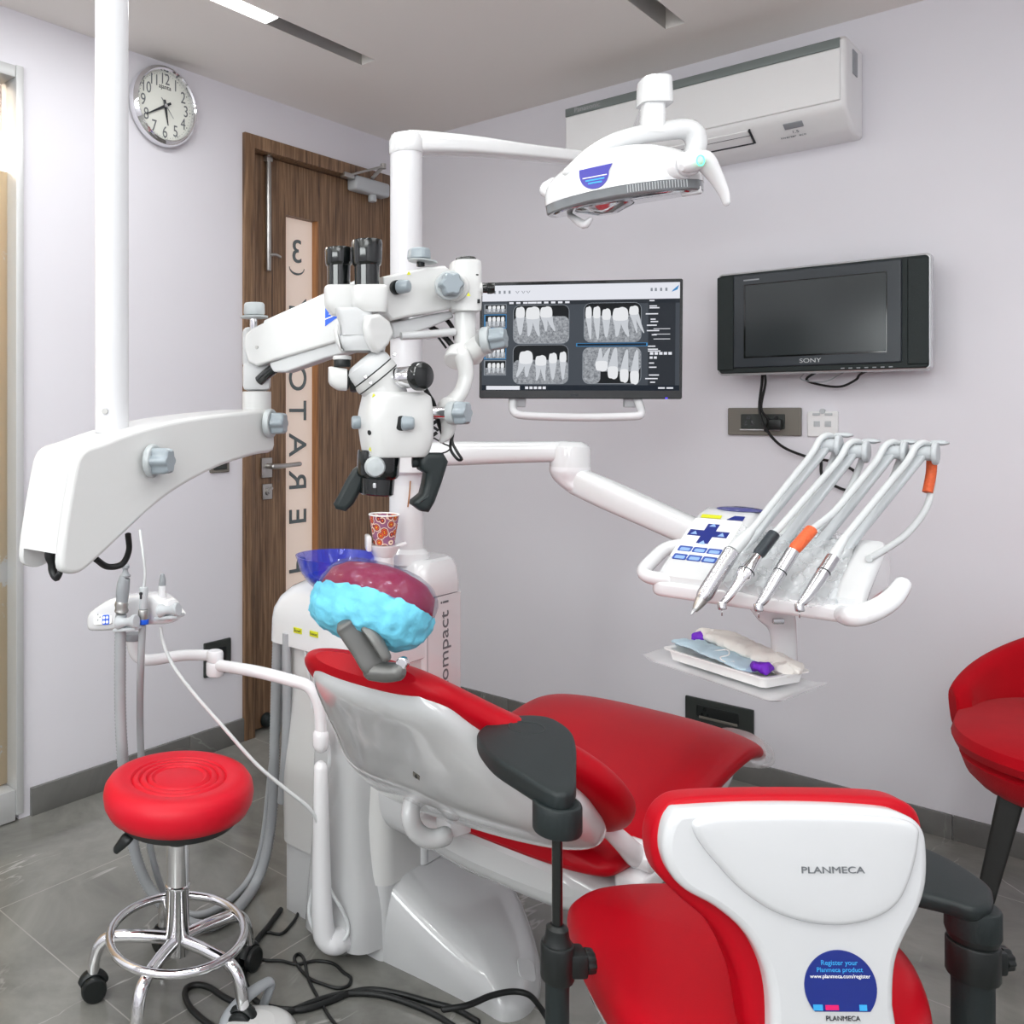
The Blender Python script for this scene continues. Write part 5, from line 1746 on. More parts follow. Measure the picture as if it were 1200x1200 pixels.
MB().loft(hull([seatring(-1.462, 0.392, 0.16, 0.020, 2.6), seatring(-1.452, 0.388, 0.215, 0.040, 2.6), seatring(-1.42, 0.385, 0.235, 0.052, 2.8), seatring(-1.30, 0.382, 0.24, 0.06, 3), seatring(-1.12, 0.40, 0.235, 0.05, 3), seatring(-0.98, 0.42, 0.225, 0.035, 3), seatring(-0.90, 0.43, 0.21, 0.02, 2.6)], 6, 44)).build('seat_tub', M['shell2'], ch)
MB().loft(hull([seatring(-1.478, 0.450, 0.17, 0.012, 2.2), seatring(-1.468, 0.452, 0.225, 0.024, 2.4), seatring(-1.43, 0.455, 0.246, 0.034, 2.6), seatring(-1.25, 0.462, 0.262, 0.042, 2.8), seatring(-1.08, 0.487, 0.268, 0.042, 2.8), seatring(-0.98, 0.492, 0.268, 0.040, 2.8), seatring(-0.90, 0.478, 0.262, 0.036, 2.6), seatring(-0.84, 0.452, 0.25, 0.032, 2.5), seatring(-0.80, 0.43, 0.235, 0.026, 2.4), seatring(-0.785, 0.42, 0.2, 0.012, 2.2)], 7, 52)).build('seat_cushion', M['red'], ch)
# clear foot cover on the right end of the leg rest
MB().loft(hull([(V((1.935, -0.86, 0.460)), X, Z, 0.060, 0.040, 2.6), (V((1.935, -0.80, 0.433)), X, Z, 0.058, 0.034, 2.6), (V((1.93, -0.768, 0.415)), X, Z, 0.045, 0.018, 2.4)], 5, 32)).build('foot_cover', M['film'], ch, 'clear plastic foot cover')

# backrest: s runs from the hip end up to the head end
t_b = V((0, -0.68, 0.733)).normalized()          # up along the back
f_b = V((0, 0.733, 0.68)).normalized()                         # towards the patient


def bk(s_):
    """centre line of the backrest (contact plane between shell and cushion)"""
    return V((0, 0, 0))


def backring(s_, xl_, xr_, d_, off, e):
    """ring across the back at height s (m along the back from the hinge line)"""
    c_ = V(((xl_ + xr_) / 2, -1.435, 0.465)) + t_b * s_ + f_b * off
    return (c_, X, f_b, (xr_ - xl_) / 2, d_, e)


def shear(b_, s1=0.42, k=0.24):
    """the hip edge runs lower on the patient's left than on the right"""
    o_ = V((0, -1.435, 0.465))
    for v in b_.bm.verts:
        s_ = (v.co - o_).dot(t_b)
        f = max(0.0, 1 - max(0, s_) / s1)
        v.co = v.co + t_b * (k * (v.co.x - 1.71) * f)
    return b_


sk = [
    (0.028, 1.50, 1.90, 0.012, -0.006, 2.2),
    (0.036, 1.435, 1.965, 0.032, -0.012, 2.4),
    (0.066, 1.418, 2.0, 0.044, -0.016, 2.8),
    (0.12, 1.428, 2.01, 0.050, -0.020, 3.0),
    (0.20, 1.450, 2.005, 0.052, -0.022, 3.0),
    (0.27, 1.480, 1.960, 0.045, -0.016, 3.0),
    (0.34, 1.505, 1.880, 0.036, -0.010, 3.0),
    (0.403, 1.535, 1.838, 0.028, -0.006, 2.8),
    (0.428, 1.56, 1.80, 0.014, -0.002, 2.6)]
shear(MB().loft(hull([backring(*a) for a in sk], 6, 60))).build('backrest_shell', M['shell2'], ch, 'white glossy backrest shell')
ckk = [
    (-0.01, 1.60, 1.92, 0.012, 0.035, 2.2),
    (0.0, 1.51, 1.985, 0.032, 0.030, 2.4),
    (0.05, 1.455, 2.03, 0.042, 0.030, 2.7),
    (0.12, 1.440, 2.045, 0.043, 0.030, 2.7),
    (0.20, 1.440, 2.035, 0.042, 0.028, 2.7),
    (0.27, 1.448, 1.985, 0.040, 0.026, 2.7),
    (0.33, 1.462, 1.915, 0.037, 0.022, 2.6),
    (0.39, 1.485, 1.862, 0.033, 0.016, 2.5),
    (0.425, 1.515, 1.832, 0.028, 0.012, 2.4),
    (0.445, 1.56, 1.79, 0.016, 0.008, 2.2)]
shear(MB().loft(hull([backring(*a) for a in ckk], 6, 60))).build('backrest_cushion', M['red'], ch)

# hinge ring on the left, armrest block inside it, right hinge arm
hc_ = P(509, 953, 1.515)
rr_ = 0.046
b = MB()
pts = []
for k in range(17):
    a = math.radians(-66 - 17.5 * k)
    pts.append(hc_ + RT * (rr_ * 0.92 * math.cos(a)) + UP * (rr_ * math.sin(a)) + FW * (0.03 * max(0, math.sin(a))))
b.tube(pts, [0.017] * 9 + [0.018 + 0.0012 * k for k in range(8)], 18, n=3, round_end=True)
b.build('hinge_ring', M['shell2'], ch)
b = MB().box(P(538, 962, 1.565), (0.055, 0.07, 0.028), (X * 0.9 - Y * 0.3).normalized(), (Y * 0.9 + X * 0.3).normalized(), bev=0.005)
b.box(P(524, 944, 1.60), (0.04, 0.02, 0.06), (X * 0.9 - Y * 0.3).normalized(), (Y * 0.9 + X * 0.3).normalized(), bev=0.005)
ab = b.build('hinge_block', M['white'], ch)
MB().box(P(530, 958, 1.54), (0.04, 0.003, 0.002), (X * 0.9 - Y * 0.3).normalized(), Y).build('block_slot', M['black'], ab)
b = MB()
b.tube([V((1.955, -1.50, 0.56)), V((1.985, -1.455, 0.505)), V((1.99, -1.42, 0.470)), V((1.985, -1.39, 0.455))], [0.012, 0.016, 0.019, 0.019], 18, n=6, round_end=True, ell=(0.8, 1.0))
b.build('hinge_arm', M['white'], ch)
b = MB()
hp_ = V((1.985, -1.40, 0.462))
b.cyl(hp_ - X * 0.02, hp_ + X * 0.03, 0.023, bev=0.004)
b.box(V((1.985, -1.37, 0.425)), (0.06, 0.13, 0.045), X, (Y * 0.98 + Z * 0.1).normalized(), bev=0.012, seg=3)
b.build('hinge_bracket', M['white'], ch)
# headrest with its grey arm
hcn = P(437, 709, 1.295)
t_h = (t_b * 0.95 + f_b * -0.22).normalized()
f_h = X.cross(t_h) * -1
if f_h.y < 0:
    f_h = -f_h
hx_ = X
hr = []
for o_, k_ in ((-0.046, 0.35), (-0.040, 0.66), (-0.028, 0.88), (-0.010, 0.99), (0.012, 1.01), (0.034, 0.95), (0.047, 0.78), (0.056, 0.45)):
    hr.append(sup(hcn + f_h * o_, hx_, t_h, 0.102 * k_, 0.063 * k_, 2.3, 48))
MB().loft(hr).build('headrest', M['red'], ch)
ga, gb, gc_ = P(413, 737, 1.235), P(441, 783, 1.225), P(466, 786, 1.205)
b = MB()
gd_ = (gb - ga).normalized()
gs_ = (RT - gd_ * RT.dot(gd_)).normalized()
gn_ = gd_.cross(gs_)
b.loft(hull([(ga - gd_ * 0.022 + FW * 0.03, gs_, gn_, 0.010, 0.010, 3), (ga - gd_ * 0.012, gs_, gn_, 0.019, 0.014, 3.2), (ga, gs_, gn_, 0.0205, 0.015, 3.6), (ga.lerp(gb, 0.5), gs_, gn_, 0.019, 0.014, 4), (gb - gd_ * 0.008, gs_, gn_, 0.019, 0.014, 4), (gb + gd_ * 0.006, gs_, gn_, 0.014, 0.010, 3)], 5, 28))
b.build('headrest_arm', M['dkgrey'], ch)
b = MB().tube([P(431, 735, 1.222), P(440, 748, 1.212), P(452, 769, 1.203)], [0.0115, 0.0105, 0.0085], 14, n=5, round_end=True, ell=(1, 0.8))
b.tube([gb - UP * 0.004 - RT * 0.006, gb.lerp(gc_, 0.5) - UP * 0.004, gc_ - UP * 0.002], [0.0135, 0.0145, 0.0125], 16, n=4, round_end=True)
b.build('arm_lever', M['dkgrey'], ch)
MB().cyl(P(470, 778, 1.2), P(474, 776, 1.21), 0.009, bev=0.002).build('lever_button', M['chrome'], ch)


def onback(u, v, lift=0.001):
    """point on the rear of the shell: hit the plane just behind it"""
    return None


# marks on the shell are found by casting onto the shell surface
bpy.context.view_layer.update()
shell_ob = [o for o in ch.children if o.name.startswith('backrest_shell')][0]


def hit(ob, u, v):
    r = RAY(u, v).normalized()
    o_ = worg(ob)
    ok, loc, nor, _ = ob.ray_cast(CAM - o_, r)
    if not ok:
        return P(u, v, 1.4), -FW
    return undraft(loc + o_), nor


plate_ob = [o for o in ch.children if o.name.startswith('base_plate')][0]
rc, n_ = hit(plate_ob, 617, 1136)
e1 = ((X + Y) - n_ * (X + Y).dot(n_)).normalized()
MB().pad(rrect(-0.022, -0.022, 0.022, 0.022, 0.012), rc, e1, n_.cross(e1), n_, -0.002, 0.0012, 0.001).build('floor_cap', M['enamel2'], ch)
p, n_ = hit(shell_ob, 436, 795)
e1 = (RT - n_ * RT.dot(n_)).normalized()
e2 = n_.cross(e1)
MB().pad([(0.0085 * math.cos(a), 0.0075 * math.sin(a)) for a in [2 * PI * k / 20 for k in range(20)]], p, e1, e2, n_, -0.001, 0.0008, 0).build('round_mark', M['blue'], shell_ob)
MB().text('b', 0.012, p + n_ * 0.0012, e1, e2, 0.0005).build('mark_letter', M['paper'], shell_ob)
p, n_ = hit(shell_ob, 488, 909)
e1 = (RT - n_ * RT.dot(n_)).normalized()
e2 = n_.cross(e1)
MB().box(p + n_ * 0.0005, (0.013, 0.016, 0.001), e1, e2, n_).build('type_symbol', M['plateg'], shell_ob)
b = MB()
b.cyl(p + e2 * 0.005 + n_ * 0.001, p + e2 * 0.005 + n_ * 0.0018, 0.0015, seg=10)
b.box(p + e2 * 0.0005 + n_ * 0.0012, (0.003, 0.006, 0.001), e1, e2, n_)
b.box(p - e2 * 0.004 - e1 * 0.0015 + n_ * 0.0012, (0.0015, 0.006, 0.001), (e1 + e2 * 0.25).normalized(), (e2 - e1 * 0.25).normalized(), n_)
b.box(p - e2 * 0.004 + e1 * 0.0015 + n_ * 0.0012, (0.0015, 0.006, 0.001), (e1 - e2 * 0.25).normalized(), (e2 + e1 * 0.25).normalized(), n_)
b.build('person_symbol', M['black'], shell_ob)
# latch outline near the headrest arm
b = MB()
lp = [hit(shell_ob, u, v) for u, v in ((448, 787), (459, 790), (463, 786), (473, 788), (475, 783), (468, 779))]
b.tube([a + n_ * 0.0005 for a, n_ in lp], 0.0008, 6)
b.build('latch_line', M['greyp'], shell_ob)
p, n_ = hit(shell_ob, 456, 780)
MB().box(p, (0.012, 0.01, 0.003), RT, UP).build('latch_switch', M['black'], shell_ob)

# disposable headrest cover: cyan non-woven behind, clear film over the cushion
hv = thing('headrest_cover', hcn - Z * 0.06, 'cyan disposable cover with clear film stretched over the headrest', 'headrest cover')
cv = [(-0.056, 0.30), (-0.055, 0.52), (-0.050, 0.74), (-0.038, 0.92), (-0.018, 1.01), (0.004, 1.035)]
b = MB().loft(hull([(hcn + f_h * o_, hx_, t_h, 0.107 * k_, 0.068 * k_, 2.2) for o_, k_ in cv], 7, 110), True, False)
b.wrinkle(0.005, 32, 1.0).wrinkle(0.0035, 80, 5.0).wrinkle(0.0016, 190, 9.0)
b.build('fabric_back', M['cap'], hv, None, 75)
cv = [(0.001, 1.015), (0.014, 1.03), (0.034, 0.97), (0.050, 0.80), (0.058, 0.5), (0.060, 0.2)]
b = MB().loft(hull([(hcn + f_h * o_, hx_, t_h, 0.1055 * k_, 0.0665 * k_, 2.2) for o_, k_ in cv], 7, 110), False, True)
b.wrinkle(0.0018, 60, 2.0).wrinkle(0.001, 140, 4.0)
b.build('film_front', M['capfilm'], hv)
DRAFT[0] = False

# ================================================================== surgical microscope hanging from the ceiling
sm = thing('surgical_microscope', (0, 0, 0), 'white surgical microscope with jointed arms on a ceiling pole', 'microscope')
PD = 1.22
pc0 = P(131, 505, PD)
sm.location = (pc0.x, pc0.y, CEIL)
b = MB().cyl((pc0.x, pc0.y, pc0.z - 0.03), (pc0.x, pc0.y, CEIL), 0.0238, seg=40)
b.lathe([(0.0238, CEIL - 0.05), (0.1, CEIL - 0.03), (0.1, CEIL)], (pc0.x, pc0.y, 0), Z, 40)
b.build('ceiling_pole', M['pole'], sm)
b = MB()
sp_ = P(123, 482, PD - 0.024)
b.cyl(sp_ - FW * -0.004, sp_ - FW * 0.002, 0.004, seg=14)
b.build('set_screw', M['satin'], sm)
b = MB().cyl((pc0.x, pc0.y, pc0.z - 0.012), (pc0.x, pc0.y, pc0.z - 0.002), 0.0255, seg=36)
b.build('pole_collar_gap', M['black'], sm)

# boom: swoop-shaped housing, its outline standing on a vertical plane
fa, fb = P(80, 560, 1.09), P(324, 500, 1.40)
ad = V(((fb - fa).x, (fb - fa).y, 0)).normalized()
fn = ad.cross(Z)
if fn.dot(-FW) < 0:
    fn = -fn
ob = [(79, 672), (72, 660), (77, 615), (86, 560), (92, 536), (102, 525), (120, 519), (155, 506), (200, 494), (250, 486), (290, 482), (316, 480), (322, 484), (322, 505), (321, 528), (300, 533), (260, 546), (220, 566), (185, 590), (150, 622), (115, 655), (95, 671)]
q = []
for i, a in enumerate(ob):
    q.append(a)
q3 = [ON(u, v, fa, fn) for u, v in q]
bO = q3[0]
bpts = [tuple(p) for p in cr([((p - bO).dot(ad), (p - bO).z) for p in q3], 3, True)]
zcut = (ON(79, 649, fa, fn) - bO).z
mid = [(p[0], max(p[1], zcut)) if p[0] < (ON(120, 650, fa, fn) - bO).dot(ad) else p for p in bpts]
mid = [p for i, p in enumerate(mid) if i == 0 or (Vector(p) - Vector(mid[i - 1])).length > 1e-4]
b = MB().pad(bpts, bO, ad, Z, fn, -0.014, 0.0, 0.006, 4, r0=0.001)
b.pad(mid, bO, ad, Z, fn, -0.085, -0.012, 0.0, 1)
b.pad(bpts, bO, ad, Z, fn, -0.098, -0.084, 0.001, 3, r0=0.006)
b.build('boom_housing', M['enamel'], sm)
MB().box(ON(79, 590, fa - fn * 0.049, fn) + fn * 0.0 - ad * 0.0005, (0.0015, 0.0012, 0.13), fn, ad).build('boom_seam', M['greyp'], sm)
# dark hollow under the boom's left end and a frayed cable
b = MB()
p1 = ON(62, 648, fa - fn * 0.05, fn)
b.tube([P(62, 640, 1.12), P(59, 650, 1.12), P(61, 660, 1.12), P(62, 669, 1.12), P(66, 677, 1.115), P(70, 672, 1.11)], [0.006, 0.008, 0.006, 0.006, 0.005, 0.004], 10, n=4, round_end=True)
b.build('cable_end', M['cable'], sm)
b = MB().tube([P(112, 655, 1.17), P(126, 664, 1.19), P(143, 661, 1.2), P(151, 645, 1.2), P(150, 626, 1.19)], 0.0045, 10, n=8)
b.build('loop_cable', M['cable'], sm)


def star(b_, c_, ax, r, h, lobes=6, amp=0.2, seg=60, taper=0.92):
    ax = V(ax).normalized()
    x, y = perp(ax)
    rings = []
    for k, (f, hh_) in enumerate(((0.9, 0), (1.0, 0.08), (1.0 * taper + 0.04, 0.75), (taper * 0.97, 0.92), (taper * 0.85, 1.0))):
        ring = []
        for i in range(seg):
            a = 2 * PI * i / seg
            rr2 = r * f * (1 - amp * (0.5 - 0.5 * math.cos(lobes * a)))
            ring.append(c_ + ax * (h * hh_) + (x * math.cos(a) + y * math.sin(a)) * rr2)
        rings.append(ring)
    b_.loft(rings)
    return b_


def star_knob(u, v, d, ax, r, h, parent, disc=1.35, nm='star_knob'):
    c_ = P(u, v, d)
    ax = V(ax).normalized()
    k = star(MB(), c_ + ax * 0.008, ax, r, h).build(nm, M['knob'], parent)
    MB().cyl(c_ - ax * 0.004, c_ + ax * 0.008, r * disc, bev=0.002).build('knob_washer', M['clearknob'], k)
    return k


kax = (fn * 0.9 + ad * 0.35).normalized()
c1 = ON(176, 540, fa + fn * 0.002, fn)
star(MB(), c1 + kax * 0.006, kax, 0.0205, 0.026).build('star_knob', M['knob'], sm)
MB().cyl(c1 - fn * 0.001, c1 + kax * 0.009, 0.0235, bev=0.003).build('knob_washer', M['clearknob'], sm)
c1 = ON(314, 496, fa + fn * 0.002, fn)
star(MB(), c1 + kax * 0.008, kax, 0.0195, 0.022).build('star_knob', M['knob'], sm)
MB().cyl(c1 - fn * 0.002, c1 + kax * 0.009, 0.0235, bev=0.003).build('knob_washer', M['clearknob'], sm)

# riser at the right end of the boom
RD = 1.42
r0_ = P(301, 486, RD)
b = MB().cyl((r0_.x, r0_.y, P(301, 483, RD).z), (r0_.x, r0_.y, P(301, 459, RD).z), 0.0240, seg=36)
b.build('riser', M['enamel'], sm)
b = MB()
hz0, hz1 = P(301, 458, RD).z, P(301, 396, RD).z
b.box((r0_.x, r0_.y, (hz0 + P(301, 425, RD).z) / 2), (0.046, 0.046, P(301, 425, RD).z - hz0), RT, FW, bev=0.008)
b.box(P(292, 408, RD + 0.02), (0.022, 0.03, 0.07), RT, FW, bev=0.009, seg=3)
b.build('hinge_post', M['enamel2'], sm)
# first link (parallel arm) and its underside rail
la_, lb_ = P(300, 405, 1.385), P(440, 352, 1.30)
ld_ = V(((lb_ - la_).x, (lb_ - la_).y, 0)).normalized()
lf = ld_.cross(Z)
if lf.dot(-FW) < 0:
    lf = -lf
b = MB().outline([(285, 402), (287, 392), (294, 385), (308, 378), (309, 375), (345, 359), (382, 342), (430, 322), (470, 330), (470, 390), (440, 388), (400, 399), (360, 411), (318, 423), (300, 429), (290, 424)], la_, lf, 0.045, r=0.004, smooth=0, n=3)
b.build('link_arm', M['enamel'], sm)
b = MB().outline([(316, 425), (345, 415), (382, 402), (440, 392), (440, 403), (400, 415), (380, 420), (335, 436), (316, 436)], la_ - lf * 0.006, lf, 0.034, r=0.003, n=3)
b.build('link_rail', M['enamel2'], sm)
MB().tube([P(321, 432, 1.385), P(312, 439, 1.392), P(304, 446, 1.40)], 0.009, 12, n=3).build('gas_spring', M['blackgl'], sm)
sc_ = ON(301, 407, la_, lf)
MB().cyl(sc_ - lf * 0.001, sc_ + lf * 0.0015, 0.0028, seg=12).build('pivot_screw', M['satin'], sm)
# logo label partly hidden by the eyepieces
lg = [ON(u, v, la_, lf) for u, v in ((379, 359), (396, 352), (398, 376), (381, 380))]
ex_ = (lg[1] - lg[0]).normalized()
ey_ = Z
lo_ = (lg[0] + lg[1] + lg[2] + lg[3]) / 4
b = MB().pad([(-0.011, -0.014 - 0.003), (0.016, -0.012 + 0.003), (0.016, 0.014 + 0.003), (-0.011, 0.014 - 0.003)], lo_, ex_, ey_, lf, -0.0005, 0.0008, 0)
lab = b.build('logo_label', M['logo'], sm)
ev = (lg[1] - lg[0]).normalized()
MB().text('zumax', 0.0135, lo_ + lf * 0.0012 + ev * 0.012 + Z * 0.003, ev, lf.cross(ev), 0.0005).build('logo_print', M['paper'], lab)
MB().box(lo_ + lf * 0.001 - Z * 0.006, (0.024, 0.0015, 0.0008), ev, lf.cross(ev)).build('logo_line', M['paper'], lab)
# vertical clamp knob on top of the first joint
kp_ = P(297, 381, 1.40)
MB().cyl(kp_ - Z * 0.01, kp_ + Z * 0.03, 0.006, bev=0.001).build('knob_stem', M['chrome'], sm)
k_ = MB().lathe([(0.0, 0), (0.016, 0.001), (0.0175, 0.004), (0.017, 0.018), (0.015, 0.021), (0, 0.022)], P(298, 370, 1.40), Z, 28).build('clamp_knob', M['clearknob'], sm)
MB().lathe([(0.0, 0), (0.0225, 0.001), (0.023, 0.004), (0, 0.005)], P(298, 372, 1.40) - Z * 0.002, Z, 28).build('knob_washer', M['clearknob'], k_)

# second link: carriage block over the head
ba, bb = P(450, 350, 1.235), P(545, 338, 1.275)
bd_ = V(((bb - ba).x, (bb - ba).y, 0)).normalized()
bf = bd_.cross(Z)
if bf.dot(-FW) < 0:
    bf = -bf
b = MB().outline([(449, 324), (475, 318), (500, 312), (522, 311), (528, 316), (538, 330), (536, 352), (528, 362), (505, 367), (480, 371), (459, 376), (453, 368)], ba, bf, 0.052, r=0.004, n=3)
b.build('carriage', M['enamel'], sm)
b = MB()
for u, v in ((479, 320), (549, 345)):
    c_ = ON(u, v, ba + bf * 0.0006, bf) if u < 500 else P(u, v, 1.228)
    b.pad([(-0.003, -0.0025), (0.003, -0.0025), (0, 0.003)], c_, RT, UP, -FW, 0, 0.0006, 0)
b.build('warning_triangle', M['yellow'], sm)
b = MB().outline([(460, 378), (500, 369), (530, 364), (532, 372), (505, 384), (478, 393), (462, 397)], ba - bf * 0.012, bf, 0.03, r=0.003)
b.tube([P(470, 394, 1.24), P(500, 392, 1.25), P(532, 389, 1.27)], 0.006, 12, n=3)
b.build('carriage_rail', M['enamel2'], sm)
# end turret with black cap and its vertical tube
TD = 1.275
e0 = P(545, 340, TD)
b = MB()
b.loft([sup(V((e0.x, e0.y, P(545, v, TD).z)), RT, FW, w_ / FPX * TD, 0.026, 3.4, 36) for v, w_ in ((366, 15), (364, 17.5), (340, 17.8), (311, 17.5), (308, 16.5), (307, 14))])
b.cyl(P(533, 336, TD - 0.02), P(533, 336, TD - 0.034), 0.021, bev=0.004)
b.build('turret', M['enamel'], sm)
b = MB()
star(b, P(546, 307, TD), Z, 0.0158, 0.007, lobes=12, amp=0.06)
b.build('turret_cap', M['blackgl'], sm)
star_knob(526, 335, TD - 0.036, (bf * 0.9 - bd_ * 0.25), 0.0185, 0.016, sm, 1.15)
b = MB().cyl(P(553, 339, TD - 0.01), P(565, 338, TD - 0.012), 0.0095, 0.0115, bev=0.002)
b.build('side_boss', M['enamel'], sm)
b = MB().cyl(P(563, 338, TD - 0.012), P(573, 338, TD - 0.014), 0.0068, bev=0.001)
star(b, P(571, 338, TD - 0.014), RT - FW * 0.25, 0.0088, 0.011, lobes=5, amp=0.2)
b.build('black_knob', M['blackgl'], sm)
b = MB().box(P(561, 353, TD - 0.024), (0.004, 0.001, 0.006), RT, FW).box(P(559, 322, TD - 0.024), (0.004, 0.001, 0.002), RT, FW)
b.build('turret_marks', M['black'], sm)
# small knob on the carriage front, top clamp knob
c_ = ON(464, 337, ba + bf * 0.001, bf)
b = MB().cyl(c_ - bf * 0.001, c_ + bf * 0.006, 0.0105, bev=0.001)
kk = b.build('knob_base', M['black'], sm)
axk = (bf * 0.75 + bd_ * 0.6).normalized()
MB().cyl(c_ + bf * 0.005, c_ + bf * 0.006 + axk * 0.019, 0.0105, 0.0095, bev=0.004).build('focus_knob', M['knob'], kk)
kp_ = P(493, 309, 1.265)
b = MB().cyl(kp_ - Z * 0.004, kp_ + Z * 0.006, 0.006)
b.build('knob_stem', M['black'], sm)
star(MB(), P(491, 304, 1.265), Z, 0.0175, 0.016, lobes=6, amp=0.06).build('clamp_knob', M['knob'], sm)
MB().lathe([(0.0, 0), (0.0215, 0.001), (0.022, 0.003), (0, 0.004)], P(495, 308, 1.265), (Z * 0.97 + RT * 0.12), 28).build('knob_washer', M['clearknob'], sm)

# vertical tube, corner block and C-shaped yoke down to the optics body
b = MB().cyl(P(545, 364, TD), P(545, 408, TD), 0.0158, seg=32)
b.build('drop_tube', M['enamel'], sm)
b = MB()
cb = P(546, 412, TD)
b.loft(hull([(P(545, 402, TD), RT, FW, 0.0155, 0.016, 2.2), (P(546, 410, TD), RT, FW, 0.022, 0.020, 3.2), (P(548, 420, TD), RT, FW, 0.022, 0.020, 3.4), (P(549, 427, TD), RT, FW, 0.015, 0.016, 3)], 4, 28))
b.tube([P(550, 416, TD - 0.012), P(566, 402, TD - 0.03)], [0.018, 0.016], 20)
b.cyl(P(538, 412, TD - 0.012), P(533, 424, TD - 0.026), 0.0172, bev=0.003)
b.build('corner_block', M['enamel'], sm)
star_knob(569, 399, TD - 0.034, (RT * 0.85 - FW * 0.5 + UP * 0.1), 0.0175, 0.022, sm, 1.15)
yk_ = [(541, 416), (545, 428), (546, 442), (541, 458), (532, 470), (524, 478)]
b = MB().tube([P(u, v, 1.245) for u, v in yk_], [0.0125, 0.0125, 0.0115, 0.0115, 0.0125, 0.015], 18, n=6, round_end=True, ell=(0.85, 1.0))
b.tube([P(524, 478, 1.24), P(526, 494, 1.235), P(524, 508, 1.235), P(518, 516, 1.235)], [0.016, 0.013, 0.010, 0.005], 14, n=5, round_end=True, ell=(0.7, 1))
b.build('c_yoke', M['enamel'], sm)
star_knob(529, 484, 1.215, (RT * 0.8 - FW * 0.6), 0.0185, 0.018, sm, 0.9)
b = MB().cyl(P(486, 483, 1.225), P(521, 484, 1.23), 0.0092, bev=0.001)
b.build('chrome_shaft', M['chrome'], sm)
MB().cyl(P(495, 483, 1.225), P(503, 483, 1.226), 0.0115, bev=0.002).build('shaft_collar', M['enamel'], sm)

# optics body
HD = 1.225


def HB(v, cu, wpx, dep_, e):
    return (P(cu, v, HD), (RT * 0.97 + FW * 0.22).normalized(), (FW * 0.97 - RT * 0.22).normalized(), wpx / FPX * HD, dep_, e)


b = MB().loft(hull([HB(535, 462, 33, 0.032, 3.2), HB(533, 463, 36, 0.036, 3.4), HB(515, 464, 40, 0.040, 3.6), HB(490, 463, 41, 0.042, 3.8), HB(468, 464, 38, 0.041, 3.6), HB(463, 463, 36, 0.039, 3.4), HB(460, 462, 33, 0.034, 3.2)], 5, 44))
b.build('optics_body', M['enamel'], sm)
b = MB().loft(hull([HB(461, 452, 24, 0.030, 2.6), HB(452, 450, 25, 0.031, 2.4)], 3, 36))
nk0, nk1 = P(452, 456, HD), P(426, 424, HD)
na = (nk1 - nk0).normalized()
b.lathe([(0.030, -0.004), (0.0315, 0.004), (0.032, 0.014), (0.0345, 0.020), (0.0345, 0.029)], nk0, na, 40)
nk = b.build('swivel_neck', M['enamel'], sm)
MB().lathe([(0.0335, 0.0285), (0.0335, 0.0315)], nk0, na, 40).build('neck_groove', M['black'], nk)
MB().lathe([(0.0332, 0.0165), (0.0346, 0.0178), (0.0332, 0.019)], nk0, na, 40).build('neck_line', M['black'], nk)
b = MB()
for u, v in ((462, 416), (428, 442), (434, 449)):
    c_ = P(u, v, HD - 0.034)
    b.cyl(c_, c_ - FW * 0.006, 0.0026, bev=0.0006, seg=12)
b.build('neck_screw', M['chrome'], nk)
b = MB()
pb_ = nk0 + na * 0.031
b.lathe([(0.034, 0.0), (0.034, 0.008), (0.031, 0.018), (0.022, 0.024), (0, 0.025)], pb_, na, 40)
b.loft(hull([(P(426, 412, HD), RT, FW, 0.030, 0.028, 3), (P(424, 404, HD), RT, FW, 0.034, 0.03, 3), (P(423, 395, HD), RT, FW, 0.033, 0.03, 3), (P(423, 391, HD), RT, FW, 0.027, 0.026, 3)], 4, 36))
b.build('prism_housing', M['enamel2'], sm)
# tilting binocular frame with faceted side cover
b = MB()
b.loft(hull([(P(418, 394, HD - 0.008), RT, FW, 0.022, 0.022, 5), (P(417, 380, HD - 0.008), RT, FW, 0.023, 0.023, 5), (P(415, 366, HD - 0.008), RT, FW, 0.026, 0.023, 5), (P(415, 362, HD - 0.008), RT, FW, 0.027, 0.022, 5)], 3, 36))
b.build('binocular_frame', M['enamel2'], sm)
hexp = [(432, 369), (446, 367), (458, 376), (463, 390), (457, 404), (446, 414), (440, 412), (433, 398), (430, 382)]
fnx = (-FW * 0.8 + RT * 0.55).normalized()
b = MB().outline(hexp, P(446, 390, HD - 0.032), fnx, 0.014, r=0.006, n=4, smooth=0)
b.build('side_cover', M['enamel'], sm)
b = MB().outline([(392, 385), (396, 379), (399, 393), (403, 412), (400, 411), (393, 398)], P(396, 395, HD - 0.02), -FW, 0.02, r=0.003)
b.build('side_cover', M['enamel'], sm)
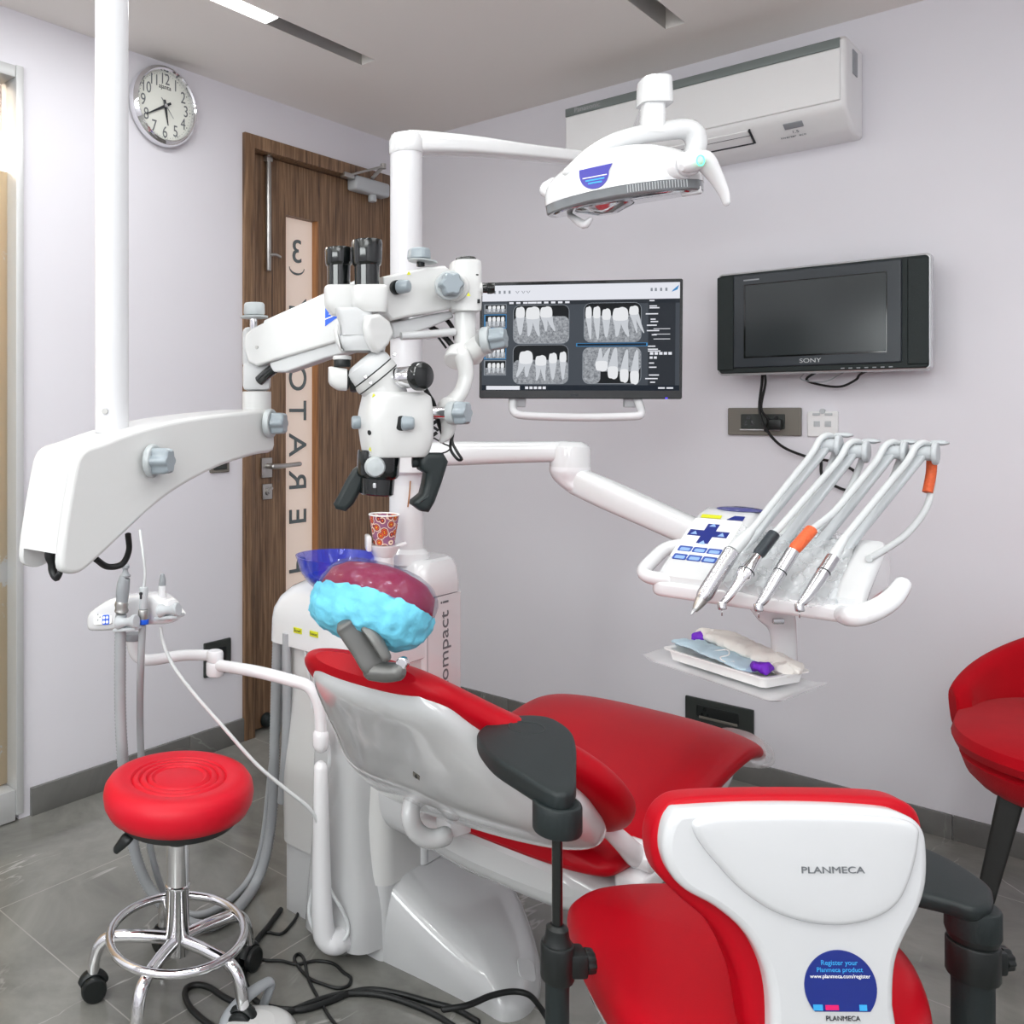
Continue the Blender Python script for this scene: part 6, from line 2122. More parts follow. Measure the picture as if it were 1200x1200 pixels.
# two eyepieces on their prism boxes
for nm, cu, ct, wpx, dd in (('near', 430, 282, 18, HD - 0.012), ('far', 397, 291, 16.5, HD + 0.015)):
    bt_ = V((P(cu, 340, dd).x, P(cu, 340, dd).y, 0))
    zA, zB, zC_ = P(cu, 336, dd).z, P(cu, 312, dd).z, P(cu, ct, dd).z
    rw = wpx / FPX * dd
    e_ = MB().lathe([(rw * 0.80, zA), (rw * 0.82, zB), (rw * 0.92, zB + 0.002), (rw * 0.96, zB + 0.006), (rw * 1.0, zC_ - 0.003), (rw * 0.96, zC_), (rw * 0.72, zC_ + 0.001), (rw * 0.66, zC_ - 0.004), (0, zC_ - 0.008)], bt_ - RT * 0.0, Z, 36).build('eyepiece', M['blackgl'], sm)
    cw = 21 / FPX * dd
    cuo = 433 if nm == 'near' else 401
    b = MB().loft(hull([(P(cuo + 3, 367 if nm == 'near' else 369, dd), RT, FW, cw * 0.75, 0.020, 4), (P(cuo, 359, dd), RT, FW, cw * 0.95, 0.023, 4), (P(cuo, 348, dd), RT, FW, cw, 0.024, 4), (P(cuo, 338, dd), RT, FW, cw, 0.024, 4), (P(cuo, 335.5, dd), RT, FW, cw * 0.9, 0.021, 4)], 4, 36))
    b.build('eyepiece_base', M['enamel'], sm)
# right magnification knob (black on chrome)
m0, m1 = P(470, 443, HD - 0.02), P(488, 441, HD - 0.035)
ma = (m1 - m0).normalized()
kb_ = MB().cyl(m0 - ma * 0.01, m1, 0.0155, bev=0.001).build('knob_ring', M['chrome'], sm)
b = MB().lathe([(0.018, 0), (0.0205, 0.003), (0.0205, 0.011), (0.018, 0.016), (0.010, 0.019), (0, 0.020)], m1, (RT * 0.55 - FW * 0.83), 36).build('zoom_knob', M['blackgl'], kb_)
# left: assistant lens with angled white housing
b = MB().cyl(P(415, 445, HD + 0.005), P(431, 449, HD), 0.0125).build('side_port', M['chrome'], sm)
MB().cyl(P(411, 446, HD + 0.005), P(420, 447, HD + 0.004), 0.0165, bev=0.003).cyl(P(402, 444, HD + 0.005), P(411, 446, HD + 0.005), 0.014, bev=0.002).build('port_rings', M['black'], sm)
b = MB().loft(hull([(P(406, 445, HD + 0.005), UP, FW, 0.016, 0.016, 3), (P(396, 444, HD + 0.005), UP, FW, 0.0165, 0.016, 3.4), (P(388, 441, HD + 0.005), UP, FW, 0.014, 0.015, 3.4), (P(385, 439, HD + 0.005), UP, FW, 0.011, 0.012, 3)], 4, 28))
b.build('camera_housing', M['enamel'], sm)
MB().cyl(P(401, 430, HD + 0.005), P(401, 421, HD + 0.005), 0.0125, bev=0.001).build('camera_ring', M['black'], sm)
MB().cyl(P(401, 422, HD + 0.005), P(401, 417, HD + 0.005), 0.0135, bev=0.002).build('camera_cap', M['enamel'], sm)
# small grey knobs on the body, screw, warning labels
c_ = P(470, 496, HD - 0.040)
kk = MB().cyl(c_ + FW * 0.004, c_ - FW * 0.002, 0.0105, bev=0.001).build('knob_base', M['black'], sm)
MB().cyl(c_ - FW * 0.002, c_ - FW * 0.006 + RT * 0.018, 0.0102, 0.0092, bev=0.004).build('focus_knob', M['knob'], kk)
kk = MB().cyl(P(424, 495, HD), P(427, 495, HD), 0.0095).build('knob_base', M['black'], sm)
MB().cyl(P(412, 495, HD), P(423, 495, HD), 0.0095, bev=0.003).build('focus_knob', M['knob'], kk)
bpy.context.view_layer.update()
obody = [o for o in sm.children if o.name.startswith('optics_body')][0]
p, n_ = hit(obody, 433, 507)
MB().cyl(p - n_ * 0.001, p + n_ * 0.001, 0.0036, seg=16).build('screw_cover', M['black'], obody)
b = MB()
for u, v in ((438, 463), (434, 526)):
    p, n_ = hit(obody, u, v)
    e1 = (RT - n_ * RT.dot(n_)).normalized()
    b.pad([(-0.003, -0.0025), (0.003, -0.0025), (0, 0.003)], p, e1, n_.cross(e1), n_, -0.0003, 0.0006, 0)
b.build('warning_triangle', M['yellow'], obody)
b = MB()
for k in range(3):
    b.pad([(-0.008, -0.02 + 0.0), (0.008, -0.02), (0.006, 0.02), (-0.006, 0.02)], P(507, 497 + 7 * k, HD + 0.02), (RT + UP * 0.8).normalized(), (UP - RT * 0.8).normalized(), -FW, -0.0005, 0.0005, 0) if k == 99 else None
b.box(P(508, 496, HD + 0.02), (0.012, 0.0008, 0.005), (RT + UP * 0.7).normalized(), FW)
b.box(P(510, 502, HD + 0.02), (0.012, 0.0008, 0.004), (RT - UP * 0.7).normalized(), FW)
b.box(P(509, 509, HD + 0.02), (0.010, 0.0008, 0.005), (RT + UP * 0.7).normalized(), FW)
b.build('stripe_tape', M['black'], sm)
# objective lens barrel
ld0 = P(452, 534, HD)
b = MB().lathe([(0.030, 0.006), (0.0310, 0.003), (0.0305, -0.028), (0.0285, -0.032), (0.0250, -0.034), (0.0250, -0.038), (0.0245, -0.056), (0.0215, -0.058), (0.019, -0.056), (0, -0.054)], P(444, 533, HD), (Z * 0.99 + RT * 0.06), 44)
ol_ = b.build('objective_barrel', M['blackgl'], sm)
c_ = P(439, 547, HD - 0.030)
MB().lathe([(0.0145, 0.0), (0.0145, 0.007), (0.012, 0.012), (0, 0.014)], c_, -FW, 32).build('fine_focus_knob', M['clearknob'], ol_)
MB().cyl(P(439, 566, HD - 0.024), P(439, 572, HD - 0.024), 0.0026, bev=0.001, seg=12).build('barrel_pin', M['silver'], ol_)
# black grip handles
gd = HD - 0.005
b = MB().cyl(P(483, 541, gd), P(493, 541, gd), 0.0085, bev=0.001)
b.outline([(493, 539), (499, 531), (521, 531), (527, 541), (524, 551), (519, 567), (511, 589), (504, 601), (496, 600), (485, 592), (486, 587), (496, 579), (499, 567), (501, 555), (494, 551)], P(505, 560, gd - 0.016), -FW + RT * 0.15, 0.030, r=0.008, n=4)
b.build('grip_handle', M['rubber'], sm)
b = MB().outline([(421, 544), (430, 546), (430, 558), (424, 573), (414, 591), (405, 600), (393, 597), (390, 591), (397, 579), (405, 563), (413, 550)], P(408, 572, gd + 0.005), -FW - RT * 0.15, 0.026, r=0.007, n=4)
b.build('grip_handle', M['rubber'], sm)
# cables of the head
b = MB().tube([P(484, 378, 1.29), P(500, 381, 1.29), P(518, 392, 1.285), P(530, 405, 1.28)], 0.0042, 10, n=6)
b.tube([P(489, 380, 1.3), P(505, 378, 1.3), P(520, 373, 1.3), P(530, 384, 1.29), P(534, 398, 1.285)], 0.0034, 10, n=6)
b.tube([P(505, 382, 1.29), P(515, 397, 1.29), P(523, 408, 1.285)], 0.0018, 8, n=6)
b.build('head_cable', M['cable'], sm)
b = MB().tube([P(496, 452, 1.245), P(503, 464, 1.25), P(508, 473, 1.255), P(514, 495, 1.255), P(521, 513, 1.245)], 0.0036, 10, n=6)
b.tube([P(531, 507, 1.24), P(530, 518, 1.235), P(536, 530, 1.23), P(541, 538, 1.23), P(536, 538, 1.235), P(528, 526, 1.24), P(530, 509, 1.24)], 0.0022, 8, n=6)
b.tube([P(508, 513, 1.25), P(520, 520, 1.245), P(528, 524, 1.24), P(524, 529, 1.24), P(515, 532, 1.245)], 0.0012, 8, n=6)
b.build('tail_cable', M['cable'], sm)

# ================================================================== round red stool
SD = 1.74
s0 = P(208, 1112, SD)
sx_, sy_ = s0.x, s0.y
st = thing('round_stool', (sx_, sy_, 0), 'round bright red stool with chrome foot ring and castors', 'stool')
c_ = P(210, 912, SD)
zs = c_.z + 0.008
SC0 = V((c_.x, c_.y, 0))
R_ = 0.153
prof = [(0.0, -0.075), (R_ * 0.80, -0.075), (R_ * 0.93, -0.066), (R_ * 0.985, -0.05), (R_, -0.033), (R_ * 0.985, -0.018), (R_ * 0.93, -0.006), (R_ * 0.82, 0.0), (R_ * 0.72, -0.002), (R_ * 0.66, -0.003)]
for g in (0.62, 0.52, 0.42):
    prof += [(R_ * (g + 0.025), -0.003), (R_ * g, -0.0075), (R_ * (g - 0.025), -0.0035), (R_ * (g - 0.055), -0.0025)]
prof += [(R_ * 0.33, -0.006), (R_ * 0.25, -0.0045), (0, -0.004)]
tilt = Z
MB().lathe(prof, SC0 + Z * zs, tilt, 80).build('seat', M['redstool'], st)
MB().lathe([(0, -0.088), (R_ * 0.78, -0.088), (R_ * 0.86, -0.07), (0, -0.07)], SC0 + Z * zs, tilt, 48).build('seat_underside', M['black'], st)
b = MB().cyl((sx_, sy_, 0.30), (sx_, sy_, zs - 0.08), 0.0135, seg=24).build('gas_rod', M['chrome'], st)
zt_ = P(208, 985, SD).z
b = MB().lathe([(0.022, 0.095), (0.024, 0.10), (0.024, 0.23), (0.0255, 0.232), (0.0255, 0.237), (0.0235, 0.239), (0.0235, zt_ - 0.002), (0.021, zt_)], (sx_, sy_, 0), Z, 36)
b.build('column', M['chrome'], st)
MB().lathe([(0.021, zt_ - 0.001), (0.024, zt_ + 0.002), (0.024, zt_ + 0.016), (0.014, zt_ + 0.018)], (sx_, sy_, 0), Z, 32).build('column_collar', M['black'], st)
b = MB().tube([V((sx_, sy_, zs - 0.095)) - RT * 0.03, V((sx_, sy_, zs - 0.1)) - RT * 0.08 - FW * 0.02, P(150, 981, SD - 0.06), P(137, 995, SD - 0.06)], [0.005, 0.006, 0.013, 0.009], 14, n=6, round_end=True, ell=(1, 0.5))
b.build('height_lever', M['black'], st)
ZR = P(208, 1092, SD).z
RR = 0.137
MB().tube([(sx_ + RR * math.cos(2 * PI * k / 48), sy_ + RR * math.sin(2 * PI * k / 48), ZR) for k in range(48)], 0.0088, 14, closed=True).build('foot_ring', M['chrome'], st)
base_a = math.radians(179)
for k in range(5):
    a = base_a + k * 2 * PI / 5
    d_ = RT * math.cos(a) + FW * math.sin(a)
    c0 = V((sx_, sy_, 0))
    pts = [c0 + d_ * 0.018 + Z * (ZR - 0.012), c0 + d_ * 0.08 + Z * (ZR - 0.009), c0 + d_ * 0.136 + Z * (ZR - 0.012), c0 + d_ * 0.160 + Z * (ZR - 0.028), c0 + d_ * 0.171 + Z * (ZR - 0.06), c0 + d_ * 0.173 + Z * 0.055]
    MB().tube(pts, 0.0125, 16, n=6).build('leg', M['chrome'], st)
    cc_ = c0 + d_ * 0.173
    tn = (RT * math.cos(a + 1.9) + FW * math.sin(a + 1.9))
    b = MB()
    for s_ in (-1, 1):
        b.cyl(cc_ + tn * (0.006 * s_) + Z * 0.026, cc_ + tn * (0.022 * s_) + Z * 0.026, 0.026, bev=0.005, seg=28)
    b.cyl(cc_ - tn * 0.01 + Z * 0.026, cc_ + tn * 0.01 + Z * 0.026, 0.012)
    b.cyl(cc_ + Z * 0.03, cc_ + Z * 0.058, 0.012)
    sdn = tn.cross(Z)
    b.tube([cc_ + tn * 0.0 + sdn * (0.027 * math.cos(t_)) + Z * (0.027 + 0.027 * math.sin(t_)) for t_ in [PI * 0.1 + PI * 0.8 * i / 8 for i in range(9)]], 0.012, 10, ell=(1.0, 0.5))
    b.build('castor', M['black'], st)

# ================================================================== operator stool with armrests
OD = 0.94
oc = P(900, 1120, 1.22)
os_ = thing('operator_stool', (oc.x, oc.y, 0), 'red and white operator stool with curved backrest and black armrests', 'stool')
fo_ = (FW * 0.995 + RT * 0.04).normalized()       # the way the stool faces
ro_ = fo_.cross(Z)
bo_ = P(930, 1040, OD)
bn = (-fo_ * 0.985 + Z * 0.10).normalized()
bq = P(930, 1040, OD)
# cushion (its red edge shows all round), shell, raised panel
cush = [(768, 1010), (766, 985), (772, 962), (786, 945), (810, 937), (880, 934), (960, 934), (1030, 936), (1062, 941), (1080, 955), (1086, 985), (1084, 1030), (1074, 1080), (1050, 1140), (1036, 1230), (930, 1290), (885, 1230), (868, 1150), (840, 1092), (800, 1055), (776, 1030)]
MB().outline(cush, bq - bn * 0.018, bn, 0.045, r=0.012, smooth=4, n=5).build('back_cushion', M['red'], os_)
shl = [(779, 1000), (781, 975), (790, 957), (806, 950), (880, 946), (960, 946), (1035, 950), (1062, 956), (1081, 968), (1089, 990), (1089, 1035), (1079, 1070), (1064, 1100), (1053, 1130), (1050, 1180), (1054, 1290), (902, 1290), (906, 1220), (904, 1165), (893, 1125), (872, 1092), (840, 1065), (806, 1046), (788, 1026)]
bsh = MB().outline(shl, bq, bn, 0.026, r=0.009, smooth=4, n=4, r0=0.002).build('back_shell', M['shell3'], os_)
pan = [(812, 962), (835, 955), (880, 953), (960, 953), (1040, 957), (1071, 966), (1074, 985), (1066, 1022), (1050, 1056), (1022, 1075), (985, 1083), (945, 1080), (905, 1067), (868, 1042), (836, 1008), (815, 980)]
MB().outline(pan, bq, bn, 0.0075, r=0.0070, smooth=4, n=5, r0=0.0, dome=0.0012, behind=False).build('back_panel', M['shell3'], bsh)
nk_ = [(900, 1100), (940, 1096), (990, 1098), (1048, 1105), (1046, 1150), (1047, 1290), (908, 1290), (912, 1180), (908, 1130)]
e1 = (ON(1012, 1020, bq, bn) - ON(940, 1020, bq, bn)).normalized()
e2 = bn.cross(e1)
tp0 = ON(976, 1020, bq + bn * 0.0092, bn)
MB().text('PLANMECA', 0.0100, tp0, e1, e2, 0.0008, squash=1.34).build('maker_name', M['greyink'], bsh)
# round sticker (its code square is left plain)
sc0 = ON(985, 1157, bq + bn * 0.0006, bn)
rs_ = 0.0385
pts = [(rs_ * math.cos(a), rs_ * math.sin(a)) for a in [math.radians(-40 + 260 * k / 40) for k in range(41)]]
sticker = MB().pad(pts, sc0, e1, e2, bn, -0.0005, 0.0006, 0).build('round_sticker', M['blue'], bsh, 'round navy sticker')
b = MB()
b.text('Register your', 0.0072, sc0 + e2 * 0.0255 + bn * 0.0008, e1, e2, 0.0004)
b.text('Planmeca product', 0.0068, sc0 + e2 * 0.0182 + bn * 0.0008, e1, e2, 0.0004)
b.build('sticker_heading', M['skyblue'], sticker)
MB().text('www.planmeca.com/register', 0.0056, sc0 + e2 * 0.0115 + bn * 0.0008, e1, e2, 0.0004).build('sticker_address', M['paper'], sticker)
b = MB()
b.box(sc0 - e2 * 0.0205 - e1 * 0.026 + bn * 0.0008, (0.010, 0.006, 0.0006), e1, e2, bn)
b.box(sc0 - e2 * 0.0205 + e1 * 0.022 + bn * 0.0008, (0.008, 0.006, 0.0006), e1, e2, bn)
b.build('sticker_band', M['skyblue'], sticker)
MB().box(sc0 - e2 * 0.0205 - e1 * 0.011 + bn * 0.0008, (0.014, 0.005, 0.0006), e1, e2, bn).build('sticker_band', M['pink'], sticker)
MB().text('PLANMECA', 0.0072, sc0 - e2 * 0.032 + bn * 0.0004, e1, e2, 0.0006).build('sticker_name', M['ink'], bsh)

# seat: broad rounded cushion over a white pan
zsq = 0.485
so = [(665, 1058), (672, 1043), (700, 1031), (760, 1026), (840, 1030), (930, 1045), (1020, 1075), (1068, 1110), (1092, 1165), (1086, 1210), (1040, 1238), (940, 1252), (850, 1250), (782, 1228), (725, 1172), (684, 1106)]
q = [PZ(u, v, zsq) for u, v in so]
pts = [tuple(a) for a in cr([(p.x, p.y) for p in q], 5, True)]
MB().pad(pts, (0, 0, zsq), X, Y, Z, -0.065, 0.0, 0.03, 6, r0=0.02, dome=0.012).build('seat_cushion', M['red'], os_)
cen = V((sum(p[0] for p in pts) / len(pts), sum(p[1] for p in pts) / len(pts), 0))
pan2 = [((p[0] - cen.x) * 0.93 + cen.x, (p[1] - cen.y) * 0.93 + cen.y) for p in pts]
MB().pad(pan2, (0, 0, zsq), X, Y, Z, -0.105, -0.055, 0.006, 4, r0=0.03).build('seat_pan', M['shell'], os_)
b = MB().cyl((cen.x, cen.y, 0.09), (cen.x, cen.y, zsq - 0.1), 0.028, seg=28)
b.build('gas_column', M['dkgrey'], os_)
b = MB()
q0_ = ON(975, 1290, bq, bn)
b.tube([q0_ - bn * 0.02 + Z * 0.02, q0_ - bn * 0.03 - Z * 0.02, V((cen.x, cen.y, zsq - 0.11)).lerp(q0_, 0.4) - Z * 0.02, V((cen.x, cen.y, zsq - 0.11))], 0.018, 14, n=6)
b.build('back_stem', M['enamel2'], os_)
# five star base with castors
for k in range(5):
    a = math.radians(156 + 72 * k)
    d_ = RT * math.cos(a) + FW * math.sin(a)
    c0 = V((cen.x, cen.y, 0))
    MB().tube([c0 + d_ * 0.02 + Z * 0.105, c0 + d_ * 0.14 + Z * 0.088, c0 + d_ * 0.262 + Z * 0.068], [0.030, 0.024, 0.019], 18, n=4, round_end=True).build('leg', M['enamel2'], os_)
    cc_ = c0 + d_ * 0.25
    tn = d_.cross(Z)
    b = MB()
    for s_ in (-1, 1):
        b.cyl(cc_ + tn * (0.006 * s_) + Z * 0.025, cc_ + tn * (0.022 * s_) + Z * 0.025, 0.025, bev=0.004, seg=24)
    b.cyl(cc_ + Z * 0.025, cc_ + Z * 0.06, 0.009)
    b.build('castor', M['black'], os_)


# armrests: teardrop pad on a post
def armrest(px_out, zpad, th, post_u, post_v0, post_d, clamp_v, knob_side, rtop, rlow, dimple):
    q_ = [PZ(u, v, zpad) for u, v in px_out]
    pt = [tuple(a) for a in cr([(p.x, p.y) for p in q_], 5, True)]
    ar = MB().pad(pt, (0, 0, zpad), X, Y, Z, -th, 0, 0.006, 4, r0=0.012, dome=0.0012).build('armrest', M['rubber'], os_)
    pc = P(post_u, post_v0, post_d)
    b_ = MB().cyl((pc.x, pc.y, zpad - th - 0.028), (pc.x, pc.y, zpad - th + 0.01), 0.030, seg=28, bev=0.004)
    b_.build('pad_socket', M['rubber'], ar)
    zc_ = P(post_u, clamp_v, post_d).z
    MB().cyl((pc.x, pc.y, zc_ - 0.02), (pc.x, pc.y, zpad - th - 0.02), rtop, seg=24).build('post', M['blackgl'], ar)
    b_ = MB().cyl((pc.x, pc.y, zc_ - 0.035), (pc.x, pc.y, zc_ + 0.012), rlow + 0.006, seg=24, bev=0.004)
    b_.lathe([(rlow + 0.003, 0.012), (rtop + 0.008, 0.02), (rtop + 0.007, 0.03), (rtop + 0.002, 0.034)], (pc.x, pc.y, zc_), Z, 24)
    b_.box((V((pc.x, pc.y, zc_ - 0.012)) + RT * (0.02 * knob_side)), (0.03, 0.03, 0.03), RT, FW, bev=0.004)
    star(b_, V((pc.x, pc.y, zc_ - 0.012)) + RT * (0.034 * knob_side), RT * knob_side, 0.0155, 0.012, lobes=10, amp=0.1)
    b_.build('clamp', M['black'], ar)
    low = V((pc.x, pc.y, zsq - 0.14))
    if low.z > zc_ - 0.06:
        low.z = zc_ - 0.10
    b_ = MB().cyl(low, (pc.x, pc.y, zc_ - 0.03), rlow, seg=24)
    b_.tube([low + Z * 0.01, low.lerp(V((cen.x, cen.y, low.z)), 0.3) - Z * 0.01, V((cen.x, cen.y, zsq - 0.125))], rlow * 0.9, 14, n=5)
    b_.build('lower_post', M['rubber'], ar)
    return ar


ar1 = armrest([(559, 862), (566, 850), (585, 841), (615, 837), (645, 840), (668, 854), (675, 872), (675, 900), (675, 916), (670, 927), (657, 930), (640, 925), (605, 904), (575, 884)], 0.735, 0.030, 653, 955, 1.062, 1115, 1, 0.0065, 0.0145, True)
cdp = PZ(617, 853, 0.7352)
MB().tube([cdp + X * (0.026 * math.cos(2 * PI * k / 40)) + Y * (0.026 * math.sin(2 * PI * k / 40)) - Z * 0.001 for k in range(40)], 0.0022, 8, closed=True).build('pad_dimple', M['rubber'], ar1)
ar2 = armrest([(1040, 985), (1070, 988), (1100, 999), (1130, 1015), (1158, 1035), (1164, 1048), (1160, 1060), (1140, 1064), (1110, 1055), (1080, 1048), (1040, 1040)], 0.585, 0.022, 1140, 1062, 1.085, 1112, 1, 0.021, 0.023, False)

# ================================================================== red upholstered armchair by the back wall
AC = V((2.335, -0.50, 0))
ua = thing('upholstered_chair', AC, 'red velvet tub chair with black tapered legs by the back wall', 'armchair')
fy = math.radians(-88)
ff = V((math.cos(fy), math.sin(fy), 0))     # facing direction
fr_ = ff.cross(Z)
zb_ = 0.435


def uring(z_, w_, d_, e=2.6, off=0.0):
    return sup(AC + Z * z_ + ff * off, fr_, ff, w_, d_, e, 48)


MB().loft([uring(0.375, 0.23, 0.225), uring(0.385, 0.26, 0.25), uring(0.405, 0.278, 0.268), uring(0.44, 0.29, 0.28), uring(0.45, 0.282, 0.272)]).build('seat_base', M['velvet'], ua)
MB().loft([uring(0.452, 0.27, 0.26, 2.6, 0.008), uring(0.46, 0.296, 0.288, 2.6, 0.008), uring(0.478, 0.303, 0.295, 2.6, 0.008), uring(0.498, 0.297, 0.288, 2.6, 0.008), uring(0.512, 0.26, 0.25, 2.6, 0.008), uring(0.517, 0.16, 0.16, 2.6, 0.008)]).build('seat_cushion', M['velvet'], ua)


rings = []
NW = 44
for i in range(NW + 1):
    u_ = i / NW
    a = math.radians(180 + (u_ - 0.5) * 170)
    k = abs(u_ - 0.5) * 2
    end = min(1.0, (1 - k) / 0.06)
    ef = math.sqrt(max(0.0, 1 - (1 - end) ** 2)) if end < 1 else 1.0
    ef = max(ef, 0.12)
    top = 0.67 - 0.13 * max(0, (k - 0.30) / 0.70) ** 1.1
    zm, hh_ = (0.44 + top) / 2, (top - 0.44) / 2
    rad = (ff * math.cos(a) + fr_ * math.sin(a)).normalized()
    lean = (Z + rad * 0.10).normalized()
    base = AC + ff * (0.275 * math.cos(a)) + fr_ * (0.282 * math.sin(a))
    rings.append(sup(base + Z * zm + rad * 0.015, rad, lean, 0.024 * ef, hh_ * (0.72 + 0.28 * ef), 3.2, 32))
MB().loft(rings).build('tub_back', M['velvet'], ua)
LEGS = [(-0.185, 0.17), (0.185, 0.17), (-0.185, -0.17), (0.185, -0.17)]
for lx_, ly_ in LEGS:
    t0_ = AC + fr_ * lx_ + ff * ly_ + Z * 0.40
    t1_ = AC + fr_ * (lx_ * 1.40) + ff * (ly_ * 1.36)
    MB().loft([sup(t1_, fr_, ff, 0.011, 0.013, 6, 24), sup(t0_, fr_, ff, 0.023, 0.02, 6, 24)]).build('leg', M['blackwood'], ua)

# ================================================================== suction arm with its holder
sa = thing('suction_stand', (0, 0, 0), 'white jointed suction arm with grey holders and two keypads', 'suction arm')
QD = 1.84
pb0 = P(384, 1098, QD)
sa.location = (pb0.x, pb0.y, 0.0)
ppts = [P(402, 1102, QD + 0.07), P(392, 1107, QD + 0.0), P(382, 1100, QD), P(377, 1085, QD)]
b = MB().tube([P(402, 1100, QD + 0.02), P(392, 1104, QD), P(383, 1100, QD), P(379, 1088, QD), P(377, 1040, QD), P(376, 900, QD)], [0.026, 0.026, 0.026, 0.0245, 0.022, 0.0155], 18, n=5, round_end=True)
b.build('post_sleeve', M['white'], sa)
MB().cyl(P(400, 1102, QD + 0.02), P(406, 1103, QD + 0.035), 0.029, bev=0.004).build('foot_collar', M['dkgrey'], sa)
J = P(252, 775, 2.0)
b = MB().tube([P(376, 868, QD), P(376, 850, QD), P(373, 825, QD), P(362, 805, QD + 0.005), P(340, 797, QD + 0.02), P(300, 787, QD + 0.06), V((J.x, J.y, J.z - 0.008))], 0.0135, 16, n=6)
b.tube([P(376, 872, QD), P(376, 862, QD)], [0.018, 0.018], 16, round_end=True)
b.build('post_tube', M['white'], sa)
b = MB().cyl(J - Z * 0.034, J + Z * 0.0, 0.021, bev=0.005).cyl(J - Z * 0.002, J + Z * 0.026, 0.02, bev=0.006)
jb = b.build('joint', M['white'], sa)
MB().cyl(P(253, 765, 2.008), P(253, 765, 2.004), 0.003, seg=10).build('joint_screw', M['ink'], jb)
H0 = P(157, 740, 2.03)
b = MB().tube([J + Z * 0.014, P(215, 768, 2.03), P(180, 773, 2.03), P(166, 772, 2.03), P(158, 764, 2.03), P(156, 750, 2.03)], [0.013, 0.013, 0.0135, 0.014, 0.015, 0.017], 16, n=6)
b.build('swing_arm', M['white'], sa)
MB().cyl(P(156, 750, 2.03), P(156, 742, 2.03), 0.021, bev=0.003).build('arm_collar', M['greyp'], sa)
# holder bar
hbx = (P(212, 716, 1.89) - P(104, 726, 2.0)).normalized()
hby = Z.cross(hbx).normalized()
hbc = P(159, 722, 1.97)


def HP(a, b_, c_):
    return hbc + hbx * a + hby * b_ + Z * c_


b = MB().loft(hull([(HP(-0.122, 0, -0.003), hby, Z, 0.022, 0.016, 3), (HP(-0.110, 0, 0.002), hby, Z, 0.034, 0.025, 3.6), (HP(-0.055, 0, 0.012), hby, Z, 0.034, 0.037, 5), (HP(0.0, 0, 0.016), hby, Z, 0.031, 0.036, 5), (HP(0.062, 0, 0.014), hby, Z, 0.031, 0.034, 5), (HP(0.100, 0, 0.003), hby, Z, 0.031, 0.025, 3.6), (HP(0.114, 0, -0.004), hby, Z, 0.022, 0.014, 3)], 4, 36))
hb = b.build('holder_bar', M['white'], sa)
nd = (-hby)
bpy.context.view_layer.update()
for u_, v_, s_ in ((121, 723, 1), (206, 712, -1)):
    kc, pn = hit(hb, u_, v_)
    pn = (pn + Z * 0.25).normalized()
    pe = (hbx - pn * hbx.dot(pn)).normalized()
    pu = pn.cross(pe)
    kb_ = MB().pad(rrect(-0.026, -0.017, 0.024, 0.017, 0.006), kc, pe, pu, pn, -0.006, 0.0012, 0.0008).build('keypad', M['paper'], hb)
    b = MB()
    b.pad(rrect(-0.002, -0.018, 0.018, 0.004, 0.004), kc, pe, pu, pn, 0.0, 0.0016, 0)
    b.build('key_field', M['logo'], kb_)
    b = MB()
    for x_, y_ in ((0.003, -0.002), (0.012, -0.002), (0.003, -0.012), (0.012, -0.012)):
        b.pad([(0.0036 * math.cos(t), 0.0036 * math.sin(t)) for t in [2 * PI * k / 14 for k in range(14)]], kc + pe * x_ + pu * y_, pe, pu, pn, 0.0012, 0.0022, 0)
    b.build('key', M['paper'], kb_)
    b = MB()
    for x_, y_ in ((-0.014, 0.006), (-0.006, 0.012), (-0.014, -0.006), (-0.008, 0.0), (0.002, 0.01)):
        b.pad([(0.002 * math.cos(t), 0.002 * math.sin(t)) for t in [2 * PI * k / 10 for k in range(10)]], kc + pe * x_ + pu * y_, pe, pu, pn, 0.0008, 0.0016, 0)
    b.build('key_symbol', M['greyp'], kb_)
# grey holder spools in front of the bar
for u, v in ((149, 729), (198, 715)):
    c_ = P(u, v, 1.885)
    b = MB().lathe([(0.013, -0.026), (0.015, -0.024), (0.015, -0.018), (0.010, -0.010), (0.009, 0.0), (0.010, 0.010), (0.015, 0.018), (0.015, 0.024), (0.013, 0.026)], c_, hbx, 24)
    b.box(c_ - Z * 0.017 + FW * 0.012, (0.062, 0.035, 0.008), hbx, hby, bev=0.003)
    b.build('holder_spool', M['ltgrey'], sa)


def PF(u, v, d, r):
    """like P, but a hose never sinks into the floor"""
    p = P(u, v, d)
    return p if p.z > r else PZ(u, v, r)


def corrugated(pts, r, n, name, parent, m_, pitch=0.008):
    q_ = cr([V(p) for p in pts], 24)
    # resample evenly
    L_ = [0]
    for a, b_ in zip(q_, q_[1:]):
        L_.append(L_[-1] + (b_ - a).length)
    N = int(L_[-1] / (pitch / 2))
    out, rad = [], []
    j = 0
    for i in range(N + 1):
        t_ = L_[-1] * i / N
        while j < len(L_) - 2 and L_[j + 1] < t_:
            j += 1
        f = (t_ - L_[j]) / max(1e-9, L_[j + 1] - L_[j])
        out.append(q_[j].lerp(q_[j + 1], f))
        rad.append(r if i % 2 else r * 0.9)
    return MB().tube(out, rad, 14).build(name, m_, parent, None, 80)


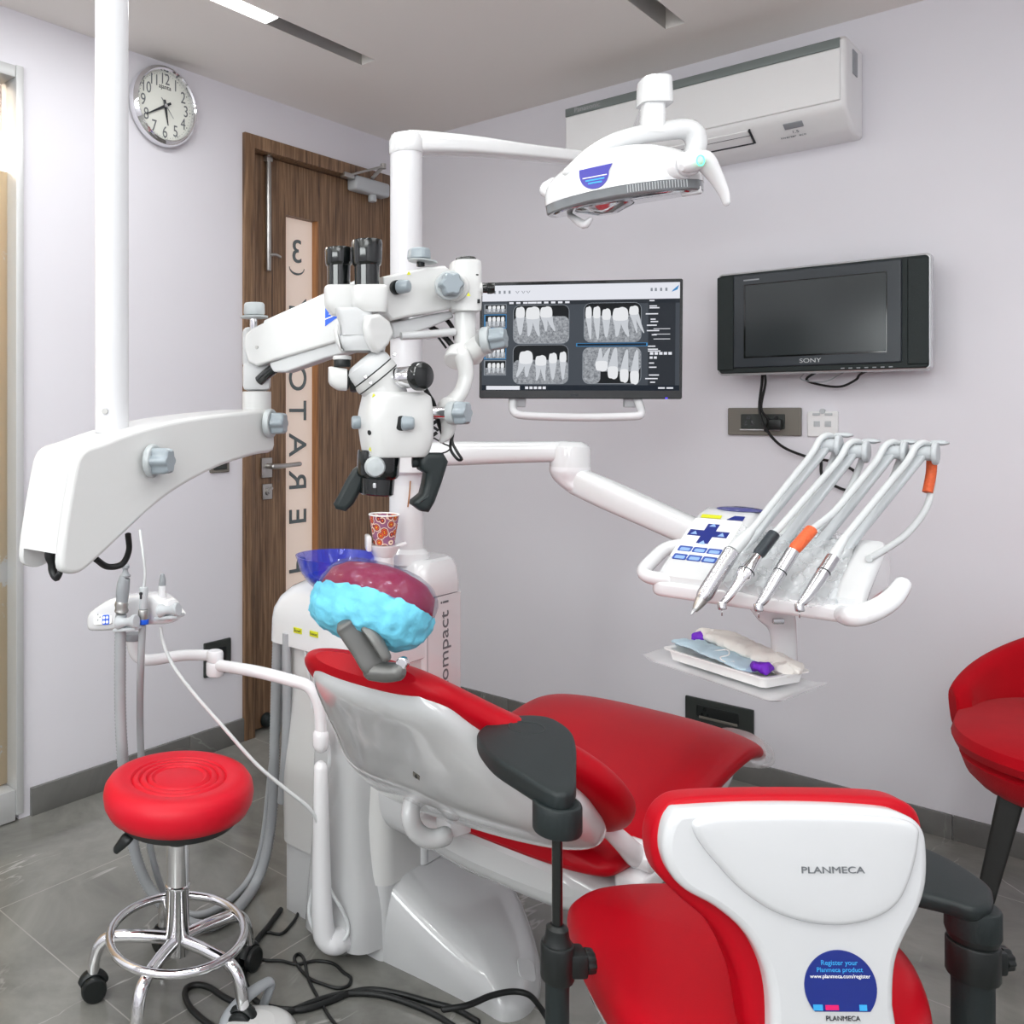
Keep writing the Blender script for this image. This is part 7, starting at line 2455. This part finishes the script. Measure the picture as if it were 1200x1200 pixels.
# large suction handpiece and its corrugated hose
h1 = thing('suction_handpiece', P(143, 725, 1.96), 'large grey suction handpiece with thick corrugated hose, leftmost in the holder', 'suction handpiece')
b = MB().tube([P(143, 705, 1.905), P(144, 690, 1.905), P(146, 678, 1.905), P(147, 676, 1.905)], [0.0135, 0.015, 0.0125, 0.011], 18, n=4)
b.lathe([(0.011, 0.0), (0.012, 0.004), (0.009, 0.006), (0.006, 0.012), (0.006, 0.018), (0.009, 0.020), (0.009, 0.026), (0.007, 0.028)], P(147, 676, 1.905), UP, 20)
b.build('handle', M['greyp'], h1)
MB().lathe([(0.014, 0), (0.016, 0.004), (0.014, 0.012), (0.016, 0.018), (0.0135, 0.026)], P(142.5, 718, 1.905), UP, 24).build('chrome_valve', M['satin'], h1)
corrugated([PF(142, 720, 1.905, 0.016), PF(141, 760, 1.905, 0.016), PF(141, 830, 1.905, 0.016), PF(144, 890, 1.905, 0.016), PF(150, 950, 1.97, 0.016), PF(160, 1005, 1.99, 0.016), PF(178, 1045, 2.0, 0.016), PF(210, 1075, 2.02, 0.016), PF(240, 1085, 2.05, 0.016), PF(270, 1072, 2.10, 0.016), PF(297, 1040, 2.14, 0.016), PF(312, 1000, 2.15, 0.016), PF(320, 940, 2.15, 0.016), PF(322, 860, 2.13, 0.016), PF(324, 790, 2.11, 0.016), PF(326, 738, 2.09, 0.016)], 0.0135, 0, 'hose', h1, M['corr'])
# saliva ejector
h2 = thing('saliva_ejector', P(167, 715, 1.905), 'slim saliva ejector with blue ring and clear bent tip in the holder middle', 'saliva ejector')
b = MB().cyl(P(168, 714, 1.90), P(168.5, 688, 1.90), 0.0098, bev=0.002)
b.build('handle', M['ltgrey'], h2)
MB().cyl(P(165, 702, 1.89), P(165, 694, 1.89), 0.0022, seg=10).cyl(P(165, 697, 1.889), P(165, 694.5, 1.889), 0.0036, seg=12).build('slider', M['ink'], h2)
MB().cyl(P(168, 728, 1.90), P(168, 714, 1.90), 0.0118, bev=0.002).build('chrome_ring', M['satin'], h2)
MB().cyl(P(168, 731, 1.90), P(168, 725, 1.90), 0.0122, bev=0.001).build('blue_ring', M['logo'], h2)
MB().tube([P(168.5, 690, 1.90), P(170, 670, 1.90), P(167, 645, 1.905), P(164, 622, 1.96)], [0.0035, 0.0033, 0.003, 0.0035], 10, n=6).build('clear_tip', M['hose'], h2)
MB().tube([PF(167, 732, 1.90, 0.011), PF(165, 780, 1.905, 0.011), PF(164, 840, 1.96, 0.011), PF(166, 900, 1.97, 0.011), PF(171, 960, 1.99, 0.011), PF(180, 1010, 2.02, 0.011), PF(195, 1050, 2.05, 0.011), PF(225, 1072, 2.08, 0.011), PF(262, 1060, 2.13, 0.011), PF(292, 1030, 2.165, 0.011), PF(308, 985, 2.175, 0.011), PF(318, 900, 2.165, 0.011), PF(330, 820, 2.13, 0.011), PF(335, 742, 2.08, 0.011)], 0.0082, 12, n=10).build('hose', M['corr'], h2)
# air water syringe
h3 = thing('air_water_syringe', P(189, 712, 1.93), 'white grey-tipped syringe rightmost in the suction holder with thin hose', 'syringe')
MB().tube([P(189.5, 714, 1.93), P(190, 700, 1.93), P(190, 686, 1.93)], [0.0095, 0.0095, 0.0085], 16, n=3).build('handle', M['white'], h3)
MB().tube([P(190, 687, 1.93), P(190.5, 680, 1.93), P(190.5, 675, 1.93)], [0.0085, 0.0075, 0.0055], 16, n=3, round_end=True).build('grey_tip', M['greyp'], h3)
MB().cyl(P(189, 716, 1.93), P(189.5, 710, 1.93), 0.0125, bev=0.002).build('holder_cup', M['ltgrey'], h3)
MB().tube([P(188, 735, 1.92), P(192, 755, 1.91), P(203, 780, 1.89), P(225, 810, 1.87), P(260, 850, 1.845), P(300, 895, 1.83), P(335, 925, 1.825), P(362, 947, 1.825), P(374, 970, 1.83), P(378, 1005, 1.83), P(386, 1040, 1.835), P(400, 1065, 1.84), P(408, 1085, 1.84), P(404, 1100, 1.83), P(390, 1102, 1.83), P(370, 1092, 1.84), P(362, 1070, 1.85), P(366, 1045, 1.855), P(376, 1010, 1.85), P(372, 970, 1.86), P(380, 930, 1.87), P(386, 890, 1.875), P(383, 862, 1.885)], 0.0042, 10, n=8).build('hose', M['hose'], h3)

# hoses under the basin head: two more grey pipes on the column side
b = MB()
u3 = thing('drain_hose', P(322, 742, 2.06), 'two straight grey drain hoses hanging at the left edge of the unit', 'hose')
u3.location = (u3.location.x, u3.location.y, 0.0)
for u_, d_ in ((336, 2.035),):
    MB().tube([P(u_, 742, d_), P(u_ + 0.5, 800, d_), P(u_ - 1, 870, d_ + 0.02), P(u_ - 6, 940, d_ + 0.05)], 0.0105, 14, n=6).build('pipe', M['corr'], u3)
MB().tube([P(355, 742, 2.0), P(360, 780, 2.0), P(366, 830, 1.99)], 0.0035, 8, n=4).build('pipe', M['hose'], u3)

# ================================================================== cables on the floor
def floorcable(px, r, lab, m_=M['cable'], nm='floor_cable', lift=None, end=None):
    pts = []
    for i, (u, v) in enumerate(px):
        z_ = r + (lift[i] if lift else 0)
        pts.append(PZ(u, v, z_))
    o = MB().tube(pts, r, 10, n=8, round_end=True).build(nm, m_)
    return tag(o, lab, 'cable', 'black cables on the floor')


floorcable([(329, 1066), (315, 1085), (300, 1104), (292, 1125), (286, 1142), (291, 1160), (303, 1175), (325, 1182), (355, 1183), (385, 1174), (412, 1163), (438, 1160), (470, 1165), (505, 1175), (535, 1183), (560, 1197)], 0.0062, 'thick black cable running from the unit corner along the white base plate')
floorcable([(370, 1067), (352, 1068), (344, 1080), (330, 1094), (312, 1093), (302, 1102), (299, 1118), (310, 1125), (330, 1126), (348, 1130), (370, 1126), (390, 1129), (402, 1139), (411, 1146), (408, 1155), (395, 1158), (378, 1153), (362, 1146), (349, 1132), (345, 1122), (351, 1118), (357, 1126), (361, 1146), (372, 1168), (385, 1190), (395, 1203)], 0.0035, 'thin black wire looping over the floor beside the suction post')
floorcable([(325, 1196), (340, 1186), (365, 1175), (395, 1166), (425, 1164), (455, 1168), (490, 1180), (515, 1192), (532, 1203)], 0.0062, 'black cable lying in front of the thick cable beside the base plate')
floorcable([(282, 1178), (262, 1168), (245, 1157), (230, 1154), (219, 1158), (217, 1168), (224, 1182), (238, 1195), (252, 1205)], 0.0062, 'black cable loop between the round stool castors and the foot control')
o = MB().tube([PZ(520, 1183, 0.06), PZ(548, 1178, 0.066), PZ(575, 1167, 0.066), PZ(600, 1162, 0.066), PZ(620, 1166, 0.062), PZ(634, 1182, 0.03), PZ(645, 1200, 0.008)], 0.0058, 10, n=8, round_end=True).build('base_cable', M['cable'])
tag(o, 'black cable crossing over the near corner of the white base plate', 'cable', 'black cables on the floor')
# foot control
fd_ = 1.63
fc = thing('foot_control', PZ(300, 1210, 0), 'white foot control with a grey lever hoop at the bottom edge', 'foot control')
c_ = PZ(304, 1222, 0.0)
MB().loft(hull([(c_ + Z * 0.0, RT, FW, 0.070, 0.066, 2.6), (c_ + Z * 0.02, RT, FW, 0.073, 0.068, 2.6), (c_ + Z * 0.036, RT, FW, 0.058, 0.054, 2.4), (c_ + Z * 0.043, RT, FW, 0.03, 0.03, 2.2)], 4, 40)).build('body', M['enamel'], fc)
b = MB().tube([c_ + Z * 0.02 - RT * 0.07, P(268, 1190, 1.64), P(290, 1167, 1.66), P(312, 1152, 1.69), P(318, 1152, 1.70), P(314, 1165, 1.70), P(309, 1178, 1.70), PZ(308, 1186, 0.012)], [0.011, 0.012, 0.0115, 0.010, 0.010, 0.010, 0.010, 0.010], 14, n=6, round_end=True, ell=(1, 0.7))
b.build('lever_hoop', M['greyp'], fc)
